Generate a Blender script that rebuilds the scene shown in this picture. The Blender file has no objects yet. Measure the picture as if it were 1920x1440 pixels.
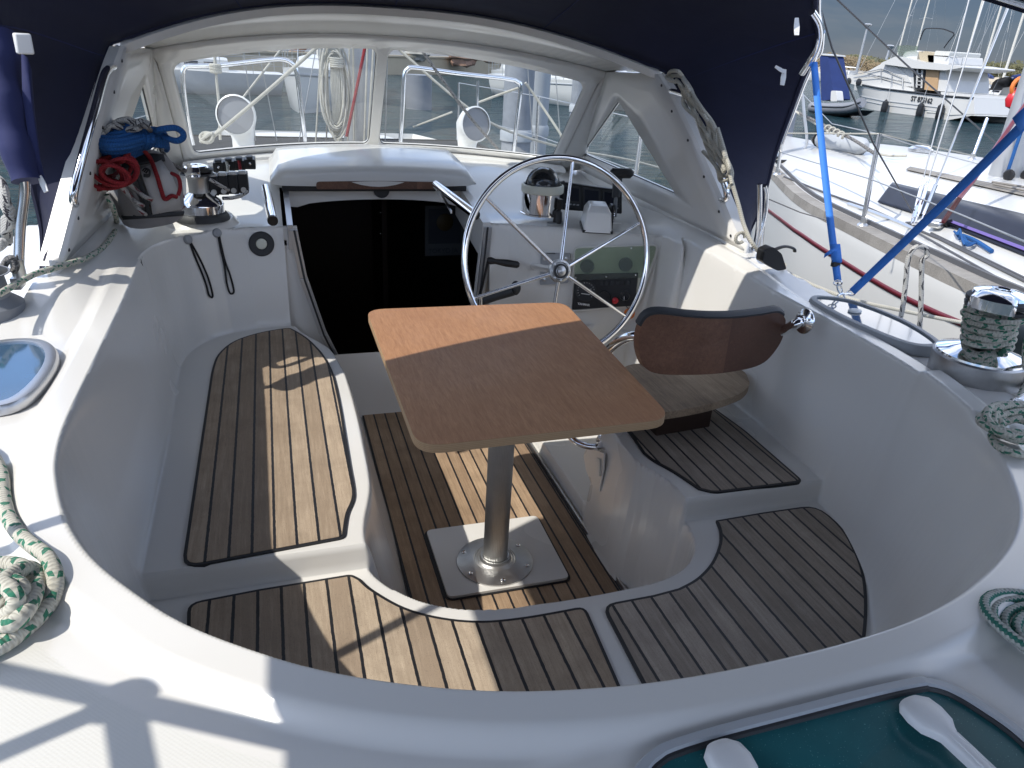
import bpy, bmesh, math, random
import numpy as np
from mathutils import Vector as V, Matrix
from mathutils.geometry import tessellate_polygon
R = math.radians
random.seed(7)
sc = bpy.context.scene
col = sc.collection
# ------------------------------------------------------------------ camera and picture-to-place conversion
YAW, PIT, ROL, FL, EYE = R(18.6), R(24.8), R(3.4), 1370.0, V((0, 0, 1.48))
_f = V((math.sin(YAW) * math.cos(PIT), math.cos(YAW) * math.cos(PIT), -math.sin(PIT)))
_r = V((math.cos(YAW), -math.sin(YAW), 0)); _u = _r.cross(_f)
CR = math.cos(ROL) * _r + math.sin(ROL) * _u
CU = -math.sin(ROL) * _r + math.cos(ROL) * _u
cam = bpy.data.objects.new('camera', bpy.data.cameras.new('camera')); col.objects.link(cam)
cam.data.sensor_width = 36; cam.data.lens = FL / 1920 * 36; cam.data.clip_start = 0.02; cam.data.clip_end = 6000
m = Matrix((CR, CU, -_f)).transposed().to_4x4(); m.translation = EYE; cam.matrix_world = m
sc.camera = cam

def at(u, v, z=None, y=None, x=None, n=None, p=None):
    d = CR * (u - 960) + CU * (720 - v) + _f * FL
    if z is not None: t = (z - EYE.z) / d.z
    elif y is not None: t = (y - EYE.y) / d.y
    elif x is not None: t = (x - EYE.x) / d.x
    else: t = (p - EYE).dot(n) / d.dot(n)
    return EYE + d * t
def ats(l, **k): return [at(a, b, **k) for a, b in l]

# ------------------------------------------------------------------ materials
M = {}
def nodes(name):
    m = bpy.data.materials.new(name); m.use_nodes = True; nt = m.node_tree
    return m, nt, nt.nodes['Principled BSDF'], nt.nodes, nt.links
def N(nt, typ, **k):
    n = nt.nodes.new(typ)
    for a, b in k.items():
        if a.startswith('i_'):
            kk = a[2:].replace('_', ' ')
            n.inputs[int(kk) if kk.isdigit() else kk].default_value = b
        else: setattr(n, a, b)
    return n
def mth(nt, op, a, b=None, c=None, clamp=False):
    n = nt.nodes.new('ShaderNodeMath'); n.operation = op; n.use_clamp = clamp
    for i, v in enumerate((a, b, c)):
        if v is None: continue
        if isinstance(v, (int, float)): n.inputs[i].default_value = v
        else: nt.links.new(v, n.inputs[i])
    return n.outputs[0]
def mixc(nt, f, a, b):
    n = nt.nodes.new('ShaderNodeMix'); n.data_type = 'RGBA'
    for i, v in ((0, f), (6, a), (7, b)):
        if isinstance(v, (int, float)): n.inputs[i].default_value = v
        elif isinstance(v, (tuple, list)): n.inputs[i].default_value = (*v[:3], 1)
        else: nt.links.new(v, n.inputs[i])
    return n.outputs[2]
def noise(nt, scale, det=3, rough=.5, vec=None, dist=0):
    n = N(nt, 'ShaderNodeTexNoise'); n.inputs['Scale'].default_value = scale
    n.inputs['Detail'].default_value = det; n.inputs['Roughness'].default_value = rough; n.inputs['Distortion'].default_value = dist
    if vec is not None: nt.links.new(vec, n.inputs['Vector'])
    return n.outputs['Fac']
def bump(nt, bs, h, strength=.2, dist=.002):
    b = N(nt, 'ShaderNodeBump'); b.inputs['Strength'].default_value = strength; b.inputs['Distance'].default_value = dist
    nt.links.new(h, b.inputs['Height']); nt.links.new(b.outputs[0], bs.inputs['Normal']); return b
def pos(nt): return N(nt, 'ShaderNodeNewGeometry').outputs['Position']
def mapv(nt, vec, s=(1, 1, 1), rot=(0, 0, 0), loc=(0, 0, 0)):
    n = N(nt, 'ShaderNodeMapping'); nt.links.new(vec, n.inputs[0])
    n.inputs['Location'].default_value = loc; n.inputs['Rotation'].default_value = rot; n.inputs['Scale'].default_value = s
    return n.outputs[0]
def simple(name, colr, rough=.5, metal=0, coat=0, spec=.5, var=.0, vscale=8, bmp=0, bscale=40, rvar=0, sheen=0):
    m, nt, bs, nd, ln = nodes(name)
    bs.inputs['Roughness'].default_value = rough; bs.inputs['Metallic'].default_value = metal
    bs.inputs['Coat Weight'].default_value = coat; bs.inputs['Coat Roughness'].default_value = .08
    bs.inputs['Specular IOR Level'].default_value = spec; bs.inputs['Sheen Weight'].default_value = sheen
    bs.inputs['Base Color'].default_value = (*colr, 1)
    p = pos(nt)
    if var:
        f = noise(nt, vscale, 4, .6, p)
        c = mixc(nt, f, tuple(max(0, x * (1 - var)) for x in colr), tuple(min(1, x * (1 + var)) for x in colr))
        ln.new(c, bs.inputs['Base Color'])
    if rvar:
        f = noise(nt, vscale * 1.7, 4, .6, p)
        ln.new(mth(nt, 'MULTIPLY_ADD', f, rvar * 2, rough - rvar), bs.inputs['Roughness'])
    if bmp: bump(nt, bs, noise(nt, bscale, 3, .5, p), bmp, .002)
    M[name] = m; return m

def gelcoat(name, colr, rough, ns=0):
    m, nt, bs, nd, ln = nodes(name); p = pos(nt)
    a = noise(nt, 1.7, 3, .5, p)
    cc = mixc(nt, mth(nt, 'MULTIPLY', a, .5), colr, tuple(x * y for x, y in zip(colr, (.93, .915, .88))))
    ln.new(cc, bs.inputs['Base Color'])
    ln.new(mth(nt, 'MULTIPLY_ADD', a, .10, rough - .06), bs.inputs['Roughness'])
    bs.inputs['Coat Weight'].default_value = .3 if not ns else 0; bs.inputs['Coat Roughness'].default_value = .10
    h = noise(nt, 3.5, 1, .3, p)
    if ns:
        s = N(nt, 'ShaderNodeSeparateXYZ'); ln.new(p, s.inputs[0])
        k = 1150
        sx = mth(nt, 'SINE', mth(nt, 'MULTIPLY', s.outputs[0], k)); sy = mth(nt, 'SINE', mth(nt, 'MULTIPLY', s.outputs[1], k))
        h = mth(nt, 'MULTIPLY', mth(nt, 'MULTIPLY', sx, sy), .5)
        bump(nt, bs, h, .16, .0006)
    else: bump(nt, bs, h, .10, .006)
    M[name] = m; return m
GEL = (.71, .695, .66)
gelcoat('gelcoat', GEL, .27); gelcoat('gel_inner', (.71, .695, .66), .27); gelcoat('nonskid', (.66, .65, .61), .5, 1)
gelcoat('gel_old', (.74, .72, .64), .33)

def teak(name, light, dark, pitch, phase, cw=.0066, fine=1, caulk=True, axis=0):
    m, nt, bs, nd, ln = nodes(name); p = pos(nt)
    s = N(nt, 'ShaderNodeSeparateXYZ'); ln.new(p, s.inputs[0])
    xs = s.outputs[axis]
    q = mth(nt, 'DIVIDE', mth(nt, 'SUBTRACT', xs, phase), pitch)
    fr = mth(nt, 'FRACT', q); idx = mth(nt, 'FLOOR', q)
    cmb = N(nt, 'ShaderNodeCombineXYZ'); ln.new(mth(nt, 'MULTIPLY', idx, 3.71), cmb.inputs[2])
    va = N(nt, 'ShaderNodeVectorMath', operation='ADD'); ln.new(p, va.inputs[0]); ln.new(cmb.outputs[0], va.inputs[1])
    st = (60, 3, 60) if axis == 0 else (3, 60, 60)
    g1 = noise(nt, 3.0, 6, .62, mapv(nt, va.outputs[0], tuple(x * .7 for x in st)), .35)
    g2 = noise(nt, 9.0, 5, .7, mapv(nt, va.outputs[0], st))
    blot = noise(nt, 9, 4, .6, p); fleck = noise(nt, 420, 2, .6, p)
    wn = N(nt, 'ShaderNodeTexWhiteNoise', noise_dimensions='1D'); ln.new(idx, wn.inputs['W'])
    f = mth(nt, 'ADD', mth(nt, 'MULTIPLY', g1, .75), mth(nt, 'MULTIPLY', g2, .45))
    f = mth(nt, 'ADD', mth(nt, 'SUBTRACT', f, .55), mth(nt, 'MULTIPLY_ADD', wn.outputs['Value'], .34, -.04))
    f = mth(nt, 'MULTIPLY_ADD', mth(nt, 'SUBTRACT', f, .2), 2.3, .42, clamp=True)
    c = mixc(nt, f, dark, light)
    c = mixc(nt, mth(nt, 'MULTIPLY', mth(nt, 'SUBTRACT', blot, .45, clamp=True), 1.6, clamp=True), c, tuple(x * .62 for x in dark))
    c = mixc(nt, mth(nt, 'MULTIPLY', mth(nt, 'GREATER_THAN', fleck, .62), .35), c, tuple(x * .45 for x in dark))
    pores = mth(nt, 'GREATER_THAN', noise(nt, 16, 3, .7, mapv(nt, va.outputs[0], tuple(x * 1.4 for x in st))), .64)
    c = mixc(nt, mth(nt, 'MULTIPLY', pores, .5), c, tuple(x * .4 for x in dark))
    bs.inputs['Roughness'].default_value = .75
    h = mth(nt, 'MULTIPLY', g2, .5)
    if caulk:
        wob = mth(nt, 'MULTIPLY', mth(nt, 'SUBTRACT', noise(nt, 70, 2, .5, p), .5), .05)
        fr2 = mth(nt, 'ADD', fr, wob)
        e = mth(nt, 'MINIMUM', mth(nt, 'ABSOLUTE', fr2), mth(nt, 'ABSOLUTE', mth(nt, 'SUBTRACT', 1, fr2)))
        k = mth(nt, 'LESS_THAN', e, cw / pitch / 2)
        c = mixc(nt, k, c, (.012, .012, .014))
        h = mth(nt, 'SUBTRACT', h, mth(nt, 'MULTIPLY', k, -.6))
        ln.new(mth(nt, 'MULTIPLY_ADD', k, -.3, .78), bs.inputs['Roughness'])
    ln.new(c, bs.inputs['Base Color'])
    bump(nt, bs, h, .5, .0012)
    M[name] = m; return m
teak('teak_seat', (.50, .395, .285), (.30, .225, .155), .0487, -.013)
teak('teak_aft', (.50, .40, .29), (.31, .235, .165), .0490, -.005)
teak('teak_stbd', (.46, .395, .33), (.28, .235, .19), .0487, .012)
teak('teak_sole', (.50, .355, .225), (.29, .195, .12), .0468, .004)
teak('teak_helm', (.44, .33, .22), (.20, .14, .09), .2, 0, caulk=False)
teak('teak_dark', (.215, .105, .062), (.105, .048, .03), .3, 0, caulk=False)
M['teak_dark'].node_tree.nodes['Principled BSDF'].inputs['Roughness'].default_value = .45
M['teak_helm'].node_tree.nodes['Principled BSDF'].inputs['Roughness'].default_value = .6
teak('teak_grey', (.33, .31, .28), (.20, .185, .165), .3, 0, caulk=False, axis=1)

def plytop():
    m, nt, bs, nd, ln = nodes('ply_top'); p = pos(nt)
    g = noise(nt, 4, 6, .65, mapv(nt, p, (26, 3, 26)), .8); g2 = noise(nt, 10, 4, .7, mapv(nt, p, (60, 2.2, 60)))
    b = noise(nt, 5, 5, .6, p); sp = noise(nt, 160, 3, .6, p)
    f = mth(nt, 'MULTIPLY_ADD', mth(nt, 'ADD', g, mth(nt, 'MULTIPLY', g2, .8)), 1.45, -.80, clamp=True)
    c = mixc(nt, f, (.26, .120, .055), (.48, .255, .128))
    c = mixc(nt, mth(nt, 'MULTIPLY', mth(nt, 'SUBTRACT', b, .5, clamp=True), 2.4, clamp=True), c, (.32, .155, .08))
    c = mixc(nt, mth(nt, 'MULTIPLY', mth(nt, 'GREATER_THAN', sp, .64), .22), c, (.25, .12, .06))
    sc_ = mth(nt, 'GREATER_THAN', noise(nt, 3, 3, .5, mapv(nt, p, (160, 6, 10), rot=(0, 0, .5))), .72)
    c = mixc(nt, mth(nt, 'MULTIPLY', sc_, .25), c, (.62, .40, .24))
    ln.new(c, bs.inputs['Base Color'])
    ln.new(mth(nt, 'MULTIPLY_ADD', b, .3, .36), bs.inputs['Roughness']); bs.inputs['Specular IOR Level'].default_value = .3; bump(nt, bs, g2, .12, .001)
    M['ply_top'] = m
    m, nt, bs, nd, ln = nodes('ply_edge'); p = pos(nt); s = N(nt, 'ShaderNodeSeparateXYZ'); ln.new(p, s.inputs[0])
    st = mth(nt, 'SINE', mth(nt, 'MULTIPLY', s.outputs[2], 1500)); c = mixc(nt, mth(nt, 'MULTIPLY_ADD', st, .5, .5), (.30, .185, .095), (.45, .30, .165))
    c = mixc(nt, noise(nt, 30, 4, .6, p), c, (.33, .22, .12)); ln.new(c, bs.inputs['Base Color']); bs.inputs['Roughness'].default_value = .6
    M['ply_edge'] = m
plytop()
simple('chrome', (.86, .86, .87), .07, 1, rvar=.04, vscale=14)
simple('steel', (.72, .72, .72), .16, 1, rvar=.07, vscale=20, var=.08)
simple('steel_dull', (.60, .60, .59), .34, 1, rvar=.12, vscale=25, var=.12)
simple('alu', (.56, .56, .55), .38, 1, var=.12, vscale=30, rvar=.1, bmp=.15, bscale=160)
simple('alu_frame', (.50, .51, .53), .32, .85, var=.06)
simple('steel_brushed', (.50, .50, .50), .42, 1, rvar=.1, vscale=60, var=.15, bmp=.1, bscale=300)
simple('black', (.012, .012, .013), .42, rvar=.08)
simple('rubber', (.028, .03, .033), .55, var=.2, vscale=60)
simple('grey_plastic', (.17, .18, .19), .45, var=.12, vscale=40)
simple('mid_grey', (.30, .31, .32), .5, var=.1)
simple('white_plastic', (.74, .74, .72), .3, var=.04)
simple('handle_white', (.72, .72, .71), .42, var=.07, vscale=30)
simple('old_white', (.62, .62, .52), .4, var=.08)
simple('red_plastic', (.55, .02, .03), .35)
simple('orange_plastic', (.75, .20, .04), .35)
simple('red_paint', (.13, .012, .02), .3)
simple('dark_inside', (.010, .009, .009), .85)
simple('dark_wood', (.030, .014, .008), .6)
simple('caulk', (.012, .012, .014), .5)
simple('cushion', (.02, .022, .028), .8)
simple('bag_grey', (.30, .29, .29), .85, var=.15, vscale=30, bmp=.5, bscale=300)
simple('bag_dark', (.035, .038, .042), .8, bmp=.4, bscale=300)
simple('bag_light', (.48, .475, .47), .8, bmp=.4, bscale=300)
simple('skin_rock', (.35, .21, .15), .85, var=.35, vscale=3, bmp=.8, bscale=6)
simple('grey_rock', (.30, .29, .26), .9, var=.35, vscale=3, bmp=.8, bscale=6)
simple('concrete', (.46, .385, .275), .85, var=.22, vscale=.7, bmp=.4, bscale=3)
simple('asphalt', (.16, .16, .16), .9, var=.3, vscale=.6)
simple('pile_grey', (.24, .255, .28), .7, var=.3, vscale=7, bmp=.3)
simple('boat_white', (.56, .56, .545), .3, var=.05, vscale=1, coat=.2)
simple('boat_offwhite', (.62, .62, .58), .4, var=.1)  # warm off-white for pale hulls and small fittings
simple('boat_grey', (.38, .40, .42), .5, var=.12, vscale=4)
simple('boat_dark', (.02, .022, .026), .35)
simple('window_dark', (.010, .012, .022), .35, spec=.25)
simple('beige', (.42, .36, .25), .7, var=.1)
simple('tan_door', (.43, .28, .15), .6, var=.08)
simple('tube_grey', (.20, .21, .23), .5, var=.1)
simple('blue_cover', (.012, .03, .13), .75, var=.25, vscale=2, bmp=.3, bscale=6)
simple('mast_paint', (.60, .58, .52), .45, var=.1)
simple('mast_alu', (.48, .49, .50), .4, .6, var=.1)
simple('wire', (.45, .45, .44), .4, .8)
simple('dark_wire', (.09, .09, .095), .5, .3)
simple('tube_green', (.015, .03, .025), .5)
simple('yellow', (.75, .42, .03), .5)
simple('purple', (.13, .09, .30), .5)
simple('label_paper', (.05, .056, .06), .6)
simple('poster_ink', (.015, .02, .03), .6)
simple('poster_yellow', (.05, .032, .006), .6)

def canvas(name, colr, rough=.82, tr=0):
    m, nt, bs, nd, ln = nodes(name); p = pos(nt)
    a = noise(nt, 3.5, 4, .6, p); b = noise(nt, 700, 2, .5, p)
    c = mixc(nt, a, tuple(x * .7 for x in colr), tuple(x * 1.35 for x in colr)); ln.new(c, bs.inputs['Base Color'])
    bs.inputs['Roughness'].default_value = rough; bs.inputs['Sheen Weight'].default_value = .06; bs.inputs['Sheen Roughness'].default_value = .4
    b1 = N(nt, 'ShaderNodeBump'); b1.inputs['Strength'].default_value = .55; b1.inputs['Distance'].default_value = .02
    ln.new(noise(nt, 2.2, 3, .5, mapv(nt, p, (1, 1, 2.4)), .8), b1.inputs['Height'])
    b2 = N(nt, 'ShaderNodeBump'); b2.inputs['Strength'].default_value = .25; b2.inputs['Distance'].default_value = .0008
    ln.new(b, b2.inputs['Height']); ln.new(b1.outputs[0], b2.inputs['Normal']); ln.new(b2.outputs[0], bs.inputs['Normal'])
    M[name] = m
canvas('navy', (.010, .012, .036)); canvas('navy_roll', (.013, .019, .085))
def strap_mat():
    m, nt, bs, nd, ln = nodes('strap'); uv = N(nt, 'ShaderNodeTexCoord').outputs['UV']; s = N(nt, 'ShaderNodeSeparateXYZ'); ln.new(uv, s.inputs[0])
    w = mth(nt, 'SINE', mth(nt, 'MULTIPLY', s.outputs[0], 2200)); w2 = mth(nt, 'SINE', mth(nt, 'MULTIPLY', s.outputs[1], 90))
    c = mixc(nt, mth(nt, 'MULTIPLY_ADD', w2, .3, .5), (.03, .17, .62), (.05, .27, .80)); ln.new(c, bs.inputs['Base Color'])
    bs.inputs['Roughness'].default_value = .6; bump(nt, bs, mth(nt, 'MULTIPLY', w, w2), .3, .0006); M['strap'] = m
strap_mat()
def rope_mat(name, base, fleck=None, per=.05, thr=.25, stripes=0):
    m, nt, bs, nd, ln = nodes(name); uv = N(nt, 'ShaderNodeTexCoord').outputs['UV']; s = N(nt, 'ShaderNodeSeparateXYZ'); ln.new(uv, s.inputs[0])
    u, v = s.outputs[0], s.outputs[1]
    dn = noise(nt, 30, 3, .6, pos(nt)); c = mixc(nt, dn, tuple(x * .72 for x in base), tuple(min(1, x * 1.15) for x in base))
    if fleck:
        for sg, off in ((1, 0), (-1, .37)):
            a = mth(nt, 'FRACT', mth(nt, 'ADD', mth(nt, 'MULTIPLY', u, 1 / per), mth(nt, 'MULTIPLY_ADD', v, sg * 1.0, off)))
            b = mth(nt, 'FRACT', mth(nt, 'ADD', mth(nt, 'MULTIPLY', v, 3), mth(nt, 'MULTIPLY', u, sg * 12)))
            k = mth(nt, 'MULTIPLY', mth(nt, 'LESS_THAN', a, thr), mth(nt, 'LESS_THAN', b, .34))
            if stripes: k = mth(nt, 'LESS_THAN', mth(nt, 'FRACT', mth(nt, 'ADD', mth(nt, 'MULTIPLY', v, 3), mth(nt, 'MULTIPLY', mth(nt, 'SINE', mth(nt, 'MULTIPLY', u, 900)), .08))), .45)
            c = mixc(nt, k, c, fleck)
    w1 = mth(nt, 'SINE', mth(nt, 'ADD', mth(nt, 'MULTIPLY', u, 900), mth(nt, 'MULTIPLY', v, 12.566)))
    w2 = mth(nt, 'SINE', mth(nt, 'SUBTRACT', mth(nt, 'MULTIPLY', u, 900), mth(nt, 'MULTIPLY', v, 12.566)))
    h = mth(nt, 'MAXIMUM', w1, w2)
    c = mixc(nt, mth(nt, 'MULTIPLY_ADD', h, -.22, .22, clamp=True), c, tuple(x * .35 for x in base))
    ln.new(c, bs.inputs['Base Color']); bs.inputs['Roughness'].default_value = .85
    bump(nt, bs, h, .55, .0012); M[name] = m
rope_mat('rope_white', (.52, .50, .43)); rope_mat('rope_green', (.55, .53, .45), (.02, .17, .10), .026, .34)
rope_mat('rope_black', (.50, .49, .46), (.02, .02, .03), .05, .30); rope_mat('rope_redfleck', (.48, .47, .45), (.20, .02, .03), .05, .3)
rope_mat('rope_blue', (.01, .095, .30)); rope_mat('rope_red', (.27, .012, .018)); rope_mat('rope_grey', (.22, .21, .20), (.05, .05, .05), .02, .4)
rope_mat('rope_stripe', (.50, .51, .46), (.015, .16, .115), .04, .4, stripes=1)
rope_mat('cord_black', (.015, .015, .016))
def glassy(name, tint, haze=.06, glossmix=1, dirt=.25):
    m = bpy.data.materials.new(name); m.use_nodes = True; nt = m.node_tree; nt.nodes.clear(); ln = nt.links
    o = N(nt, 'ShaderNodeOutputMaterial'); t = N(nt, 'ShaderNodeBsdfTransparent'); t.inputs[0].default_value = (*tint, 1)
    g = N(nt, 'ShaderNodeBsdfGlossy'); g.inputs['Roughness'].default_value = .03
    d = N(nt, 'ShaderNodeBsdfDiffuse'); d.inputs[0].default_value = (.75, .77, .78, 1)
    fr = N(nt, 'ShaderNodeFresnel'); fr.inputs[0].default_value = 1.45
    p = pos(nt); nn = noise(nt, 7, 5, .65, p); n2 = noise(nt, 120, 2, .6, p)
    hz = mth(nt, 'MULTIPLY_ADD', mth(nt, 'SUBTRACT', nn, .45, clamp=True), dirt, haze)
    hz = mth(nt, 'ADD', hz, mth(nt, 'MULTIPLY', mth(nt, 'GREATER_THAN', n2, .74), .10), clamp=True)
    m1 = N(nt, 'ShaderNodeMixShader'); ln.new(hz, m1.inputs[0]); ln.new(t.outputs[0], m1.inputs[1]); ln.new(d.outputs[0], m1.inputs[2])
    m2 = N(nt, 'ShaderNodeMixShader'); ln.new(mth(nt, 'MULTIPLY', fr.outputs[0], glossmix), m2.inputs[0]); ln.new(m1.outputs[0], m2.inputs[1]); ln.new(g.outputs[0], m2.inputs[2])
    ln.new(m2.outputs[0], o.inputs[0]); M[name] = m
glassy('screen_glass', (.90, .93, .93), .0, .12, .035); glassy('cover_glass', (.78, .83, .78), .05, .2, .04)
glassy('dome_glass', (.62, .66, .72), .03, 1.3, .05)
simple('hatch_pane', (.035, .085, .15), .08, coat=.6, var=.25, vscale=9)
simple('hatch_pane_grey', (.10, .13, .16), .05, coat=.8, var=.2, vscale=9)
def tealm():
    m, nt, bs, nd, ln = nodes('teal_pane'); p = pos(nt)
    b = noise(nt, 14, 4, .6, p); sp = noise(nt, 500, 1, .5, p)
    c = mixc(nt, b, (.012, .075, .085), (.025, .155, .165)); c = mixc(nt, mth(nt, 'MULTIPLY', mth(nt, 'GREATER_THAN', sp, .73), .5), c, (.25, .5, .5))
    ln.new(c, bs.inputs['Base Color']); bs.inputs['Roughness'].default_value = .32; bs.inputs['Coat Weight'].default_value = .3; M['teal_pane'] = m
tealm()
def stripes_teal():
    m, nt, bs, nd, ln = nodes('trees'); p = pos(nt)
    c = mixc(nt, noise(nt, .25, 5, .7, p), (.035, .05, .018), (.16, .14, .07)); ln.new(c, bs.inputs['Base Color']); bs.inputs['Roughness'].default_value = .9; M['trees'] = m
    m, nt, bs, nd, ln = nodes('leafbrown'); c = mixc(nt, noise(nt, .3, 5, .7, pos(nt)), (.12, .09, .05), (.26, .20, .12)); ln.new(c, bs.inputs['Base Color']); bs.inputs['Roughness'].default_value = .9; M['leafbrown'] = m
stripes_teal()
def water():
    m, nt, bs, nd, ln = nodes('water'); p = pos(nt)
    bs.inputs['Base Color'].default_value = (.008, .030, .042, 1); bs.inputs['Roughness'].default_value = .08; bs.inputs['IOR'].default_value = 1.33; bs.inputs['Specular IOR Level'].default_value = .15
    n4 = noise(nt, .5, 3, .55, mapv(nt, p, (1, 2.2, 1), rot=(0, 0, .65)), .5); n1 = noise(nt, 1.5, 5, .66, mapv(nt, p, (1, 2.0, 1), rot=(0, 0, .5)), .6); n2 = noise(nt, .35, 3, .5, p)
    n3 = noise(nt, 9, 3, .6, mapv(nt, p, (1, 1.8, 1), rot=(0, 0, .8)))
    h = mth(nt, 'ADD', mth(nt, 'ADD', mth(nt, 'MULTIPLY_ADD', n4, 2.2, n1), mth(nt, 'MULTIPLY', n2, 1.2)), mth(nt, 'MULTIPLY', n3, .25))
    bump(nt, bs, h, 1.0, .5)
    c = mixc(nt, mth(nt, 'MULTIPLY_ADD', n4, 2.4, -.7, clamp=True), (.010, .034, .048), (.030, .075, .088)); ln.new(c, bs.inputs['Base Color']); M['water'] = m  # light crests and dark troughs of the ripples painted into the water colour
water()
# ------------------------------------------------------------------ mesh builder
class MB:
    def __init__(s): s.v = []; s.f = []; s.uv = []; s.mi = []
    def add(s, vs, fs, uvs=None, mi=0):
        o = len(s.v); s.v += [tuple(p) for p in vs]
        for i, f in enumerate(fs):
            s.f.append([a + o for a in f]); s.uv.append(uvs[i] if uvs else [(0, 0)] * len(f)); s.mi.append(mi)
        return s
    def box(s, c, d, rot=None, mi=0, taper=1.0):
        vs = []
        for z in (-1, 1):
            k = taper if z > 0 else 1
            for x, y in ((-1, -1), (1, -1), (1, 1), (-1, 1)):
                p = V((x * d[0] / 2 * k, y * d[1] / 2 * k, z * d[2] / 2))
                if rot is not None: p = rot @ p
                vs.append(V(c) + p)
        return s.add(vs, [(3, 2, 1, 0), (4, 5, 6, 7), (0, 1, 5, 4), (1, 2, 6, 5), (2, 3, 7, 6), (3, 0, 4, 7)], mi=mi)
    def tube(s, pts, r, n=10, closed=False, caps=True, mi=0, flat=None):
        pts = [V(p) for p in pts]; k = len(pts); L = 0; vs = []; us = []; T0 = None
        rs = r if isinstance(r, (list, tuple)) else [r] * k
        for i, p in enumerate(pts):
            a = pts[(i - 1) % k] if (closed or i > 0) else p
            b = pts[(i + 1) % k] if (closed or i < k - 1) else p
            t = (b - a)
            if t.length < 1e-9: t = V((0, 0, 1))
            t.normalize()
            if T0 is None:
                ref = V((0, 0, 1)) if abs(t.z) < .9 else V((1, 0, 0)); nrm = ref.cross(t).normalized()
            else:
                nrm = nrm - t * nrm.dot(t)
                if nrm.length < 1e-6: nrm = t.orthogonal()
                nrm.normalize()
            T0 = t; bn = t.cross(nrm)
            if i: L += (p - pts[i - 1]).length
            us.append(L)
            for j in range(n):
                w = 2 * math.pi * j / n
                fx, fy = (1, 1) if flat is None else flat
                vs.append(p + (nrm * math.cos(w) * fx + bn * math.sin(w) * fy) * rs[i])
        fs = []; uv = []
        for i in range(k if closed else k - 1):
            i2 = (i + 1) % k; u2 = us[i2] if i2 else L + (pts[0] - pts[-1]).length
            for j in range(n):
                j2 = (j + 1) % n
                fs.append((i * n + j, i * n + j2, i2 * n + j2, i2 * n + j)); uv.append([(us[i], j / n), (us[i], (j + 1) / n), (u2, (j + 1) / n), (u2, j / n)])
        if caps and not closed:
            fs.append(tuple(range(n))[::-1]); uv.append([(0, 0)] * n); fs.append(tuple((k - 1) * n + j for j in range(n))); uv.append([(0, 0)] * n)
        return s.add(vs, fs, uv, mi)
    def lathe(s, prof, c, ax=(0, 0, 1), n=32, mi=0, capend=True):
        ax = V(ax).normalized(); q = V((0, 0, 1)).rotation_difference(ax); vs = []
        for r, z in prof:
            for j in range(n):
                w = 2 * math.pi * j / n; vs.append(V(c) + q @ V((r * math.cos(w), r * math.sin(w), z)))
        fs = []
        for i in range(len(prof) - 1):
            for j in range(n):
                j2 = (j + 1) % n; fs.append((i * n + j, i * n + j2, (i + 1) * n + j2, (i + 1) * n + j))
        if capend:
            if prof[0][0] > 1e-5: fs.append(tuple(range(n))[::-1])
            if prof[-1][0] > 1e-5: fs.append(tuple((len(prof) - 1) * n + j for j in range(n)))
        return s.add(vs, fs, mi=mi)
    def prism(s, poly, off, mi=0, side_mi=None):
        poly = [V(p) for p in poly]; off = V(off); n = len(poly)
        tri = tessellate_polygon([poly]); nn = V((0, 0, 0))
        for i in range(n): nn += poly[i].cross(poly[(i + 1) % n])
        flip = nn.dot(off) > 0   # poly is the back, poly+off the front
        vs = poly + [p + off for p in poly]; fr = []; bk = []
        for t in tri:
            a, b, c = t; tn = (poly[b] - poly[a]).cross(poly[c] - poly[a])
            if tn.dot(off) < 0: a, b, c = c, b, a
            fr.append((a + n, b + n, c + n)); bk.append((c, b, a))
        s.add(vs, fr + bk, mi=mi); o = len(s.v) - 2 * n
        for i in range(n):
            j = (i + 1) % n; f = [i, j, j + n, i + n] if flip else [j, i, i + n, j + n]
            s.f.append([a + o for a in f]); s.uv.append([(0, 0)] * 4); s.mi.append(mi if side_mi is None else side_mi)
        return s
    def grid(s, rows, mi=0, closed=False):
        a = len(rows); b = len(rows[0]); vs = [p for r in rows for p in r]; fs = []
        for i in range(a - 1):
            for j in range(b if closed else b - 1):
                j2 = (j + 1) % b; fs.append((i * b + j, i * b + j2, (i + 1) * b + j2, (i + 1) * b + j))
        return s.add(vs, fs, mi=mi)
    def sphere(s, c, r, n=16, m=10, sc_=(1, 1, 1), mi=0, zmin=-1):
        prof = []
        vs = []; rows = []
        for i in range(m + 1):
            t = -math.pi / 2 + math.pi * i / m; z = max(zmin, math.sin(t)); rr = math.cos(t) if math.sin(t) >= zmin else math.sqrt(max(0, 1 - zmin * zmin))
            rows.append([V(c) + V((rr * r * sc_[0] * math.cos(2 * math.pi * j / n), rr * r * sc_[1] * math.sin(2 * math.pi * j / n), z * r * sc_[2])) for j in range(n)])
        return s.grid(rows, mi, closed=True)

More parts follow.
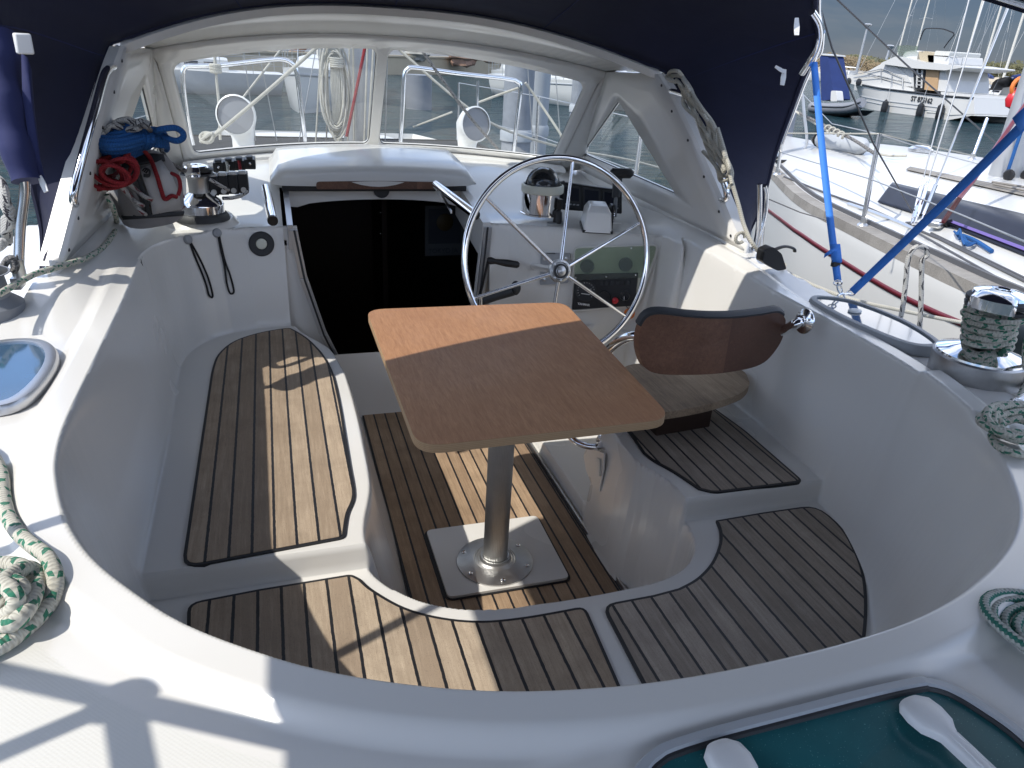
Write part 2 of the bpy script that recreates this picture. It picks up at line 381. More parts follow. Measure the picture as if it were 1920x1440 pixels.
def setp(o, label=None, cat=None, group=None, kind=None):
    if label: o['label'] = label
    if cat: o['category'] = cat
    if group: o['group'] = group
    if kind: o['kind'] = kind
    return o
def off_of(p):
    o = V((0, 0, 0))
    while p is not None: o += p.location; p = p.parent
    return o
def build(name, mb, mats, parent=None, smooth=True, bevel=0, seg=2, sub=0, solid=0, angle=40, label=None, weld=False):
    me = bpy.data.meshes.new(name); o0 = off_of(parent)
    me.from_pydata([tuple(V(p) - o0) for p in mb.v], [], mb.f)
    uvl = me.uv_layers.new(name='UVMap'); i = 0
    flat = [c for f in mb.uv for p in f for c in p]
    if len(flat) == len(uvl.data) * 2: uvl.data.foreach_set('uv', flat)
    mats = mats if isinstance(mats, (list, tuple)) else [mats]
    for mm in mats: me.materials.append(M[mm])
    if len(me.polygons) == len(mb.mi): me.polygons.foreach_set('material_index', mb.mi)
    bm = bmesh.new(); bm.from_mesh(me)
    if weld: bmesh.ops.remove_doubles(bm, verts=bm.verts, dist=1e-5)
    bmesh.ops.recalc_face_normals(bm, faces=bm.faces)
    if smooth:
        for f in bm.faces: f.smooth = True
        ca = math.cos(R(angle))
        for e in bm.edges:
            if len(e.link_faces) == 2 and e.link_faces[0].normal.dot(e.link_faces[1].normal) < ca: e.smooth = False
    bm.to_mesh(me); bm.free(); me.update()
    o = bpy.data.objects.new(name, me); col.objects.link(o)
    if parent is not None: o.parent = parent
    if bevel:
        b = o.modifiers.new('Bevel', 'BEVEL'); b.width = bevel; b.segments = seg; b.limit_method = 'ANGLE'; b.angle_limit = R(35); b.harden_normals = False
    if solid:
        b = o.modifiers.new('Solidify', 'SOLIDIFY'); b.thickness = solid; b.offset = 0
    if sub:
        b = o.modifiers.new('Sub', 'SUBSURF'); b.levels = sub; b.render_levels = sub
    if label: o['label'] = label
    return o
def thing(name, label, cat, loc=(0, 0, 0), group=None):
    o = bpy.data.objects.new(name, None); col.objects.link(o); o.location = loc; o.empty_display_size = .1
    return setp(o, label, cat, group)
def copy_tree(o, parent=None, delta=None):
    c = o.copy(); col.objects.link(c); c.parent = parent
    if delta is not None: c.location = o.location + V(delta)
    for ch in list(o.children): copy_tree(ch, c)
    return c
def cr(pts, n=8, closed=False):
    pts = [V(p) for p in pts]; k = len(pts); out = []
    for i in range(k if closed else k - 1):
        if closed: a, b, c, d = pts[i - 1], pts[i], pts[(i + 1) % k], pts[(i + 2) % k]
        else: a, b, c, d = pts[max(i - 1, 0)], pts[i], pts[i + 1], pts[min(i + 2, k - 1)]
        for j in range(n):
            t = j / n
            out.append(.5 * ((2 * b) + (c - a) * t + (2 * a - 5 * b + 4 * c - d) * t * t + (3 * b - a - 3 * c + d) * t ** 3))
    if not closed: out.append(pts[-1])
    return out
def fillet(poly, r, n=5):
    poly = [V(p) for p in poly]; out = []; k = len(poly)
    for i in range(k):
        rr = r[i] if isinstance(r, (list, tuple)) else r
        p = poly[i]; a = (poly[i - 1] - p); b = (poly[(i + 1) % k] - p); rr = min(rr, a.length * .48, b.length * .48)
        if rr < 1e-5: out.append(p); continue
        a = p + a.normalized() * rr; b = p + b.normalized() * rr
        for j in range(n + 1):
            t = j / n; out.append(a * (1 - t) ** 2 + p * 2 * t * (1 - t) + b * t * t)
    return out
def inset(poly, d, zup=V((0, 0, 1))):
    out = []; k = len(poly); area = sum((poly[i].x * poly[(i + 1) % k].y - poly[(i + 1) % k].x * poly[i].y) for i in range(k))
    sg = 1 if area > 0 else -1
    for i in range(k):
        t = (poly[(i + 1) % k] - poly[i - 1]).normalized(); out.append(poly[i] + V((-t.y, t.x, 0)) * d * sg)
    return out
def text_mesh(txt, size, origin, ux, uy, name, mat, parent, depth=.0008, bold=0):
    cu = bpy.data.curves.new(name, 'FONT'); cu.body = txt; cu.size = size; cu.extrude = depth; cu.offset = bold
    to = bpy.data.objects.new('t', cu); col.objects.link(to)
    dg = bpy.context.evaluated_depsgraph_get(); dg.update()
    me = bpy.data.meshes.new_from_object(to.evaluated_get(dg)); bpy.data.objects.remove(to)
    ux = V(ux).normalized(); uy = V(uy).normalized(); uz = ux.cross(uy); o0 = off_of(parent)
    for v in me.vertices: v.co = V(origin) + ux * v.co.x + uy * v.co.y + uz * v.co.z - o0
    me.name = name; me.materials.clear(); me.materials.append(M[mat])
    o = bpy.data.objects.new(name, me); col.objects.link(o)
    if parent is not None: o.parent = parent
    return o
def coil_pts(c, ax1, ax2, r, turns, n=24, jit=.1, rise=0, up=V((0, 0, 1)), ecc=1):
    out = []
    for i in range(int(turns * n)):
        w = 2 * math.pi * i / n; k = 1 + jit * math.sin(i * .37 + r * 50) * .5 + jit * random.uniform(-.25, .25)
        out.append(V(c) + ax1 * math.cos(w) * r * k + ax2 * math.sin(w) * r * k * ecc + up * rise * i / n)
    return out

# ------------------------------------------------------------------ light, sky
sun_to = V((-.83, -.215, 1)).normalized()
sl = bpy.data.lights.new('sun', 'SUN'); sl.energy = 2.3; sl.angle = R(.55); sl.color = (1, .955, .88)
so = bpy.data.objects.new('sun', sl); col.objects.link(so); so.rotation_euler = sun_to.to_track_quat('Z', 'Y').to_euler(); so.location = (-3, -1, 6)
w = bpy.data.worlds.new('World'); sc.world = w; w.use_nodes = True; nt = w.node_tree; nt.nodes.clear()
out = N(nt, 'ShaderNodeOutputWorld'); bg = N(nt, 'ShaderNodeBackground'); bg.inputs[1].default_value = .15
sky = N(nt, 'ShaderNodeTexSky'); sky.sky_type = 'NISHITA'; sky.sun_disc = False
sky.sun_elevation = math.asin(sun_to.z); sky.sun_rotation = math.atan2(sun_to.x, sun_to.y); sky.air_density = 1.0; sky.dust_density = .0; sky.ozone_density = 4
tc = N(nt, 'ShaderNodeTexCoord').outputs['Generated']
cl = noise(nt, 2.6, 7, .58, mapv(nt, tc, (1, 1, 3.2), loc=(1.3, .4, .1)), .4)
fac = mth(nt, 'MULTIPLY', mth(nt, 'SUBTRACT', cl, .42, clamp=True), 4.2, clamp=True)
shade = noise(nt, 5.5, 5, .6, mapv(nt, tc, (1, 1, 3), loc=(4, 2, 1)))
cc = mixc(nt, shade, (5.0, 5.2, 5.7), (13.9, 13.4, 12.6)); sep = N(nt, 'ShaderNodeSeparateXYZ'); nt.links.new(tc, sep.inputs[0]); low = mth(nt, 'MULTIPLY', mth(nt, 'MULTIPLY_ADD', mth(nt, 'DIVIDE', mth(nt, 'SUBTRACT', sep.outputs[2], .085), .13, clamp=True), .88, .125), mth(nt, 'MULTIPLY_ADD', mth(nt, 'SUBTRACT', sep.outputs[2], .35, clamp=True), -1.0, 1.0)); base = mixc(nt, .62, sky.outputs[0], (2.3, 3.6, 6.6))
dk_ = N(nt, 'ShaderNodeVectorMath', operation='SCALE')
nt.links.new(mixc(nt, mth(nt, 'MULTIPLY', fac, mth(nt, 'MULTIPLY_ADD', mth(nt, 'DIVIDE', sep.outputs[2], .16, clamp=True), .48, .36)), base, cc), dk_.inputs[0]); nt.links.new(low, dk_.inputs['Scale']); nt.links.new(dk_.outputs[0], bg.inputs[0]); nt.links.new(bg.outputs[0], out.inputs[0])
sc.view_settings.view_transform = 'Standard'; sc.view_settings.look = 'None'; sc.view_settings.exposure = 1.0; sc.view_settings.gamma = 1
sc.render.engine = 'CYCLES'
# ------------------------------------------------------------------ own boat: deck and cockpit moulding
boat = thing('sailing_boat', 'white cockpit of the sailing boat with oval coaming and teak benches, filling the foreground', 'sailing boat', (0, 0, -.9))
SCR = .66 / .63
rimL = [(-.395, 2.386), (-.383, 1.961), (-.378, 1.59), (-.374, 1.305), (-.362, 1.17), (-.34, 1.075), (-.306, .974), (-.262, .888), (-.205, .81), (-.137, .733), (-.048, .662), (.025, .616),
        (.116, .574), (.203, .545), (.295, .526), (.38, .516), (.47, .512), (.579, .513), (.66, .518), (.74, .528), (.83, .549), (.93, .585), (1.02, .63), (1.097, .685), (1.16, .75), (1.235, .843), (1.299, .947),
        (1.347, 1.07), (1.385, 1.215), (1.405, 1.395), (1.415, 1.587), (1.42, 1.80), (1.428, 1.971), (1.44, 2.386)]
rim3 = cr([V((-.2, 2.87, 0)), V((-.3, 2.79, 0)), V((-.365, 2.68, 0)), V((-.393, 2.54, 0))] + [V((a, b, 0)) for a, b in rimL] + [V((1.44, 2.50, 0))], 4)
rim = np.array([(p.x * SCR, p.y * SCR) if p.y < 2.4 else (p.x + (.04 if p.x > .5 else -.02), p.y) for p in rim3] + [(1.475, 2.60), (1.455, 2.625), (1.40, 2.66), (1.14, 2.815), (1.08, 2.845), (1.02, 2.87), (.97, 2.895), (.93, 2.91), (.84, 2.925), (.0, 2.925), (-.12, 2.91)])
footP = [(.03, 2.95), (.06, 2.80), (.15, 2.62), (.178, 2.45), (.19, 2.337), (.195, 2.073), (.191, 1.822), (.185, 1.66), (.172, 1.58), (.153, 1.50), (.143, 1.43), (.148, 1.375), (.172, 1.325), (.209, 1.278),
         (.252, 1.24), (.313, 1.207), (.373, 1.190), (.428, 1.182), (.51, 1.178), (.60, 1.177), (.70, 1.178), (.76, 1.181), (.829, 1.195), (.894, 1.228), (.945, 1.288), (.968, 1.36), (.972, 1.448), (.958, 1.533), (.932, 1.60), (.93, 1.72), (.94, 1.86),
         (.97, 1.89), (1.30, 1.90), (1.345, 1.94), (1.345, 2.66), (1.1, 2.70), (1.0, 2.80), (.93, 2.95)]
foot = np.array([(p.x, p.y) for p in cr([V((a, b, 0)) for a, b in footP[:31]], 3)] + footP[31:])
def sdist(P, poly):
    d = np.full(len(P), 1e9); ins = np.zeros(len(P), bool); n = len(poly)
    for i in range(n):
        a = poly[i]; b = poly[(i + 1) % n]; e = b - a; ll = e @ e
        if ll < 1e-12: continue
        t = np.clip(((P - a) @ e) / ll, 0, 1); q = P - a - t[:, None] * e; d = np.minimum(d, np.hypot(q[:, 0], q[:, 1]))
        c = (a[1] > P[:, 1]) != (b[1] > P[:, 1])
        with np.errstate(divide='ignore', invalid='ignore'):
            xx = (b[0] - a[0]) * (P[:, 1] - a[1]) / (b[1] - a[1] + 1e-15) + a[0]
        ins ^= c & (P[:, 0] < xx)
    return np.where(ins, d, -d)
def smin(a, b, k):
    h = np.clip(.5 + .5 * (b - a) / k, 0, 1); return b * (1 - h) + a * h - k * h * (1 - h)
def smax(a, b, k): return -smin(-a, -b, k)
def sst(t): t = np.clip(t, 0, 1); return t * t * (3 - 2 * t)
SHY0, SHY1 = 2.93, 3.34
def heights(X, Y):
    P = np.stack([X, Y], 1); dr = sdist(P, rim); df = sdist(P, foot)
    hs = .36 + .06 * sst((Y - 1.383) / .018)
    kk = np.where(X < .35, 4.6, np.where(X > .85, 13, 9.0)); kk = np.where(Y < 1.30, 9, kk)
    fl = 0 + .065 * sst((X - .925) / .012)
    z = smin(hs, hs - kk * df, .045); z = smax(z, fl, .02)
    cen = np.abs(X - .52)
    zin = .82 - .015 * sst((Y - 2.4) / .5) + .125 * sst((Y - 2.95) / .75); zout = .82 + .045 * sst((Y - 1.8) / .4) + .065 * sst((Y - 2.3) / 1.0)
    kx = sst((cen - .93) / .15); zr = zin * (1 - kx) + zout * kx
    crown = -.02 * sst((cen - .5) / 1.3) * sst((Y - 3.0) / .6)
    bead = -.020 * sst((-dr - .045) / .035) * (1 - sst((Y - 2.2) / .3))
    edge = 1.15 + .06 * sst((Y - 1.2) / .15) * (1 - sst((Y - 1.75) / .3)) - .10 * sst((1.1 - Y) / .9)
    out = sst((cen - edge) / .07)
    zd = zr + bead + crown - .34 * out
    aft = -.10 * sst((.30 - Y) / .5); zd = zd + aft
    zd = zd - .09 * sst((Y - 4.0) / .4) - .33 * sst((Y - 4.45) / .6)
    # raised pads under the winches
    for cx, cy, rr, hh in ((1.475, 1.10, .115, .012), (-.27, 2.99, .105, .03)):
        dd = np.hypot(X - cx, Y - cy); zd = zd + hh * (1 - sst((dd - rr) / .03))
    k2 = 8.0 - 3.4 * sst((1.45 - Y) / .5)
    zw = zd - dr * k2
    z = smax(z, zw, .09)
    z = np.where(dr > 0.0, smin(zd, z, .035), np.where(dr > -.03, smin(zd, np.maximum(z, zw), .035), zd))
    return z, dr, df, out
def axisv(lo, f0, f1, hi, cs, fs_):
    a = list(np.arange(lo, f0, cs)); b = list(np.arange(f0, f1, fs_)); c = list(np.arange(f1, hi + cs * .5, cs)); return np.array(a + b + c)
xs = np.concatenate([np.arange(-1.15, -.45, .02), np.arange(-.45, -.34, .0022), np.arange(-.34, 1.54, .005), np.arange(1.54, 2.21, .02)]); ys = np.concatenate([np.arange(-.6, .49, .025), np.arange(.49, .78, .0022), np.arange(.78, 2.95, .005), np.arange(2.95, 8.6, .025)])
GX, GY = np.meshgrid(xs, ys); GX = GX.ravel(); GY = GY.ravel(); Z, DR, DF, OUT = heights(GX, GY); Z0 = Z
# pull the vertices nearest the rim and footwell outlines onto them so their edges run smoothly
for DD, tgt in ((DR, 0.0),):
    D2 = DD.reshape(len(ys), len(xs)) - tgt; gy_, gx_ = np.gradient(D2, ys, xs); near = (np.abs(D2) < .0022).ravel()
    g2 = (gx_ ** 2 + gy_ ** 2).ravel() + 1e-9
    GX = np.where(near, GX - D2.ravel() * gx_.ravel() / g2, GX); GY = np.where(near, GY - D2.ravel() * gy_.ravel() / g2, GY)
Z, DR2, DF2, OUT = heights(GX, GY)
_e = .0022; ZX = (heights(GX + _e, GY)[0] - heights(GX - _e, GY)[0]) / (2 * _e); ZY = (heights(GX, GY + _e)[0] - heights(GX, GY - _e)[0]) / (2 * _e)
NRM = np.stack([-ZX, -ZY, np.ones_like(ZX)], 1); NRM /= np.linalg.norm(NRM, axis=1)[:, None]
nx, ny = len(xs), len(ys)
# bow taper
vx = GX.copy(); tpr = 1 - .55 * np.clip((GY - 5.2) / 4.0, 0, 1) ** 2; vx = .52 + (vx - .52) * tpr
verts = np.stack([vx, GY, Z + .9], 1)
ii = (np.arange(ny - 1)[:, None] * nx + np.arange(nx - 1)[None, :]).ravel()
fx = (xs[:-1] + xs[1:])[None, :].repeat(ny - 1, 0).ravel() / 2; fy = (ys[:-1] + ys[1:])[:, None].repeat(nx - 1, 1).ravel() / 2
hole = ((fx > .02) & (fx < .845) & (fy > 2.86) & (fy < SHY1)) | ((fx > -.16) & (fx < .02) & (fy > 3.2) & (fy < 3.2))
keep = ~hole; ii = ii[keep]
faces = np.stack([ii, ii + 1, ii + nx + 1, ii + nx], 1)
me = bpy.data.meshes.new('deck_moulding'); me.from_pydata(verts.tolist(), [], faces.tolist())
me.polygons.foreach_set('use_smooth', np.ones(len(faces), bool))
drm = (DR.reshape(ny, nx)[:-1, :-1]).ravel()[keep]; zz = Z.reshape(ny, nx); om = OUT.reshape(ny, nx)[:-1, :-1].ravel()[keep]
fyk = fy[keep]; fxk = fx[keep]
mi = np.zeros(len(drm), int); mi = np.where((drm < -.115) & (om < .01) & (fyk < 1.0) & (fxk < .62), 2, mi)
for q in ('gelcoat', 'gel_inner', 'nonskid'): me.materials.append(M[q])
me.polygons.foreach_set('material_index', mi.astype(np.int32)); me.update(); me.normals_split_custom_set_from_vertices(NRM.tolist())
dk = bpy.data.objects.new('deck_moulding', me); col.objects.link(dk); dk.parent = boat
ZG = Z0.reshape(ny, nx)
def hz(x, y):
    x = min(max(x, xs[0]), xs[-1] - 1e-6); y = min(max(y, ys[0]), ys[-1] - 1e-6)
    i = min(int(np.searchsorted(xs, x, 'right')) - 1, nx - 2); j = min(int(np.searchsorted(ys, y, 'right')) - 1, ny - 2)
    a = (x - xs[i]) / (xs[i + 1] - xs[i]); b = (y - ys[j]) / (ys[j + 1] - ys[j])
    return float((ZG[j, i] * (1 - a) + ZG[j, i + 1] * a) * (1 - b) + (ZG[j + 1, i] * (1 - a) + ZG[j + 1, i + 1] * a) * b)

# hull below the deck edge
mb = MB(); rows = []
for z in (.52, .45, -.1, -.9, -1.3):
    r = []
    for y in np.linspace(-.6, 8.6, 24):
        tp = 1 - .55 * max(0, (y - 5.2) / 4) ** 2; r.append((.52 - (1.69 - (.0 if z > .5 else .02) - .12 * max(0, -.1 - z)) * tp, y, z))
    for y in np.linspace(8.6, -.6, 24):
        tp = 1 - .55 * max(0, (y - 5.2) / 4) ** 2; r.append((.52 + (1.69 - (.0 if z > .5 else .02) - .12 * max(0, -.1 - z)) * tp, y, z))
    rows.append(r)
mb.grid(rows, closed=True); build('hull', mb, 'gelcoat', boat)

# teak panels
def slab(name, poly, z, mat, h=.006, gap=.0075, label=None, zc=None):
    pl = [V((p[0], p[1], z)) for p in poly]
    cb = MB().prism([p + V((0, 0, -.004)) for p in pl], (0, 0, .004 + h - .0012)); o = build('caulking', cb, 'caulk', None, smooth=False)
    t = MB().prism([p for p in inset(pl, gap)], (0, 0, h)); q = build(name, t, mat, boat, smooth=False, bevel=.0008, seg=1, label=label)
    o.parent = q; o.location = -off_of(q) if False else V((0, 0, .9)); return q
def P2(l): return [V((a, b, 0)) for a, b in l]
tp = fillet(P2([(.015, 2.835), (-.09, 2.805), (-.19, 2.73), (-.243, 2.60), (-.252, 2.45), (-.254, 1.395), (.094, 1.425)]) + cr(P2([(.099, 1.455), (.112, 1.52), (.136, 1.598), (.140, 1.73)]), 4) + P2([(.149, 2.12), (.147, 2.372), (.125, 2.54), (.075, 2.72)]), [.02, .1, .12, .1, .05, .045, .02] + [0] * 13 + [.1, .1, .1, .08], 4)
slab('teak_panel', tp, .42, 'teak_seat', label='long teak panel of the port bench, half in sunlight')
ta = fillet(P2([(-.246, 1.352), (-.10, 1.362), (.100, 1.366)]) + cr(P2([(.118, 1.345), (.142, 1.300), (.20, 1.229), (.272, 1.180), (.353, 1.150), (.44, 1.140), (.535, 1.139)]), 5) + P2([(.585, 1.140), (.552, .74), (.50, .66), (.30, .665), (.10, .74), (-.05, .86), (-.17, 1.03), (-.235, 1.2)]), [.03, 0, .012] + [0] * 31 + [.03, .01] + [.08] * 6, 4)
slab('teak_panel', ta, .36, 'teak_aft', label='curved teak panel of the aft seat on the port side')
tb = fillet(P2([(.622, 1.135), (.751, 1.136)]) + cr(P2([(.82, 1.143), (.88, 1.165), (.945, 1.208), (1.005, 1.270), (1.037, 1.32), (1.052, 1.362)]), 5) + P2([(1.20, 1.366), (1.375, 1.364), (1.376, 1.25), (1.309, 1.10), (1.22, .985), (1.10, .86), (.95, .75), (.80, .68), (.60, .65)]), [.035, 0] + [0] * 25 + [.012, .0, .05, .1, .1, .1, .1, .1, .1, .04], 4)
slab('teak_panel', tb, .36, 'teak_stbd', label='curved teak panel of the aft seat on the starboard side, in shade')
ts = fillet(P2([(.985, 2.0 - .13), (.976, 1.72)]) + cr(P2([(.967, 1.64), (.975, 1.59), (1.0, 1.53), (1.018, 1.47), (1.028, 1.43)]), 4) + P2([(1.06, 1.402), (1.30, 1.398), (1.343, 1.398), (1.352, 1.70), (1.338, 1.87)]), [.01, 0] + [0] * 17 + [.02, 0, .03, .03, .02], 4)
slab('teak_panel', ts, .42, 'teak_stbd', label='small teak panel of the starboard bench behind the helm seat')
slab('sole_panel', fillet(P2([(.283, 1.15), (.283, 2.90), (.905, 2.90), (.905, 1.15)]), .01), .004, 'teak_sole', h=.010, label='teak cockpit sole under the table')
pl = fillet([V((.388, 1.617, .015)), V((.388, 1.947, .015)), V((.772, 1.945, .015)), V((.765, 1.615, .015))], .02)
o = build('caulking', MB().prism(inset(pl, -.008), (0, 0, .0015)), 'caulk', boat, smooth=False)
build('pedestal_plinth', MB().prism(pl, (0, 0, .010)), 'gelcoat', boat, bevel=.003)
build('sole_trim', MB().box((.909, 2.02, .014), (.008, 1.72, .028)), 'steel_dull', boat, bevel=.002)

# bulkhead with the companionway
def bk(u, v, y=2.925): return at(u, v, y=y)
oL = [(.072, .795), (.098, .60), (.16, .36), (.237, .17)]; oR = [(.815, .795), (.812, .74), (.79, .47), (.765, .17)]
mb = MB()
mb.prism([V((-.02, 2.925, .80)), V((.072, 2.925, .80))] + [V((a, 2.925, z)) for a, z in oL] + [V((.29, 2.925, .165)), V((.29, 2.925, .0)), V((-.02, 2.925, 0))], (0, .03, 0))
mb.prism([V((.88, 2.922, .80)), V((.815, 2.922, .80))] + [V((a, 2.922, z)) for a, z in oR[1:]] + [V((.765, 2.922, 0)), V((.99, 2.922, 0)), V((.93, 2.922, .2))], (0, .03, 0))
mb.prism([V((.285, 2.923, .155)), V((.77, 2.923, .155)), V((.77, 2.923, 0)), V((.285, 2.923, 0))], (0, .03, 0))
build('bulkhead', mb, 'gel_inner', boat, smooth=False, bevel=.004)
# companionway frame
mb = MB()
fr = [V((a, 2.914, z)) for a, z in oL]; fo = [V((a - .030, 2.914, z)) for a, z in oL]
for i in range(3): mb.prism([fr[i], fr[i + 1], fo[i + 1], fo[i]], (0, -.012, 0))
fr = [V((a, 2.912, z)) for a, z in oR]; fo = [V((a + .034, 2.912, z)) for a, z in oR]
for i in range(3): mb.prism([fr[i], fr[i + 1], fo[i + 1], fo[i]], (0, -.014, 0))
mb.box((.50, 2.905, .175), (.56, .045, .022))
cf = build('companionway_frame', mb, 'alu_frame', boat, smooth=False, bevel=.003)
build('groove', MB().tube([V((a + .014, 2.896, z)) for a, z in oR], .004, 8), 'rubber', cf)
build('groove', MB().tube([V((a - .012, 2.896, z)) for a, z in oL], .004, 8), 'rubber', cf)
# hatch slides and header
mb = MB()
mb.prism([V((.845, 2.91, .812)), V((.845, SHY1 + .06, .89)), V((.845, SHY1 + .06, .74)), V((.845, 2.91, .655))], (-.035, 0, 0))
build('hatch_slide', mb, 'gelcoat', boat, smooth=False, bevel=.002); mb = MB()
mb.prism([V((.035, 2.91, .812)), V((.035, SHY1 + .06, .89)), V((.035, SHY1 + .06, .80)), V((.035, 2.91, .715))], (.022, 0, 0))
build('hatch_slide', mb, 'alu_frame', boat, smooth=False, bevel=.002)
mb = MB(); top = [(.04, .80), (.04, .865), (.84, .865), (.84, .80)]
arc = [(.84 - .05 - .70 * t, .80 + .032 * math.sin(math.pi * (t)) ** .5) for t in np.linspace(0, 1, 15)]
mb.prism([V((a, SHY1 - .02, z)) for a, z in top + []] + [] if False else [V((.04, SHY1 - .02, .80)), V((.04, SHY1 - .02, .868)), V((.84, SHY1 - .02, .868)), V((.84, SHY1 - .02, .80))] + [V((a, SHY1 - .02, z - .005)) for a, z in arc], (0, .02, 0))
build('hatch_header', mb, 'gel_inner', boat, smooth=False, bevel=.003)
# interior
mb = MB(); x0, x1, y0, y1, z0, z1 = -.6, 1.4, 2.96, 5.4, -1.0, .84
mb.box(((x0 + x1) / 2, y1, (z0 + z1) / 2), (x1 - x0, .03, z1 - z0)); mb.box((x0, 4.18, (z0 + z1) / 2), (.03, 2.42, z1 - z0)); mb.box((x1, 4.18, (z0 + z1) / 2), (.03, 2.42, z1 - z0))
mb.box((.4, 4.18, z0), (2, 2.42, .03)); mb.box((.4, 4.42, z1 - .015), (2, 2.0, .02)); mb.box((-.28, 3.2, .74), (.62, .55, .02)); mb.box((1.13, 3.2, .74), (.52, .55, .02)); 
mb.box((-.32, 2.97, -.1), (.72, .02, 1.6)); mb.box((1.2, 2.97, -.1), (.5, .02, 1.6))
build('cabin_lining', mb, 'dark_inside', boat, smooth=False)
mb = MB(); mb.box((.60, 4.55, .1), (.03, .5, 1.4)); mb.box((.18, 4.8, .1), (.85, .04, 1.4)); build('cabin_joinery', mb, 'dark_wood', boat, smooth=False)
build('companion_step', MB().box((.50, 3.12, -.12), (.46, .2, .03)), 'dark_wood', boat, bevel=.006)
pa, pb_ = at(797, 386, y=3.75), at(868, 478, y=3.75); pcx, pcz, pw, ph = (pa.x + pb_.x) / 2, (pa.z + pb_.z) / 2, pb_.x - pa.x, pa.z - pb_.z
po = build('poster', MB().box((pcx, 3.75, pcz), (pw, .006, ph)), 'label_paper', boat, smooth=False)
build('picture', MB().box((pcx, 3.745, pcz + ph * .1), (pw * .84, .004, ph * .7)), 'poster_ink', po, smooth=False)
build('motif', MB().lathe([(0, -.001), (.045, -.001), (.04, .003), (0, .003)], (pcx, 3.742, pcz + ph * .18), (0, -1, 0), 18), 'poster_yellow', po)
text_mesh('TOKYO JA', .034, (pcx - pw * .42, 3.744, pcz - ph * .44), (1, 0, 0), (0, 0, 1), 'lettering', 'poster_ink', po)
kb = MB()
for z in (.68, .56, .44): kb.sphere((.575, 4.29, z), .009, 10, 6)
build('drawer_knobs', kb, 'steel', boat)

# sliding hatch cover (garage)
def surf(x, y): return hz(x, y)
mb = MB(); rows = []
Xs = np.linspace(-.015, .875, 25)
prof = [(3.28, -.01), (3.275, .018), (3.285, .040), (3.31, .052), (3.45, .060), (3.60, .062), (3.705, .055), (3.735, .035), (3.75, -.02)]
for y, dz in prof:
    r = []
    for x in Xs:
        t = abs(x - .43) / .445; s_ = (1 - max(0, (t - .90) / .10) ** 2 * .9); cr_ = .022 * (1 - t * t)
        r.append((x, y - .03 * (1 - t * t) * (1 if y < 3.5 else -1), .905 + .03 * (y - 3.28) / .47 + (dz + (cr_ if dz > 0 else 0)) * s_))
    rows.append(r)
mb.grid(rows); mb.prism([V(rows[0][0]), V(rows[0][-1]), V(rows[0][-1]) + V((0, .02, 0)), V(rows[0][0]) + V((0, .02, 0))], (0, 0, -.004))
hc = build('sliding_hatch', mb, 'gelcoat', boat, angle=50)
build('hatch_lip', MB().box((.43, 3.30, .882), (.80, .05, .022)), 'black', hc, bevel=.003)
wb = fillet([V((.17, 3.262, .885)), V((.17, 3.262, .915)), V((.42, 3.258, .922)), V((.70, 3.262, .915)), V((.70, 3.262, .885))], [.01, .02, .2, .02, .01])
build('hatch_handle', MB().prism(wb, (0, -.012, 0)), 'teak_dark', hc, bevel=.003)
build('hatch_lock', MB().lathe([(0, 0), (.036, 0), (.034, .012), (.02, .016), (0, .016)], (.45, 3.30, .873), (0, -1, 0), 20), 'rubber', hc)
# grab rails each side of the hatch
for pts in ([tuple(at(817, 346, y=3.22)), tuple(at(890, 402, y=2.90))], [tuple(at(498, 353, y=3.15)), tuple(at(511, 412, y=2.84))]):
    g = MB(); a, b = V(pts[0]), V(pts[1]); g.tube([a, b], .0185, 14)
    gr = build('grab_rail', g, 'chrome', boat)
    g = MB(); g.tube([b, b + (b - a).normalized() * .012], .0195, 14)
    build('end_cap', g, 'black', gr)
    g = MB(); g.prism([V((pts[0][0], a.y, a.z)), V((pts[0][0], b.y + .02, b.z)), V((pts[0][0], b.y + .02, .86)), V((pts[0][0], a.y, .88))], (.006, 0, 0)); build('rail_web', g, 'gel_inner', gr, smooth=False)

# ------------------------------------------------------------------ hard windscreen
def mir(p): return V((1.016 - p.x, p.y, p.z))
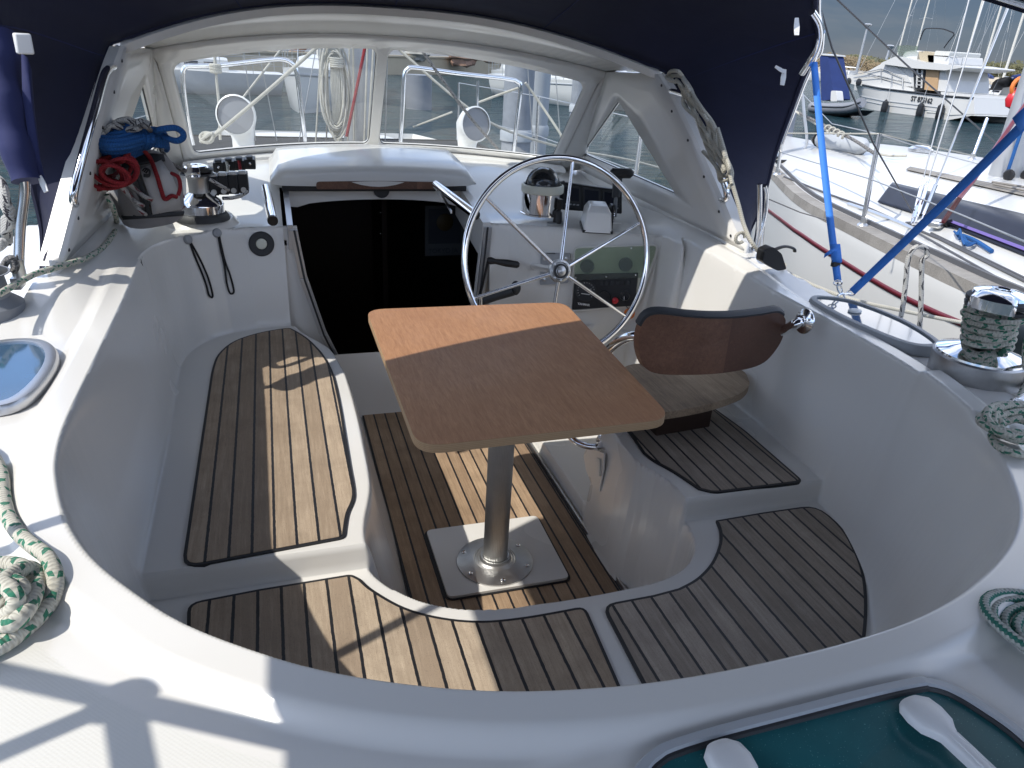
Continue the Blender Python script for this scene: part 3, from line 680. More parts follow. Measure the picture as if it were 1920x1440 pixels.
# front panel: bottom, glass-bottom, glass-top, arch curves (starboard half values at t=1), t in [-1,1]
def q3(c, e, t): return c + (e - c) * t * t
def frontS(t, v):
    # v: 0 foot, 1 glass bottom, 2 glass top, 3 outer top
    C = [V((0, 4.03, .925)), V((0, 3.985, .975)), V((0, 3.58, 1.452)), V((0, 3.48, 1.492))]
    Eh = [V((.885, 3.60, .915)), V((.875, 3.54, .972)), V((.885, 3.20, 1.352)), V((.90, 3.13, 1.402))]
    i = min(int(v), 2); f = v - i
    c = C[i].lerp(C[i + 1], f); e = Eh[i].lerp(Eh[i + 1], f)
    return V((.508 + e.x * t, q3(c.y, e.y, abs(t)), c.z + (e.z - c.z) * abs(t) ** 2.2))
ws = thing('windscreen', 'white moulded windscreen arch with four clear panes across the coachroof', 'windscreen', (.508, 3.2, .9))
def ringfill(mb, S, cell, hole, rings=3):
    n = len(hole); cx = sum(h[0] for h in hole) / n; cy = sum(h[1] for h in hole) / n
    outer = []
    x0, x1, y0, y1 = cell
    for hx, hy in hole:
        dx, dy = hx - cx, hy - cy; ts = []
        if dx > 1e-9: ts.append((x1 - cx) / dx)
        if dx < -1e-9: ts.append((x0 - cx) / dx)
        if dy > 1e-9: ts.append((y1 - cy) / dy)
        if dy < -1e-9: ts.append((y0 - cy) / dy)
        t = min(ts); outer.append((cx + dx * t, cy + dy * t))
    for qx, qy in ((x0, y0), (x1, y0), (x1, y1), (x0, y1)):
        k = min(range(n), key=lambda i: (outer[i][0] - qx) ** 2 * 1 + ((outer[i][1] - qy) * .3) ** 2); outer[k] = (qx, qy)
    rows = [[S(hole[j][0] * (1 - r / rings) + outer[j][0] * r / rings, hole[j][1] * (1 - r / rings) + outer[j][1] * r / rings) for j in range(n)] for r in range(rings + 1)]
    mb.grid(rows, closed=True); return (cx, cy)
def rrect(x0, x1, y0, y1, rx, ry, n=14, k=6):
    pts = []
    for (cx, cy, a0) in ((x1 - rx, y1 - ry, 0), (x0 + rx, y1 - ry, 90), (x0 + rx, y0 + ry, 180), (x1 - rx, y0 + ry, 270)):
        for j in range(k + 1):
            a = R(a0 + 90 * j / k); pts.append((cx + rx * math.cos(a), cy + ry * math.sin(a)))
    out = []
    m_ = len(pts)
    for i in range(m_):
        a, b = pts[i], pts[(i + 1) % m_]; L = math.hypot(b[0] - a[0], (b[1] - a[1])); s_ = max(1, int(L / .06))
        for j in range(s_): out.append((a[0] + (b[0] - a[0]) * j / s_, a[1] + (b[1] - a[1]) * j / s_))
    return out
fb = MB(); panes = []
for sg in (-1, 1):
    a, b = (.028, .955); h = rrect(a, b, 1.02, 1.98, .035, .09); h = [(x * sg, y) for x, y in h]
    if sg < 0: h = h[::-1]
    cell = (0, 1, 0, 3) if sg > 0 else (-1, 0, 0, 3)
    c = ringfill(fb, frontS, cell, h); panes.append((h, c))
wf = build('windscreen_frame', fb, 'gelcoat', ws, solid=.022, angle=60, weld=True)
for h, c in panes:
    mb = MB(); n = len(h); rows = [[frontS(c[0] + (x - c[0]) * s_, c[1] + (y - c[1]) * s_) for x, y in h] for s_ in (1.0, .66, .33, .001)]
    mb.grid(rows, closed=True); p_ = build('front_pane', mb, 'screen_glass', ws)
    build('gasket', MB().tube([frontS(x, y) for x, y in h], .0032, 6, closed=True), 'black', p_)
# sill ledge inside and ceiling between glass top and arch
mb = MB(); rows = []
for t in np.linspace(-1, 1, 41):
    a = frontS(t, 1.0) + V((0, -.012, -.022)); rows.append([a, a + V((0, -.05, -.010)), a + V((0, -.056, -.026)), a + V((0, -.022, -.040)), a + V((0, -.015, -.075))])
mb.grid(rows); build('windscreen_sill', mb, 'gelcoat', ws, angle=50)
# arch curve: where wings and ceiling end (aft edge)
Sn = V((0, 0, 0)); Fp = V((1.49, 3.54, .935)); Bp = V((1.607, 2.22, .862)); Tp = V((1.405, 3.13, 1.402))
sn = (Bp - Fp).cross(Tp - Fp).normalized()
def sp(u, v): return at(u, v, n=sn, p=Fp)
wing_aft = [sp(*q) for q in [(1393, 462), (1378, 432), (1352, 370), (1331, 322), (1295, 245), (1257, 170), (1238, 138)]]
win_tri = [sp(*q) for q in [(1163, 186), (1092, 287), (1274, 366)]]
def archf(t):  # t -1..1
    a = abs(t); x = .508 + .955 * t * (1 - .0 * a); A = wing_aft[-1]
    xe = A.x - .508
    # super-elliptic arch through centre (y 3.2, z 1.572) and wing tops
    zc, yc = 1.585, 3.20
    w_ = a ** 2.6
    return V((.508 + xe * t, yc + (A.y - yc) * w_, zc + (A.z - zc) * w_))
rows = []
for t in np.linspace(-1, 1, 61):
    a = frontS(t, 3.0); b = archf(t); m1 = a.lerp(b, .5) + V((0, 0, .012)); b2 = b + V((0, .01, -.022))
    rows.append([a, m1, b2 + V((0, .05, .012)), b2, b, b + V((0, .015, .01))])
build('windscreen_top', MB().grid(rows), 'gelcoat', ws, solid=.006, angle=60)
# wings
def wing(mf, lab):
    tri = fillet(win_tri, [.03, .03, .03], 6); tri2 = []
    for i in range(len(tri)):
        a, b = tri[i], tri[(i + 1) % len(tri)]; s_ = max(1, int((b - a).length / .04))
        tri2 += [a.lerp(b, j / s_) for j in range(s_)]
    out = [Fp] + [Fp.lerp(Bp, t) for t in (.1, .2, .3, .4, .5, .6, .7, .8, .9)] + [Bp] + cr(wing_aft, 4)[1:] + [wing_aft[-1].lerp(Tp, t) for t in (.33, .66, 1)] + [Tp.lerp(Fp, t) for t in (.2, .4, .6, .8)]
    c = sum(tri2, V((0, 0, 0))) / len(tri2); e1 = (Bp - Fp).normalized(); e2 = sn.cross(e1)
    ang = lambda p: math.atan2((p - c).dot(e2), (p - c).dot(e1))
    poly = [(ang(p), p) for p in out]
    def ray(a):
        d = e1 * math.cos(a) + e2 * math.sin(a); best = None; n = len(out)
        for i in range(n):
            p, q = out[i] - c, out[(i + 1) % n] - c; px_, py_ = p.dot(e1), p.dot(e2); qx_, qy_ = q.dot(e1), q.dot(e2)
            ex, ey = qx_ - px_, qy_ - py_; dx, dy = math.cos(a), math.sin(a); den = dx * ey - dy * ex
            if abs(den) < 1e-12: continue
            t = (px_ * ey - py_ * ex) / den; s_ = (px_ * dy - py_ * dx) / den
            if t > 0 and -1e-6 <= s_ <= 1 + 1e-6 and (best is None or t > best): best = t
        return c + d * best
    hol = tri2; angs = [ang(p) for p in hol]; outp = [ray(a) for a in angs]
    for cp in (Fp, Bp, Tp, wing_aft[-1]):
        k = min(range(len(outp)), key=lambda i: (outp[i] - cp).length); outp[k] = cp.copy()
    mb = MB(); bulge = lambda p, k: p - sn * 0.0
    rows = [[mf(hol[j].lerp(outp[j], r / 3)) for j in range(len(hol))] for r in range(4)]
    mb.grid(rows, closed=True); w_ = build('side_wing', mb, 'gelcoat', ws, solid=.026, angle=60, label=lab)
    fg = [[mf(frontS(1, v)), mf(frontS(1, v).lerp(Fp.lerp(Tp, min(1, v / 3)), .5) + V((.012, .012, 0))), mf(Fp.lerp(Tp, min(1, v / 3)))] for v in np.linspace(0, 3, 9)]
    build('corner_post', MB().grid(fg), 'gelcoat', w_, solid=.022)
    # flange on aft edge
    ca = cr(wing_aft, 5); rows = []
    for p in ca:
        o_ = V((.05, .012, -.002)); rows.append([mf(p + V((-.012, 0, 0))), mf(p + V((.0, -.012, 0))), mf(p + o_ + V((0, -.012, 0))), mf(p + o_ + V((0, .02, 0)))])
    build('flange', MB().grid(rows), 'gelcoat', w_, angle=30)
    pb = MB(); pb.grid([[mf(c + (p - c) * s_) for p in tri2] for s_ in (1, .5, .001)], closed=True); pn = build('side_pane', pb, 'screen_glass', ws)
    build('gasket', MB().tube([mf(p) for p in tri2], .0035, 6, closed=True), 'black', pn)
    # skirt down to the deck
    sk = MB(); rows = [[mf(Fp.lerp(Bp, t) + V((0, 0, .02))) for t in np.linspace(-.02, 1.0, 12)], [mf(Fp.lerp(Bp, t) + V((.004, 0, -.06))) for t in np.linspace(-.02, 1.0, 12)]]
    sk.grid(rows); build('skirt', sk, 'gelcoat', w_, solid=.02)
    for q_ in ((1243, 160), (1262, 208), (1292, 262), (1322, 330), (1350, 395), (1372, 440)):
        c_ = sp(*q_) + V((-.012, -.014, 0)); build('frame_screw', MB().lathe([(.006, -.004), (.005, .003), (0, .004)], mf(c_), (-1 if mf(V((9, 0, 0))).x > 5 else 1, 0, 0), 8), 'rubber', w_)
    # grab handle on the flange
    hp = [sp(1256, 171), sp(1272, 176), sp(1284, 190), sp(1303, 235), sp(1330, 296), sp(1349, 345), sp(1352, 366), sp(1346, 372)]
    off = V((-.005, -.045, .0)); offs = [V((0, -.01, 0)), off, off, off, off, off, off, V((0, -.02, 0))]
    build('grab_handle', MB().tube([mf(a + b) for a, b in zip(cr(hp, 4), [offs[min(7, i // 4)] for i in range(40)])], .0115, 10), 'chrome', w_)
wing(lambda p: p, 'starboard windscreen wing with triangular pane'); wing(mir, 'port windscreen wing with triangular pane')

# ------------------------------------------------------------------ sprayhood (navy canvas)
hood = thing('sprayhood', 'navy blue canvas sprayhood stretched over steel bows above the windscreen', 'sprayhood', (.508, 2.4, .9))
fr_curve = [p + V((.03, .01, .006)) for p in cr(wing_aft, 4)]          # starboard bottom -> top
front = [p for p in fr_curve] + [archf(t) + V((0, .012, .014)) for t in np.linspace(.98, -.98, 50)] + [mir(p) for p in reversed(fr_curve)]
rb = [at(1401, 440, y=2.47), at(1428, 380, y=2.46), at(1452, 292, y=2.44), at(1480, 215, y=2.39), at(1504, 150, y=2.34), at(1524, 105, y=2.29), at(1534, 62, y=2.25), at(1528, 28, y=2.21)]
topc = V((.508, 2.12, 1.84))
rbt = [V((1.64, 2.17, 1.675)), V((1.54, 2.15, 1.72)), V((1.30, 2.13, 1.785)), V((.95, 2.12, 1.83)), topc]
half = cr(rb + rbt, 5); prt = [at(76, 537, y=2.44), at(80, 500, y=2.46), at(79, 430, y=2.45), at(60, 345, y=2.42), at(36, 250, y=2.38), at(15, 150, y=2.32), at(-6, 60, y=2.26), at(-12, 30, y=2.22)]
halfp = cr(prt + [mir(p) for p in rbt], 5); rear = half + list(reversed(halfp[:-1]))
def resamp(c, n, w=None):
    L = [0]
    for i in range(1, len(c)): L.append(L[-1] + (c[i] - c[i - 1]).length)
    o = []
    for k in range(n):
        s_ = L[-1] * k / (n - 1); i = 0
        while i < len(L) - 2 and L[i + 1] < s_: i += 1
        o.append(c[i].lerp(c[i + 1], (s_ - L[i]) / max(1e-9, L[i + 1] - L[i])))
    return o
NF = 121; fA = resamp(front, NF); rA = resamp(rear, NF)
rows = []
for i in range(13):
    t = i / 12; r = []
    for j in range(NF):
        p = fA[j].lerp(rA[j], t); u = j / (NF - 1)
        bulge = math.sin(math.pi * t) * (.06 * math.sin(math.pi * u) ** 1.0)
        fold = .010 * math.sin(math.pi * t) * math.sin(u * 61 + t * 3) * (1 if u < .25 or u > .75 else .3)
        d = V((p.x - .508, 0, (p.z - 1.0) * 1.2)).normalized(); r.append(p + d * (bulge + fold))
    rows.append(r)
build('hood_canvas', MB().grid(rows), 'navy', hood, solid=.003, angle=80)
for j_ in (22, 41, 60, 79, 98): build('seam', MB().tube([r[j_] + V((0, 0, -.0025)) for r in rows], .0022, 6), 'navy_roll', hood)
# hem strips along both edges and seams
for c_, rr in ((fA, .006), (rA, .009)): build('hem', MB().tube(c_, rr, 6), 'navy', hood)
# rear bow: double tube visible at the starboard corner
bowc = [p + V((.0, .012, .0)) + (p - V((.508, 2.3, 1.2))).normalized() * .018 for p in resamp(rear, 60)][5:-5]
build('rear_bow', MB().tube(bowc, .0125, 10), 'chrome', hood)
b1_ = [at(1522, 22, y=2.15), at(1534, 42, y=2.17), at(1537, 66, y=2.2), at(1531, 92, y=2.23), at(1517, 116, y=2.26), at(1503, 138, y=2.29)]
build('corner_bow', MB().tube(cr(b1_, 5), .0115, 10), 'chrome', hood)
b2 = [at(1541, 60, y=2.3), at(1537, 95, y=2.33), at(1522, 112, y=2.35), at(1508, 132, y=2.38)]
build('inner_bow', MB().tube(cr(b2, 5), .0125, 10), 'chrome', hood)
# leg tubes
for pts in ([at(1424, 345, y=2.26), at(1424, 400, y=2.27), at(1420, 440, y=2.28), at(1412, 478, y=2.29)], [at(1433, 348, y=2.29), at(1437, 372, y=2.3), at(1430, 420, y=2.3), at(1404, 486, y=2.28)], [at(1437, 372, y=2.4), at(1425, 430, y=2.42), at(1420, 490, y=2.45)]):
    build('leg_tube', MB().tube(cr(pts, 4), .0095, 10), 'steel', hood)
lt = [at(45, 335, y=2.15), at(46, 362, y=2.15), at(38, 430, y=2.14), at(35, 508, y=2.12)]
build('leg_tube', MB().tube(cr(lt, 4), .0125, 12), 'steel', hood)
mb = MB(); mb.lathe([(.008, -.02), (.016, -.02), (.016, .03), (.008, .03)], at(35, 508, y=2.12), (0, 0, 1), 12); mb.box(at(34, 528, y=2.12), (.02, .05, .03)); build('leg_foot', mb, 'steel_dull', hood)
# rolled side curtain on the port side with its zip pulls
rc = [at(-8, 60, y=2.25), at(5, 120, y=2.23), at(16, 190, y=2.2), at(32, 270, y=2.17), at(52, 340, y=2.14)]
rr = cr(rc, 6); build('rolled_curtain', MB().tube(rr, [.056 - .004 * math.sin(i * .9) - .008 * (i / len(rr)) for i in range(len(rr))], 14, flat=(1.0, .75)), 'navy_roll', hood)
rows = [[at(u, v, y=2.2 + .0 * u) for u, v in ((40, 100), (52, 108), (58, 130))], [at(u, v, y=2.18) for u, v in ((42, 180), (58, 190), (64, 210))], [at(u, v, y=2.15) for u, v in ((56, 280), (72, 290), (76, 300))], [at(u, v, y=2.13) for u, v in ((62, 330), (80, 338), (84, 336))]]
build('curtain_flap', MB().grid(rows), 'navy_roll', hood, solid=.004)
def zip_(u, v, y, ang=0, s_=1):
    a = at(u, v, y=y); d = (CU * math.cos(ang) + CR * math.sin(ang)); e = (CR * math.cos(ang) - CU * math.sin(ang)); f = d.cross(e)
    mb = MB(); poly = [a + e * x * s_ + d * y_ * s_ for x, y_ in ((-.007, -.026), (.007, -.026), (.009, 0), (.006, .028), (-.006, .028), (-.009, 0))]
    mb.prism(poly, f * .003); mb.prism([a + e * x * s_ + d * y_ * s_ - f * .001 for x, y_ in ((-.002, -.018), (.002, -.018), (.002, -.012), (-.002, -.012))], f * .005)
    return build('zip_pull', mb, 'handle_white', hood, smooth=False)
zip_(1494, 50, 2.17); zip_(1469, 145, 2.28, .15); zip_(1463, 130, 2.28, -1.0, .7)
zip_(80, 345, 2.12, -.4, .8)
a = at(44, 82, y=2.14); build('curtain_clip', MB().box(a, (.035, .02, .045), Matrix.Rotation(.5, 3, 'Z')), 'handle_white', hood, bevel=.004)

# ------------------------------------------------------------------ bimini over the aft cockpit
bim = thing('bimini', 'dark navy bimini awning over the aft cockpit, its front corner at the top right', 'awning', (.52, .7, 1.6))
rows = []
fe = lambda x: 1.834 - .216 * (x - .52) ** 2
for i in range(15):
    t = i / 14; r = []
    for j in range(41):
        x = -.74 + 2.545 * j / 40; y = fe(x) + (-.9 - fe(x)) * t; a = abs(x - .52) / 1.27
        r.append(V((x, y, 1.80 - .165 * a ** 2.2 + .01 * math.sin(t * 9) + .02 * math.sin(math.pi * t) - .006 * math.sin(j * 1.3) * math.sin(math.pi * t))))
    rows.append(r)
build('awning_canvas', MB().grid(rows), 'navy', bim, solid=.003)
build('front_bow', MB().tube([p + V((0, .0, -.012)) for p in rows[0]], .0125, 10), 'steel', bim)
build('valance', MB().grid([rows[0], [p + V((0, .008, -.03)) for p in rows[0]]]), 'navy', bim, solid=.003)
def cast(u, v, zd, h):
    p = at(u, v, z=zd); return p + sun_to * (h / sun_to.z)
hub = cast(190, 1300, .82, .62); 
a1 = cast(-300, 1190, .82, .66); a2 = cast(740, 1425, .82, .50)
d_ = (a2 - a1); build('frame_tube', MB().tube([a1 - d_ * .3, a2], .0135, 12), 'steel', bim)
build('frame_tube', MB().tube([hub, cast(-60, 1405, .82, .66), cast(-300, 1500, .82, .7)], .0125, 12), 'steel', bim)
build('frame_tube', MB().tube([hub, cast(212, 1440, .82, .56), cast(225, 1640, .82, .45)], .0165, 12), 'steel', bim)
build('frame_hub', MB().sphere(hub, .030, 16, 10), 'black', bim)
for e in ((0, 0), (40, 0)):
    p = rows[3][e[0]]; build('frame_tube', MB().tube([p, V((-.62 if e[0] == 0 else 1.66, .9, .84))], .0125, 10), 'steel', bim)
# ------------------------------------------------------------------ cockpit table
ZT = .70
tq = [at(686, 580, z=ZT), at(1058, 566, z=ZT), at(1262, 785, z=ZT), at(783, 838, z=ZT)]
tcen = sum(tq, V((0, 0, 0))) / 4
tb_ = thing('cockpit_table', 'brown plywood cockpit table on a ribbed aluminium pedestal', 'table', (tcen.x, tcen.y, .02))
tpoly = fillet(tq, .065, 8)
mb = MB().prism([p - V((0, 0, .022)) for p in tpoly], (0, 0, .022), mi=0, side_mi=1)
build('tabletop', mb, ['ply_top', 'ply_edge'], tb_, smooth=False, bevel=.004, seg=3)
pc = at(928, 1050, z=.03); n_ = 96; rows = []
for z in (.030, .20, .40, .60, ZT - .03):
    rows.append([V((pc.x + (.0375 if j % 2 else .0362) * math.cos(2 * math.pi * j / n_) + (tcen.x - pc.x) * z, pc.y + (.0375 if j % 2 else .0362) * math.sin(2 * math.pi * j / n_), z)) for j in range(n_)])
build('pedestal', MB().grid(rows, closed=True), 'alu', tb_, angle=60)
bp = build('base_plate', MB().lathe([(.118, 0), (.118, .004), (.105, .008), (.075, .012), (.066, .014), (.064, .012), (.058, .015), (.056, .013), (.050, .017), (.048, .015), (.0445, .024), (.039, .024), (.039, .02)], (pc.x, pc.y, .0255), n=64), 'alu', tb_, angle=25)
for k in range(6):
    a = R(28 + 60 * k); build('screw', MB().lathe([(.0075, 0), (.0075, .0025), (.005, .004), (.003, .003), (0, .002)], (pc.x + .102 * math.cos(a), pc.y + .102 * math.sin(a), .0335), n=12), 'steel', bp)
build('top_bracket', MB().lathe([(.04, 0), (.10, .004), (.10, .008)], (tcen.x, tcen.y, ZT - .031), n=24), 'alu', tb_)

# ------------------------------------------------------------------ helm: wheel, pod, instruments
hubp = at(1050, 508, y=2.50)
wl = thing('steering_wheel', 'polished steel steering wheel with six spokes in front of the helm pod', 'steering wheel', hubp)
tl = R(14); wn = V((.02, -math.cos(tl), math.sin(tl))).normalized(); wx = V((1, 0, 0)) - wn * wn.x; wx.normalize(); wy = wx.cross(wn) * -1
if wy.z < 0: wy = -wy
wc = at(1048.5, 487, y=2.56); RW = .377
wc = hubp + (wc - hubp)
def wr(a, r=RW, c=wc): return c + wx * math.sin(a) * r + wy * math.cos(a) * r
build('rim', MB().tube([wr(2 * math.pi * i / 96) for i in range(96)], .0130, 14, closed=True), 'chrome', wl)
for k in range(6):
    a = R(9 + 60 * k); e = wr(a, RW - .008); s_ = hubp + (e - hubp).normalized() * .032
    build('spoke', MB().tube([s_, s_.lerp(e, .25), e], [.0078, .0072, .0062], 10), 'chrome', wl)
hb = build('hub', MB().lathe([(.026, -.03), (.043, -.018), (.045, -.004), (.042, .004), (.034, .007), (.030, .004), (.027, .004), (.025, .010), (.018, .012), (.016, .018), (.010, .021), (0, .022)], hubp, wn, 36), 'alu', wl, angle=28)
for k in range(8):
    a = 2 * math.pi * k / 8; build('hub_bolt', MB().lathe([(.005, 0), (.005, .003), (0, .004)], hubp + (wx * math.cos(a) + wy * math.sin(a)) * .0355 + wn * .005, wn, 10), 'steel_dull', hb)
build('hub_ring', MB().tube([hubp + (wx * math.cos(a) + wy * math.sin(a)) * .0235 + wn * .009 for a in np.linspace(0, 2 * math.pi, 33)[:-1]], .0045, 8, closed=True), 'rubber', hb)
build('shaft', MB().tube([hubp - wn * .02, V((hubp.x + .02, 2.88, hubp.z - .09))], .016, 14), 'steel', wl)
FN = V((-.535, -.845, .13)).normalized(); FP0 = V((1.14, 2.812, .80)); FD = V((.845, -.535, 0)); FU = FN.cross(FD) * -1
if FU.z < 0: FU = -FU
FROT = Matrix((FD, -FN, FU)).transposed()
def face(u, v, dz=0):  # point on the console face (leans slightly)
    return at(u, v, n=FN, p=FP0 + FN * dz)
mt = thing('wheel_bracket', 'grey square mounting plate behind the steering wheel hub', 'bracket', face(1040, 500))
mb = MB().prism(fillet([face(1015, 474, .004), face(1070, 474, .004), face(1066, 530, .004), face(1013, 534, .004)], .008), FN * .012); build('plate', mb, 'grey_plastic' if 0 else 'mid_grey', mt, bevel=.003)
for u, v in ((1062, 485), (1022, 485), (1021, 524)): build('bolt', MB().lathe([(.008, 0), (.008, .004), (0, .006)], face(u, v, .017), FN, 12), 'steel_dull', mt)

ip = thing('instrument_panel', 'engine instrument panel with dials, red button and tinted cover behind the wheel', 'instrument panel', face(1150, 580))
fr_ = fillet([face(1078, 464, .002), face(1233, 459, .002), face(1229, 480, .002), face(1196, 572, .002), face(1071, 583, .002)], [.02, .02, .01, .01, .006])
build('recess', MB().prism(fr_, FN * .004), 'old_white', ip, smooth=False, bevel=.001)
mb = MB().tube([p + FN * .004 for p in fr_], .0045, 8, closed=True); build('recess_rim', mb, 'gel_inner', ip)
bk_ = build('gauge_board', MB().prism([face(1077, 528, .008), face(1078, 514, .008), face(1197, 511, .008), face(1190, 573, .008), face(1073, 580, .008)], FN * .006), 'black', ip, smooth=False, bevel=.001)
def dial(u, v, px, nm, rim, fc, par=ip, d=.016, txt=0):
    c = face(u, v, d); r = px / FL * (c - EYE).length
    o = build(nm, MB().lathe([(r, -.004), (r, .004), (r * .93, .007), (r * .86, .004)], c, FN, 28, capend=False), rim, par)
    build('dial_face', MB().lathe([(r * .87, .003), (0, .0032)], c, FN, 24, capend=False), fc, o)
    return o, c, r
o, c, r = dial(1101, 499, 13, 'round_instrument', 'mid_grey', 'grey_plastic', d=.010)
o, c, r = dial(1173, 496, 13, 'round_instrument', 'mid_grey', 'grey_plastic', d=.010)
o, c, r = dial(1099, 545, 20, 'rev_counter', 'rubber', 'boat_dark', d=.016)
mb = MB()
for k in range(15):
    a = R(-130 + 260 * k / 14); p = c + (FD * math.sin(a) + FU * math.cos(a)) * r * .70 + FN * .0045; q = c + (FD * math.sin(a) + FU * math.cos(a)) * r * .80 + FN * .0045; mb.tube([p, q], .0008, 5)
mb.tube([c + FN * .006, c + FN * .006 + FD * r * .5 + FU * r * .25], .001, 5); mb.tube([c + FN * .006 - FD * r * .4 - FU * r * .3, c + FN * .006 + FD * r * .4 - FU * r * .3], .0018, 5)
build('dial_marks', mb, 'white_plastic', o, smooth=False)
dial(1133, 557, 12, 'small_gauge', 'rubber', 'black')
o, c, r = dial(1172, 555, 9, 'key_switch', 'steel_dull', 'black'); build('ignition_key', MB().box(c + FN * .018 - FU * .006, (.003, .022, .018), FROT), 'steel', o)
c = face(1154, 563, .016); build('stop_button', MB().lathe([(.012, 0), (.0135, .006), (.013, .014), (.009, .017), (0, .018)], c, FN, 20), 'red_plastic', ip)
for k, u in enumerate((1128.5, 1138.5, 1148, 1158, 1168.5, 1179)):
    c = face(u, 531 - k * .3, .017); build('switch', MB().box(c, (.0125, .008, .018), FROT), 'rubber' if k != 4 else 'black', ip, bevel=.0015)
text_mesh('YANMAR', .0125, face(1083, 571, .0155), FD, FU, 'lettering', 'white_plastic', bk_, bold=.0004)
cv = [face(1078, 466, .022), face(1231, 461, .022), face(1227, 478, .022), face(1211, 520, .022), face(1078, 526, .022)]
build('tinted_cover', MB().prism(fillet(cv, [.015, .015, .01, .003, .003]), FN * .003), 'cover_glass', ip, smooth=False)
for u, v in ((1116, 466), (1184, 465), (1213, 493), (1080, 521), (1137, 519), (1192, 516)): build('screw', MB().lathe([(.004, 0), (.003, .003), (0, .004)], face(u, v, .026), FN, 10), 'steel', ip)
kf = thing('key_float', 'orange ring key float hanging below the engine panel', 'key float', face(1180, 586, .02))
c = face(1180, 588, .02); build('ring', MB().tube([c + (FD * math.cos(a) + FU * math.sin(a)) * .0175 for a in np.linspace(0, 2 * math.pi, 25)[:-1]], .0058, 8, closed=True), 'orange_plastic', kf)
build('cord', MB().tube([face(1172, 562, .03), face(1171, 571, .032), c + V((-.004, -.004, .018))], .0014, 6), 'cord_black', kf)

# compass
cb = at(1014, 400, z=.835); R_ = .086
cp = thing('compass', 'steel cased compass with a dark dome on top of the helm pod', 'compass', cb)
build('housing', MB().lathe([(R_ + .004, 0), (R_ + .004, .006), (R_, .008), (R_, .118)], cb, n=40), 'chrome', cp, angle=30)
build('band', MB().lathe([(R_ + .001, .090), (R_ + .004, .093), (R_ + .004, .118), (R_ + .001, .124), (R_ - .006, .124)], cb, n=40, capend=False), 'old_white', cp)
build('dome', MB().sphere(cb + V((0, 0, .118)), .073, 28, 14, zmin=0), 'dome_glass', cp)
build('card', MB().lathe([(.066, .122), (.064, .132), (.02, .140), (0, .15)], cb, n=32), 'black', cp)
build('hood_cap', MB().grid([[cb + V((0, 0, .118)) + V((math.cos(a) * math.cos(e), math.sin(a) * math.cos(e), math.sin(e))) * .0755 for a in np.linspace(.1, math.pi - .1, 20)] for e in np.linspace(0, 1.2, 8)]), 'steel', cp, solid=.002)
build('gimbal_knob', MB().lathe([(.010, 0), (.012, .012), (0, .016)], cb + V((R_ - .002, 0, .125)), (1, 0, .1), 14), 'rubber', cp)
build('drain_plug', MB().lathe([(.005, 0), (.004, .003), (0, .004)], cb + V((.03, -.0745, .02)), (.4, -1, 0), 10), 'black', cp)

# instrument displays behind
dp = thing('display_unit', 'black row of three electronic displays beside the compass', 'display', at(1105, 405, z=.85))
A = [at(1050, 341, y=3.02), at(1166, 357, y=2.94), at(1166, 401, y=2.94), at(1052, 393, y=3.02)]
nn = V((.1, -1, .15)).normalized()
build('casing', MB().prism(fillet(A, .008), V((0, .03, .0))), 'black', dp, smooth=False, bevel=.003)
for k in range(3):
    t0 = .04 + k * .32; t1 = t0 + .28
    tl_ = A[0].lerp(A[1], t0); tr_ = A[0].lerp(A[1], t1); bl_ = A[3].lerp(A[2], t0); br_ = A[3].lerp(A[2], t1)
    f = -V((0, .004, 0)); q = [tl_.lerp(bl_, .08) + f * .3, tr_.lerp(br_, .08) + f * .3, tr_.lerp(br_, .92) + f * .3, tl_.lerp(bl_, .92) + f * .3]
    bz = build('display', MB().prism(fillet(q, .006), f), 'rubber', dp, smooth=False, bevel=.001)
    s0 = [q[0].lerp(q[3], .08).lerp(q[1].lerp(q[2], .08), .1), q[0].lerp(q[3], .08).lerp(q[1].lerp(q[2], .08), .9), q[0].lerp(q[3], .66).lerp(q[1].lerp(q[2], .66), .9), q[0].lerp(q[3], .66).lerp(q[1].lerp(q[2], .66), .1)]
    build('screen', MB().prism([p + f * 1.05 for p in s0], f * .2), 'window_dark', bz, smooth=False)
    for j in range(4):
        a = q[0].lerp(q[3], .82).lerp(q[1].lerp(q[2], .82), .16 + j * .22) + f * 1.2; build('key', MB().box(a, (.012, .003, .006)), 'mid_grey', bz, bevel=.001)

# throttle
tb0 = at(1117, 427, z=.812)
th = thing('throttle_control', 'white and black throttle box with a tall black lever beside the wheel', 'throttle lever', tb0)
ry = Matrix.Rotation(R(-18), 3, 'Z')
mb = MB(); rows = []
for z, sx, sy, oy in ((0, .058, .085, 0), (.075, .050, .070, .004), (.098, .036, .050, .010), (.102, .02, .03, .012)):
    rows.append([tb0 + ry @ V((x * sx + 0, y * sy + oy, z)) for x, y in ((-1, -1), (-.9, -1.08), (.9, -1.08), (1, -1), (1, 1), (-1, 1))])
mb.grid(rows, closed=True); mb.add(rows[-1], [(0, 1, 2, 3, 4, 5)]); bx = build('cover', mb, 'white_plastic', th, bevel=.004, angle=30)
build('base_gasket', MB().prism([tb0 + ry @ V((x * .062, y * .090, -.004)) for x, y in ((-1, -1), (1, -1), (1, 1), (-1, 1))], (0, 0, .012)), 'black', th, bevel=.002)
build('side_plate', MB().prism([tb0 + ry @ V((.052, y * .062, z)) for y, z in ((-1, .012), (1, .012), (.85, .075), (.4, .100), (-.4, .100), (-.9, .075))], ry @ V((.010, 0, 0))), 'black', th, smooth=False, bevel=.002)
build('pivot', MB().lathe([(.024, 0), (.024, .008), (.012, .012), (0, .013)], tb0 + ry @ V((.062, 0, .055)), ry @ V((1, 0, 0)), 24), 'steel', th)
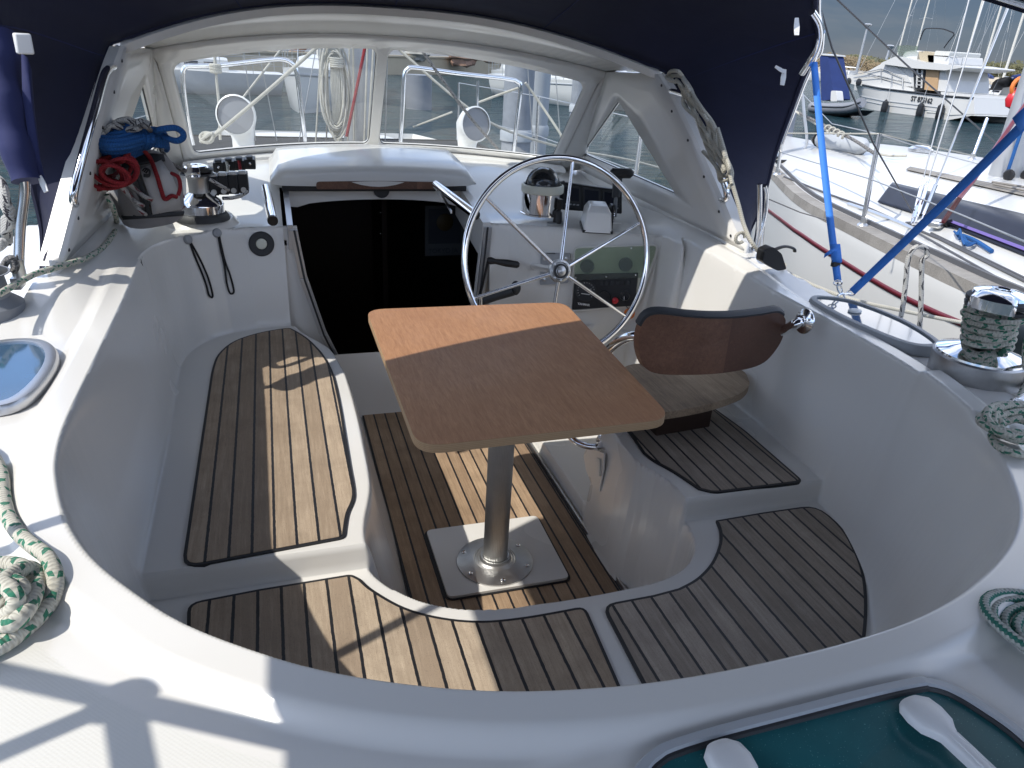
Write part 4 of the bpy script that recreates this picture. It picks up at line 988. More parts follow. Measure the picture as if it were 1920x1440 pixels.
pv = tb0 + ry @ V((.072, .0, .05)); lt_ = at(1158, 334, y=pv.y + .05)
build('lever', MB().tube([pv, pv.lerp(lt_, .55)], [.015, .012], 10, flat=(1, .55)), 'grey_plastic', th, bevel=0)
build('lever_sleeve', MB().tube([pv.lerp(lt_, .5), lt_], [.017, .020], 12), 'rubber', th)
g0, g1 = at(1143, 325, y=lt_.y), at(1187, 325, y=lt_.y)
build('lever_grip', MB().tube([g0, g0.lerp(g1, .12), g0.lerp(g1, .5), g0.lerp(g1, .88), g1], [.008, .022, .021, .021, .010], 14, flat=(.8, 1)), 'black', th)
ko = build('dial_knob', MB().lathe([(.022, 0), (.024, .012), (.018, .016), (0, .018)], tb0 + ry @ V((.060, .05, .03)), ry @ V((1, 0, 0)), 20), 'black', th)
# small lever
sb = at(1045, 418, z=.812)
sl_ = thing('choke_lever', 'small black lever in front of the compass', 'lever', sb)
build('lever_plate', MB().prism([sb + V((.045 * math.cos(a), .018 * math.sin(a), 0)) for a in np.linspace(0, 2 * math.pi, 20)[:-1]], (0, 0, .004)), 'grey_plastic', sl_)
build('lever_boot', MB().tube([sb, sb + V((0, 0, .045)), sb + V((.003, 0, .055)), sb + V((.004, 0, .062)), sb + V((.005, 0, .10))], [.020, .017, .008, .013, .012], 14), 'black', sl_)

# winch handles in the pocket beside the companionway
wh = thing('crank_handle', 'black folding winch handle stowed on the bulkhead, upper one with upright crank', 'crank handle', at(900, 560, y=2.86))
a, b = at(914, 488, y=2.84), at(974, 497, y=2.80)
build('grip', MB().tube([a, a.lerp(b, .1), a.lerp(b, .25), a.lerp(b, .6), a.lerp(b, .93), b], [.013, .016, .011, .016, .015, .008], 12), 'black', wh)
build('crank_arm', MB().tube([at(916, 486, y=2.84), at(908, 520, y=2.86), at(899, 556, y=2.87)], [.010, .008, .010], 8, flat=(1, .6)), 'black', wh)
wh2 = thing('crank_handle', 'grey winch handle lying across below the upright one by the bulkhead', 'crank handle', at(910, 560, y=2.83))
a, b = at(897, 566, y=2.82), at(962, 546, y=2.76)
build('grip', MB().tube([a, a.lerp(b, .06), a.lerp(b, .5), b], [.006, .020, .018, .020], 12), 'rubber', wh2)
build('end_knob', MB().sphere(at(967, 540, y=2.76), .030, 14, 10, sc_=(.7, .8, 1)), 'rubber', wh2)
build('crank_arm', MB().tube([at(905, 572, y=2.80), at(890, 590, y=2.80)], .012, 8), 'black', wh2)
build('pocket_post', MB().tube([at(901, 553, y=2.8), at(901, 575, y=2.8), at(903, 620, y=2.8)], .010, 12), 'steel', wh2)

# port bulkhead fittings
def bport(u, v, d=0):
    lo, hi = 1.8, 3.0; best = None
    prev = None
    for i in range(240):
        y = 2.0 + i * .0042; p = at(u, v, y=y); g = p.z - hz(p.x, p.y)
        if g < 0: best = p; break
    p = best if best is not None else at(u, v, y=2.92)
    e = .004; nx_ = V((hz(p.x - e, p.y) - hz(p.x + e, p.y), hz(p.x, p.y - e) - hz(p.x, p.y + e), 2 * e)).normalized()
    return p + nx_ * d, nx_
c, nn = bport(490, 457, .001)
sp_ = thing('bulkhead_vent', 'round dark grey ring fitting with cream centre on the port bulkhead', 'vent', c)
build('flange_ring', MB().lathe([(.047, 0), (.047, .006), (.042, .010), (.024, .010), (.021, .006)], c, nn, 36, capend=False), 'rubber', sp_, angle=30)
build('centre_cap', MB().lathe([(.021, .004), (.019, .007), (.012, .009), (0, .0095)], c, nn, 24), 'old_white', sp_)
for (ku, kv), pts, lab in (((351, 449), [(353, 452), (362, 478), (376, 510), (385, 535), (390, 553), (396, 557), (396, 548), (388, 520), (375, 490), (362, 466), (354, 453)], 'black cord loop hanging left on the port bulkhead, below the curved corner'),
                           ((406, 437), [(408, 440), (413, 468), (420, 500), (424, 530), (430, 549), (437, 548), (436, 537), (430, 515), (421, 490), (414, 462), (410, 442)], 'black cord loop hanging nearer the round vent on the port bulkhead')):
    c, nn = bport(ku, kv, .001); t_ = thing('cord_loop', lab, 'cord', c, 'elastic cord loops on the port bulkhead')
    build('button', MB().lathe([(.017, 0), (.017, .006), (.013, .011), (0, .013)], c, nn, 20), 'mid_grey', t_)
    build('cord', MB().tube(cr([bport(a, b, .007)[0] for a, b in pts], 4), .0036, 8), 'cord_black', t_)

# helm seat
hs_ = thing('helm_seat', 'helm seat with dark wooden backrest on a bent chrome tube at the starboard coaming', 'seat', (1.2, 1.8, .42))
zt = .545
so_ = fillet([at(1150, 700, z=zt), at(1185, 680, z=zt), at(1395, 690, z=zt), at(1407, 720, z=zt), at(1393, 737, z=zt), at(1335, 758, z=zt), at(1247, 774, z=zt), at(1160, 780, z=zt)], [.03, .05, .06, .03, .05, .1, .1, .03])
build('seat_board', MB().prism([p - V((0, 0, .024)) for p in so_], (0, 0, .024)), 'teak_helm', hs_, smooth=False, bevel=.006, seg=3)
build('seat_edge', MB().prism([p - V((0, 0, .030)) for p in inset(so_, .012)], (0, 0, .008)), 'caulk', hs_, smooth=False)
s0, s1 = at(1215, 812, z=.43), at(1345, 790, z=.43)
build('seat_support', MB().prism([V((1.05, 1.72, .425)), V((1.25, 1.74, .425)), V((1.25, 1.86, .425)), V((1.05, 1.86, .425))], (0, 0, .085)), 'dark_wood', hs_, smooth=False, bevel=.004)
def brd(u, v, d=0, q=0):
    t = (u - 1333) / 138; return at(u, v, y=1.655 + .055 * t * t * (1 if t > 0 else 1) + d)
ol = [(1197, 640), (1203, 612), (1217, 594), (1240, 590), (1285, 595), (1333, 598), (1380, 597), (1425, 592), (1458, 587), (1472, 597), (1472, 612), (1466, 637), (1452, 660), (1432, 680), (1400, 692), (1340, 701), (1280, 703), (1235, 701), (1210, 690), (1199, 665)]
b3 = [V((u, v, 0)) for u, v in ol]; b3 = cr(b3, 4, closed=True); cu_, cv_ = 1333, 645
rows = [[brd(cu_ + (p.x - cu_) * k, cv_ + (p.y - cv_) * k) for p in b3] for k in (.001, .3, .6, .85, 1.0)]
bb = [brd(p.x, p.y) + V((-.002, .026, .0)) for p in b3]; rows.append(bb); rows.append([bb[0].lerp(bb[0], 0) * 0 + sum(bb, V((0, 0, 0))) / len(bb) + (p - sum(bb, V((0, 0, 0))) / len(bb)) * .5 for p in bb])
build('backrest', MB().grid(rows, closed=True), 'teak_dark', hs_, angle=50)
topi = [p + V((0, .016, .004)) for p in [brd(u, v) for u, v in [(1203, 613), (1216, 595), (1240, 590), (1285, 595), (1333, 598), (1380, 597), (1425, 592), (1458, 587), (1470, 594)]]]
build('rubber_edge', MB().tube(cr(topi, 4), .0155, 8, flat=(1, .75)), 'rubber', hs_)
fl_ = at(1503, 603, x=1.405)
tubep = [fl_, at(1490, 608, y=fl_.y + .0), at(1473, 617, y=1.70), at(1430, 634, y=1.74), at(1333, 640, y=1.735), at(1240, 632, y=1.72), at(1205, 630, y=1.74), at(1178, 632, y=1.78), at(1152, 646, y=1.83), at(1136, 668, y=1.88), at(1128, 720, y=1.93), at(1132, 800, y=1.96)]
build('support_tube', MB().tube(cr(tubep, 6), .0145, 14), 'chrome', hs_)
build('tube_flange', MB().lathe([(.036, 0), (.036, .004), (.030, .008), (.018, .012), (.017, .02)], fl_ + V((.012, 0, 0)), (-1, -.05, .12), 28), 'steel', hs_)
for a in (.5, 2.6, 4.7): build('flange_screw', MB().lathe([(.004, 0), (0, .003)], fl_ + V((.003, .027 * math.cos(a), .027 * math.sin(a))), (-1, 0, .1), 8), 'steel_dull', hs_)
# grab handle and locker door on the starboard bench side
gh = thing('bench_handle', 'small chrome grab handle on the starboard bench under the table edge', 'handle', at(1130, 830, x=.93))
a = at(1133, 826, y=1.865); build('flange_ring', MB().lathe([(.026, 0), (.026, .004), (.014, .010)], a + V((0, 0, 0)), (-.5, -.9, .1), 24), 'steel', gh)
build('bar', MB().tube(cr([a, a + V((-.03, -.03, .0)), a + V((-.065, -.025, .0)), a + V((-.10, .0, .008)), a + V((-.115, .04, .02))], 6), .0105, 12), 'chrome', gh)
lk = [at(u, v, x=.918) for u, v in ((1101, 838), (1125, 845), (1136, 850), (1134, 880), (1127, 921), (1112, 908), (1101, 880), (1097, 855))]
ld = build('locker_door', MB().prism(lk, (-.006, 0, 0)), 'gelcoat', boat, smooth=False, bevel=.002)
build('door_latch', MB().prism([at(u, v, x=.910) for u, v in ((1119, 858), (1126, 861), (1126, 893), (1122, 891), (1122, 866), (1119, 865))], (-.003, 0, 0)), 'boat_offwhite', ld, smooth=False)

# ------------------------------------------------------------------ deck helpers
def od(u, v, lift=0.0, z=.85):
    for _ in range(6):
        p = at(u, v, z=z + lift); z = .6 * hz(p.x, p.y) + .4 * z
    return at(u, v, z=z + lift)
def rope(name, label, pts, r, mat, parent=None, n=8, k=6, cat='rope', group=None, kind=None):
    o = build(name, MB().tube(cr(pts, k), r, n), mat, parent)
    if parent is None: setp(o, label, cat, group)
    return o
# port winch
wb_ = od(379, 404, .008); 
def winch(name, c, label, s_=1.0, wraps=None, lab2=None, drum='steel_dull', top='black'):
    t = thing(name, label, 'winch', c)
    build('foot_ring', MB().lathe([(.098, -.012), (.096, .0), (.088, .012), (.080, .014)], c, n=40), 'rubber', t)
    build('base', MB().lathe([(.079, .010), (.082, .016), (.082, .044), (.079, .050), (.070, .060), (.046, .078), (.036, .086)], c, n=44), 'chrome', t, angle=25)
    build('drum', MB().lathe([(.036, .084), (.035, .10), (.036, .135), (.044, .148)], c, n=44), drum, t)
    st = build('self_tailer', MB().lathe([(.044, .146), (.058, .150), (.056, .156), (.046, .159), (.058, .163), (.058, .170), (.050, .176), (.02, .178)], c, n=44), top, t, angle=25)
    build('top_cap', MB().lathe([(.044, .175), (.040, .182), (.022, .186), (.014, .184), (.012, .176), (0, .176)], c, n=32), 'chrome', st)
    mb = MB(); mb.grid([[c + V((math.cos(a) * rr, math.sin(a) * rr, zz)) for a in np.linspace(-2.2, -1.3, 8)] for rr, zz in ((.03, .184), (.052, .180), (.062, .166), (.056, .150))]); build('feeder_arm', mb, 'chrome', st, solid=.006)
    return t
w1 = winch('winch', wb_, 'chrome self tailing winch with black top beside the grey bag')
w2p = od(1826, 700, .012)
M['steel_galv'] = M['steel_dull']
t = thing('winch', 'large chrome winch wrapped in green flecked rope on the starboard coaming', 'winch', w2p); c = w2p
build('base_band', MB().lathe([(.100, -.010), (.103, .0), (.103, .046), (.099, .050)], c, n=56), 'steel_brushed', t, angle=25)
build('base', MB().lathe([(.099, .046), (.097, .055), (.080, .062), (.052, .072), (.040, .080)], c, n=56), 'chrome', t, angle=25)
build('drum', MB().lathe([(.040, .072), (.038, .10), (.040, .150), (.050, .166)], c, n=44), 'steel_dull', t)
st = build('self_tailer', MB().lathe([(.050, .164), (.068, .168), (.070, .176), (.056, .180), (.070, .184), (.070, .192), (.060, .200), (.03, .202)], c, n=56), 'rubber', t, angle=25)
tp_ = build('top_cap', MB().lathe([(.062, .196), (.058, .206), (.040, .212), (.026, .214), (.022, .210), (.020, .200), (0, .200)], c, n=40), 'chrome', st, angle=25)
build('feeder_arm', MB().grid([[c + V((math.cos(a) * rr, math.sin(a) * rr, zz)) for a in np.linspace(-3.3, -2.0, 10)] for rr, zz in ((.03, .214), (.060, .210), (.076, .198), (.078, .176), (.066, .166))]), 'chrome', st, solid=.006)
wp = []
for i in range(6 * 20):
    a = 2 * math.pi * i / 20; z = .078 + .094 * i / 120 ; rr = .0505 + .0045 * math.sin(i * .9) + (.012 if i > 84 else 0) * math.sin((i - 84) / 36 * 3.14)
    wp.append(c + V((math.cos(a - 1.5) * rr, math.sin(a - 1.5) * rr, z + .005 * math.sin(a * 1 + .5))))
tail = [w2p + V((.03, -.075, .165)), w2p + V((.012, -.088, .12)), w2p + V((.03, -.092, .06)), w2p + V((.045, -.10, .01)), od(1893, 770, .012), od(1868, 800, .012), od(1860, 822, .012), od(1880, 842, .012), od(1915, 852, .012), od(1960, 850, .012)]
rope('sheet_rope', 'green flecked rope wound on the starboard winch and falling to the deck', wp + tail, .0078, 'rope_green', k=3)
cc0 = od(1905, 812, .01)
for q in range(3):
    pts = []
    for i in range(26):
        a = 2 * math.pi * i / 13; rr = .040 + .012 * q + .006 * math.sin(i * 1.3)
        pts.append(cc0 + V((rr * 1.5 * math.cos(a) + .02, rr * math.sin(a), .006 + .010 * q + .004 * math.sin(i * .8))))
    if q == 0: mbc = MB()
    mbc.tube(cr(pts, 4), .0078, 8)
setp(build('rope_coil', mbc, 'rope_green'), 'small heap of green flecked rope below the starboard winch', 'rope')
# stanchion foot fitting right of winch
fp = od(1890, 772, .004); ft = thing('rail_fitting', 'steel hinge fitting with rail tube at the right edge by the winch', 'rail fitting', fp)
build('bracket', MB().prism([fp + V((-.03, -.012, 0)), fp + V((.03, -.012, 0)), fp + V((.012, -.012, .035)), fp + V((-.008, -.012, .04))], (0, .004, 0)), 'steel', ft, bevel=.001)
build('tube', MB().tube([fp + V((.012, -.005, .024)), fp + V((.14, .02, .05))], .0115, 12), 'steel', ft)
build('pin', MB().lathe([(.006, 0), (.006, .022), (.003, .026)], fp + V((0, -.02, .026)), (0, 1, 0), 10), 'steel', ft)
build('foot', MB().box(fp + V((.01, 0, 0)), (.09, .05, .008)), 'steel', ft, bevel=.002)

# deck hatches let into the coaming
def hatch(name, outline, pane, label, mats=('alu_frame', 'hatch_pane'), lift=.004, ht=.022, paneh=None, win=.016):
    pts = [V((a, b, .806)) for a, b in outline]; pts = cr(pts, 4, closed=True); zb = sum(p.z for p in pts) / len(pts)
    base = [V((p.x, p.y, p.z - .004)) for p in pts]
    i1 = inset(base, .004); i2 = inset(base, .014); i3 = inset(base, win + .008)
    up = lambda L, h: [p + V((0, 0, h)) for p in L]
    rows = [base, up(base, ht * .6), up(i1, ht * .92), up(i2, ht), up(i3, ht * .96), up(i3, ht * .55)]
    t = build(name, MB().grid(rows, closed=True), mats[0], boat, label=label, angle=45)
    ig = inset(base, win + .004); gp = up(ig, ht * .80); cen = sum(gp, V((0, 0, 0))) / len(gp)
    build('pane', MB().grid([gp] + [[cen + (p - cen) * k for p in gp] for k in (.6, .3, .001)], closed=True), mats[1], t)
    return t
hp_ = hatch('deck_hatch', [(-.67, 1.72), (-.62, 1.785), (-.54, 1.785), (-.487, 1.72), (-.466, 1.61), (-.478, 1.48), (-.52, 1.43), (-.61, 1.44), (-.67, 1.52)], None, 'blue tinted hatch at the left edge of the port deck')
hs2 = hatch('deck_hatch', [(1.545, 1.775), (1.60, 1.785), (1.675, 1.72), (1.70, 1.55), (1.665, 1.39), (1.615, 1.35), (1.545, 1.385), (1.515, 1.54), (1.520, 1.70)], None, 'slim pointed hatch with silver frame on the starboard coaming', mats=('mid_grey', 'hatch_pane_grey'), win=.012, ht=.030)
c = od(1603, 583, .028); build('hatch_catch', MB().sphere(c, .020, 16, 8, sc_=(1.1, .8, .35)), 'white_plastic', hs2)
# aft teal hatch
def zq(l, z): return [at(a, b, z=z) for a, b in l]
to_ = [(1178, 1460), (1188, 1425), (1215, 1398), (1270, 1376), (1480, 1325), (1690, 1271), (1735, 1265), (1790, 1277), (1850, 1310), (1930, 1366), (2010, 1450), (2040, 1560), (1900, 1700), (1500, 1760), (1250, 1640)]
op = cr([at(a, b, z=.812) for a, b in to_], 5, closed=True)
up = lambda L, h: [p + V((0, 0, h)) for p in L]
i1 = inset(op, .006); i2 = inset(op, .016); i3 = inset(op, .020)
op = [V((p.x, p.y, hz(p.x, p.y) + 0)) for p in op]
th_ = build('aft_hatch', MB().grid([up(op, -.004), up([V((p.x, p.y, q.z)) for p, q in zip(i1, op)], .010), up([V((p.x, p.y, q.z)) for p, q in zip(i2, op)], .011), up([V((p.x, p.y, q.z)) for p, q in zip(i3, op)], .004)], closed=True), 'boat_grey', boat, label='large teal tinted hatch at the bottom right of the aft deck', angle=45)
gp = [V((p.x, p.y, q.z + .003)) for p, q in zip(inset(op, .019), op)]; cen = sum(gp, V((0, 0, 0))) / len(gp)
build('gasket', MB().tube([p + V((0, 0, .001)) for p in gp], .004, 6, closed=True), 'rubber', th_)
build('pane', MB().grid([gp] + [[cen + (p - cen) * k for p in gp] for k in (.9, .6, .3, .001)], closed=True), 'teal_pane', th_)
for (u, v), (u2, v2) in (((1738, 1352), (1850, 1460)), ((1372, 1440), (1440, 1540))):
    a = at(u, v, z=.812); b = at(u2, v2, z=.812); d = (b - a).normalized(); s_ = V((-d.y, d.x, 0)); rows = []
    prof_ = [(-.030, .004, 0), (-.027, .014, .5), (-.018, .023, .9), (-.004, .0255, 1), (.012, .023, 1), (.022, .015, .95), (.028, .0115, .9), (.06, .0105, .85), (.13, .0105, .85)]
    for x, w_, h in prof_:
        rows.append([a + d * x + s_ * (w_ * math.cos(t)) + V((0, 0, .002 + (.011 * h + .003) * max(0, math.sin(t)) ** .6)) for t in np.linspace(0, math.pi, 11)])
    hd = build('hatch_handle', MB().grid(rows), 'handle_white', th_, angle=60)
    for e in (.006, -.004):
        build('handle_ridge', MB().tube([a + d * .03 + s_ * e + V((0, 0, .013)), a + d * .12 + s_ * e + V((0, 0, .013))], .0016, 6), 'handle_white', hd)

# ------------------------------------------------------------------ ropes on deck
rl = [od(u, v, .011) for u, v in [(-60, 820), (-18, 850), (2, 890), (6, 930), (14, 965), (32, 996), (60, 1022), (85, 1040), (98, 1062), (104, 1090), (98, 1120), (82, 1145), (60, 1168), (30, 1192), (0, 1212), (-50, 1235)]]
rope('mooring_rope', 'green flecked mooring rope running down the left edge of the deck', rl, .0105, 'rope_green', n=12)
mbk = MB()
k1 = [od(u, v, l) for u, v, l in [(-40, 1075, .011), (0, 1058, .014), (35, 1060, .018), (58, 1075, .022), (66, 1098, .02), (52, 1120, .016), (25, 1135, .02), (0, 1128, .03), (-6, 1105, .04), (12, 1090, .045), (34, 1095, .045), (40, 1112, .04), (30, 1140, .03), (34, 1165, .014), (15, 1185, .012), (-30, 1200, .011)]]
k2 = [od(u, v, l) for u, v, l in [(-50, 1150, .011), (-10, 1165, .02), (20, 1170, .03), (45, 1150, .035), (62, 1120, .03), (72, 1085, .018), (55, 1066, .03), (25, 1075, .045), (0, 1095, .05), (-30, 1110, .03)]]
k3 = [od(u, v, l) for u, v, l in [(-50, 1090, .03), (-15, 1085, .045), (20, 1105, .055), (30, 1130, .045), (10, 1155, .03), (-40, 1165, .02)]]
for k_ in (k1, k2, k3): mbk.tube(cr(k_, 6), .0105, 12)
setp(build('rope_knot', mbk, 'rope_green'), 'bulky knot of green flecked rope on the cleat at the left edge', 'rope')
# halyard from bag down over the deck
gl = [at(-30, 562, z=.90), at(0, 550, z=.890), at(60, 516, z=.887), at(95, 505, z=.883), at(130, 494, z=.872), at(160, 484, z=.862), at(190, 466, z=.858), at(212, 440, z=.86), at(219, 420, z=.862), at(214, 395, y=2.55), at(200, 365, y=2.52)]
rope('sheet_rope', 'white rope with green flecks lying across the port side deck', gl, .0082, 'rope_green', n=10)
# coil at right edge
mbc = MB(); c0 = od(2005, 1225, .01)
for i, rr in enumerate((.062, .078, .094, .108)):
    pts = [c0 + V((rr * .62 * math.cos(a) + .012 * math.sin(a * 2), rr * 1.0 * math.sin(a), .006 + .006 * math.sin(a * 1.5 + i) + .002 * i)) for a in np.linspace(0, 2 * math.pi, 33)[:-1]]
    mbc.tube(pts, .0068, 10, closed=True)
setp(build('rope_coil', mbc, 'rope_stripe'), 'coil of green and white striped rope at the right edge of the aft deck', 'rope')

# ------------------------------------------------------------------ bag with rope coils on the port side
bc = od(265, 412, .01)
bg = thing('bag', 'grey and black duffel bag leaning in the port corner under the windscreen', 'bag', bc)
def bq(u, v, d=0): return at(u, v, y=2.74 + d)
rows = []
sect = [((232, 428), (342, 414)), ((228, 410), (345, 398)), ((212, 392), (346, 385)), ((200, 372), (345, 365)), ((196, 345), (342, 345)), ((204, 320), (336, 325)), ((225, 300), (325, 305)), ((245, 285), (308, 290)), ((262, 278), (290, 282))]
for (l, r_) in sect:
    a, b = bq(*l), bq(*r_); c = a.lerp(b, .5); w_ = (b - a).length / 2; e = (b - a).normalized(); row = []
    for t in np.linspace(0, 2 * math.pi, 33)[:-1]:
        row.append(c + e * math.cos(t) * w_ + V((0, 1, .15)) * math.sin(t) * w_ * .55 * (1 + .06 * math.sin(t * 5 + l[1] * .1)))
    rows.append(row)
rows = [[sum(rows[0], V((0, 0, 0))) / 32] * 32] + rows + [[sum(rows[-1], V((0, 0, 0))) / 32] * 32]
build('body', MB().grid(rows, closed=True), 'bag_grey', bg, sub=1, angle=80)
def fr_b(u, v, k=.55):  # point on front of bag
    vs = [s_[0][1] for s_ in sect]; i = 0
    while i < len(sect) - 2 and (sect[i + 1][0][1] + sect[i + 1][1][1]) / 2 > v: i += 1
    y0_, y1_ = (sect[i][0][1] + sect[i][1][1]) / 2, (sect[i + 1][0][1] + sect[i + 1][1][1]) / 2; t = min(1, max(0, (y0_ - v) / (y0_ - y1_)))
    l = sect[i][0][0] * (1 - t) + sect[i + 1][0][0] * t; r_ = sect[i][1][0] * (1 - t) + sect[i + 1][1][0] * t
    c = (l + r_) / 2; h = (r_ - l) / 2; x = max(-.98, min(.98, (u - c) / h)); w_ = h / FL * 2.76
    return at(u, v, y=2.72 - w_ * .55 * math.sqrt(1 - x * x) - .006)
def band(nm, l, r_, mat, d=.004):
    rows = []
    for (a, b), (c, e) in zip(l, r_): rows.append([fr_b(a + (c - a) * t, b + (e - b) * t) for t in np.linspace(0, 1, 6)])
    return build(nm, MB().grid(rows), mat, bg, solid=.006)
band('top_flap', [(246, 286), (238, 295), (232, 304), (228, 316)], [(306, 290), (308, 296), (309, 302), (306, 300)], 'bag_dark')
band('light_panel', [(262, 318), (272, 345), (282, 375), (286, 402)], [(302, 300), (322, 330), (334, 360), (340, 392)], 'bag_light')
band('zip_strip', [(240, 316), (258, 340), (268, 370), (274, 405)], [(246, 314), (264, 338), (276, 368), (284, 404)], 'bag_dark')
band('side_pocket', [(230, 330), (222, 350), (222, 380), (232, 404)], [(238, 326), (250, 348), (262, 378), (268, 404)], 'bag_grey')
band('base_panel', [(228, 404), (232, 412)], [(345, 396), (343, 404)], 'bag_dark')
mb = MB()
for k in range(3): mb.tube(cr([fr_b(268 + k * 3, 320 + k * 2) + V((0, -.008, 0)), fr_b(273 + k * 3, 314 + k * 2) + V((0, -.014, 0)), fr_b(282, 318 + k * 2) + V((0, -.014, 0)), fr_b(280, 326 + k * 2) + V((0, -.012, 0)), fr_b(270, 326 + k * 2) + V((0, -.010, 0))], 3), .0025, 6)
build('strap_ladder', mb, 'black', bg)
# blue coil
mbb = MB()
for i in range(8):
    v0 = 244 + i * 6.8; yb = 2.60 - .05 * math.sin(i * .5)
    u0 = 170 + 2.2 * i if i < 8 else 180; u1 = 262 - 2.0 * abs(i - 3)
    mbb.tube(cr([at(u1 + 18, v0 - 12, y=yb + .05), at(u1 + 6, v0 - 4, y=yb), at((u0 + u1) / 2 + 12, v0 + 6, y=yb - .05), at(u0 + 20, v0 + 7, y=yb - .05), at(u0, v0, y=yb), at(u0 + 14, v0 - 8, y=yb + .06), at(u1, v0 - 14, y=yb + .09)], 5), .0082, 10)
for i in range(9):
    uu = 205 + i * 8.5; mbb.tube(cr([at(uu - 12, 243 + i * .6, y=2.66), at(uu + 6, 238 + i, y=2.58), at(uu + 14, 254 + i, y=2.55), at(uu + 6, 280 - i * .5, y=2.58), at(uu - 6, 286 - i, y=2.66)], 5), .0078, 10)
for i in range(6):
    mbb.tube(cr([at(268, 244 + i * 5, y=2.60), at(290, 242 + i * 6, y=2.57), at(308 + i, 250 + i * 5, y=2.60), at(312, 262 + i * 4, y=2.66)], 5), .0078, 10)
mbb.tube(cr([at(285, 247, y=2.58), at(305, 242, y=2.54), at(328, 240, y=2.54), at(342, 248, y=2.54), at(343, 258, y=2.54), at(332, 264, y=2.54), at(316, 260, y=2.56), at(302, 250, y=2.59)], 6), .0095, 10)
setp(build('rope_coil', mbb, 'rope_blue'), 'thick coil of blue rope heaped on the grey bag', 'rope')
mbr = MB()
for i in range(8):
    c = at(198 + (i * 37 % 11) * 3, 316 + (i * 53 % 13) * 1.6, y=2.57 - i * .012); rr = .034 + .0045 * (i * 5 % 7)
    ax = V((1, .35 * math.sin(i * 2.1), .8 * math.sin(i * 1.7))).normalized(); ay = V((-.8 * math.sin(i * 1.7), .3 * math.cos(i * 3), 1)).normalized()
    mbr.tube([c + ax * rr * 1.15 * math.cos(a) + ay * rr * .72 * math.sin(a) for a in np.linspace(0, 2 * math.pi, 25)[:-1]], .0062, 9, closed=True)
mbr.tube(cr([at(235, 300, y=2.56), at(240, 286, y=2.54), at(228, 302, y=2.52), at(200, 305, y=2.52), at(172, 302, y=2.54), at(170, 330, y=2.54), at(175, 348, y=2.54), at(188, 354, y=2.54), at(198, 342, y=2.54), at(194, 330, y=2.56)], 6), .0078, 9)
setp(build('rope_coil', mbr, 'rope_red'), 'tangle of dark red rope hanging below the blue coil', 'rope')
mbr = MB(); mbr.tube(cr([at(266, 278, y=2.60), fr_b(282, 295) + V((0, -.012, 0)), fr_b(294, 325) + V((0, -.012, 0)), fr_b(303, 355) + V((0, -.012, 0)), fr_b(310, 372) + V((0, -.014, 0)), fr_b(322, 366) + V((0, -.014, 0)), fr_b(332, 368) + V((0, -.012, 0))], 6), .0068, 9)
mbr.tube(cr([at(322, 325, y=2.59), at(334, 332, y=2.56), at(338, 350, y=2.56), at(334, 366, y=2.56)], 6), .006, 9)
setp(build('rope', mbr, 'rope_red'), 'dark red rope hanging down the front of the grey bag', 'rope')
mbw = MB()
top_ = [(166, 257), (178, 264), (190, 255), (180, 246), (196, 250), (208, 236), (226, 240), (215, 230), (236, 226), (252, 236), (240, 244), (262, 240), (258, 228), (276, 236)]
mbw.tube(cr([at(u, v, y=2.56 + .02 * math.sin(i)) for i, (u, v) in enumerate(top_)], 5), .0078, 9)
mbw.tube(cr([at(u + 6, v - 3, y=2.60 + .02 * math.cos(i * 2)) for i, (u, v) in enumerate(top_[3:])], 5), .0075, 9)
mbw.tube(cr([at(u, v, y=2.53) for u, v in ((172, 262), (184, 268), (196, 262), (192, 252), (180, 254), (176, 262), (190, 270))], 5), .007, 9)
setp(build('rope_coil', mbw, 'rope_black'), 'white rope with dark flecks bunched on top of the blue coil', 'rope')
rope('halyard_tail', 'grey rope running from the blue coil down to the port winch', [at(262, 236, y=2.54), at(278, 240, y=2.52), at(295, 265, y=2.76), at(312, 298, y=2.75), at(330, 313, y=2.75), at(348, 320, y=2.77)], .0075, 'rope_grey')
mbw = MB()
mbw.tube(cr([at(218, 325, y=2.54), fr_b(250, 350) + V((0, -.01, 0)), fr_b(280, 370) + V((0, -.02, 0)), at(310, 375, y=2.74), at(345, 368, y=2.74)], 6), .0068, 9)
mbw.tube(cr([at(214, 330, y=2.54), fr_b(242, 362) + V((0, -.01, 0)), fr_b(262, 380) + V((0, -.02, 0)), at(300, 388, y=2.74), at(345, 384, y=2.74)], 6), .0068, 9)
mbw.tube(cr([at(212, 334, y=2.54), fr_b(248, 372) + V((0, -.012, 0)), fr_b(268, 396) + V((0, -.02, 0)), at(295, 404, y=2.73), at(330, 398, y=2.72), at(348, 388, y=2.74)], 6), .0068, 9)
setp(build('sheet_rope', mbw, 'rope_redfleck'), 'white rope with red flecks looping from the bag to the port winch', 'rope')
mbw = MB()
mbw.tube(cr([at(418, 372, y=2.54), at(436, 371, y=2.56), at(452, 367, y=2.59), at(463, 360, y=2.66)], 5), .006, 9); mbw.tube(cr([at(392, 335, y=2.59), at(410, 346, y=2.61), at(428, 356, y=2.66)], 5), .006, 9)
setp(build('sheet_rope', mbw, 'rope_black'), 'short white ropes leading from the winch into the rope clutches', 'rope')

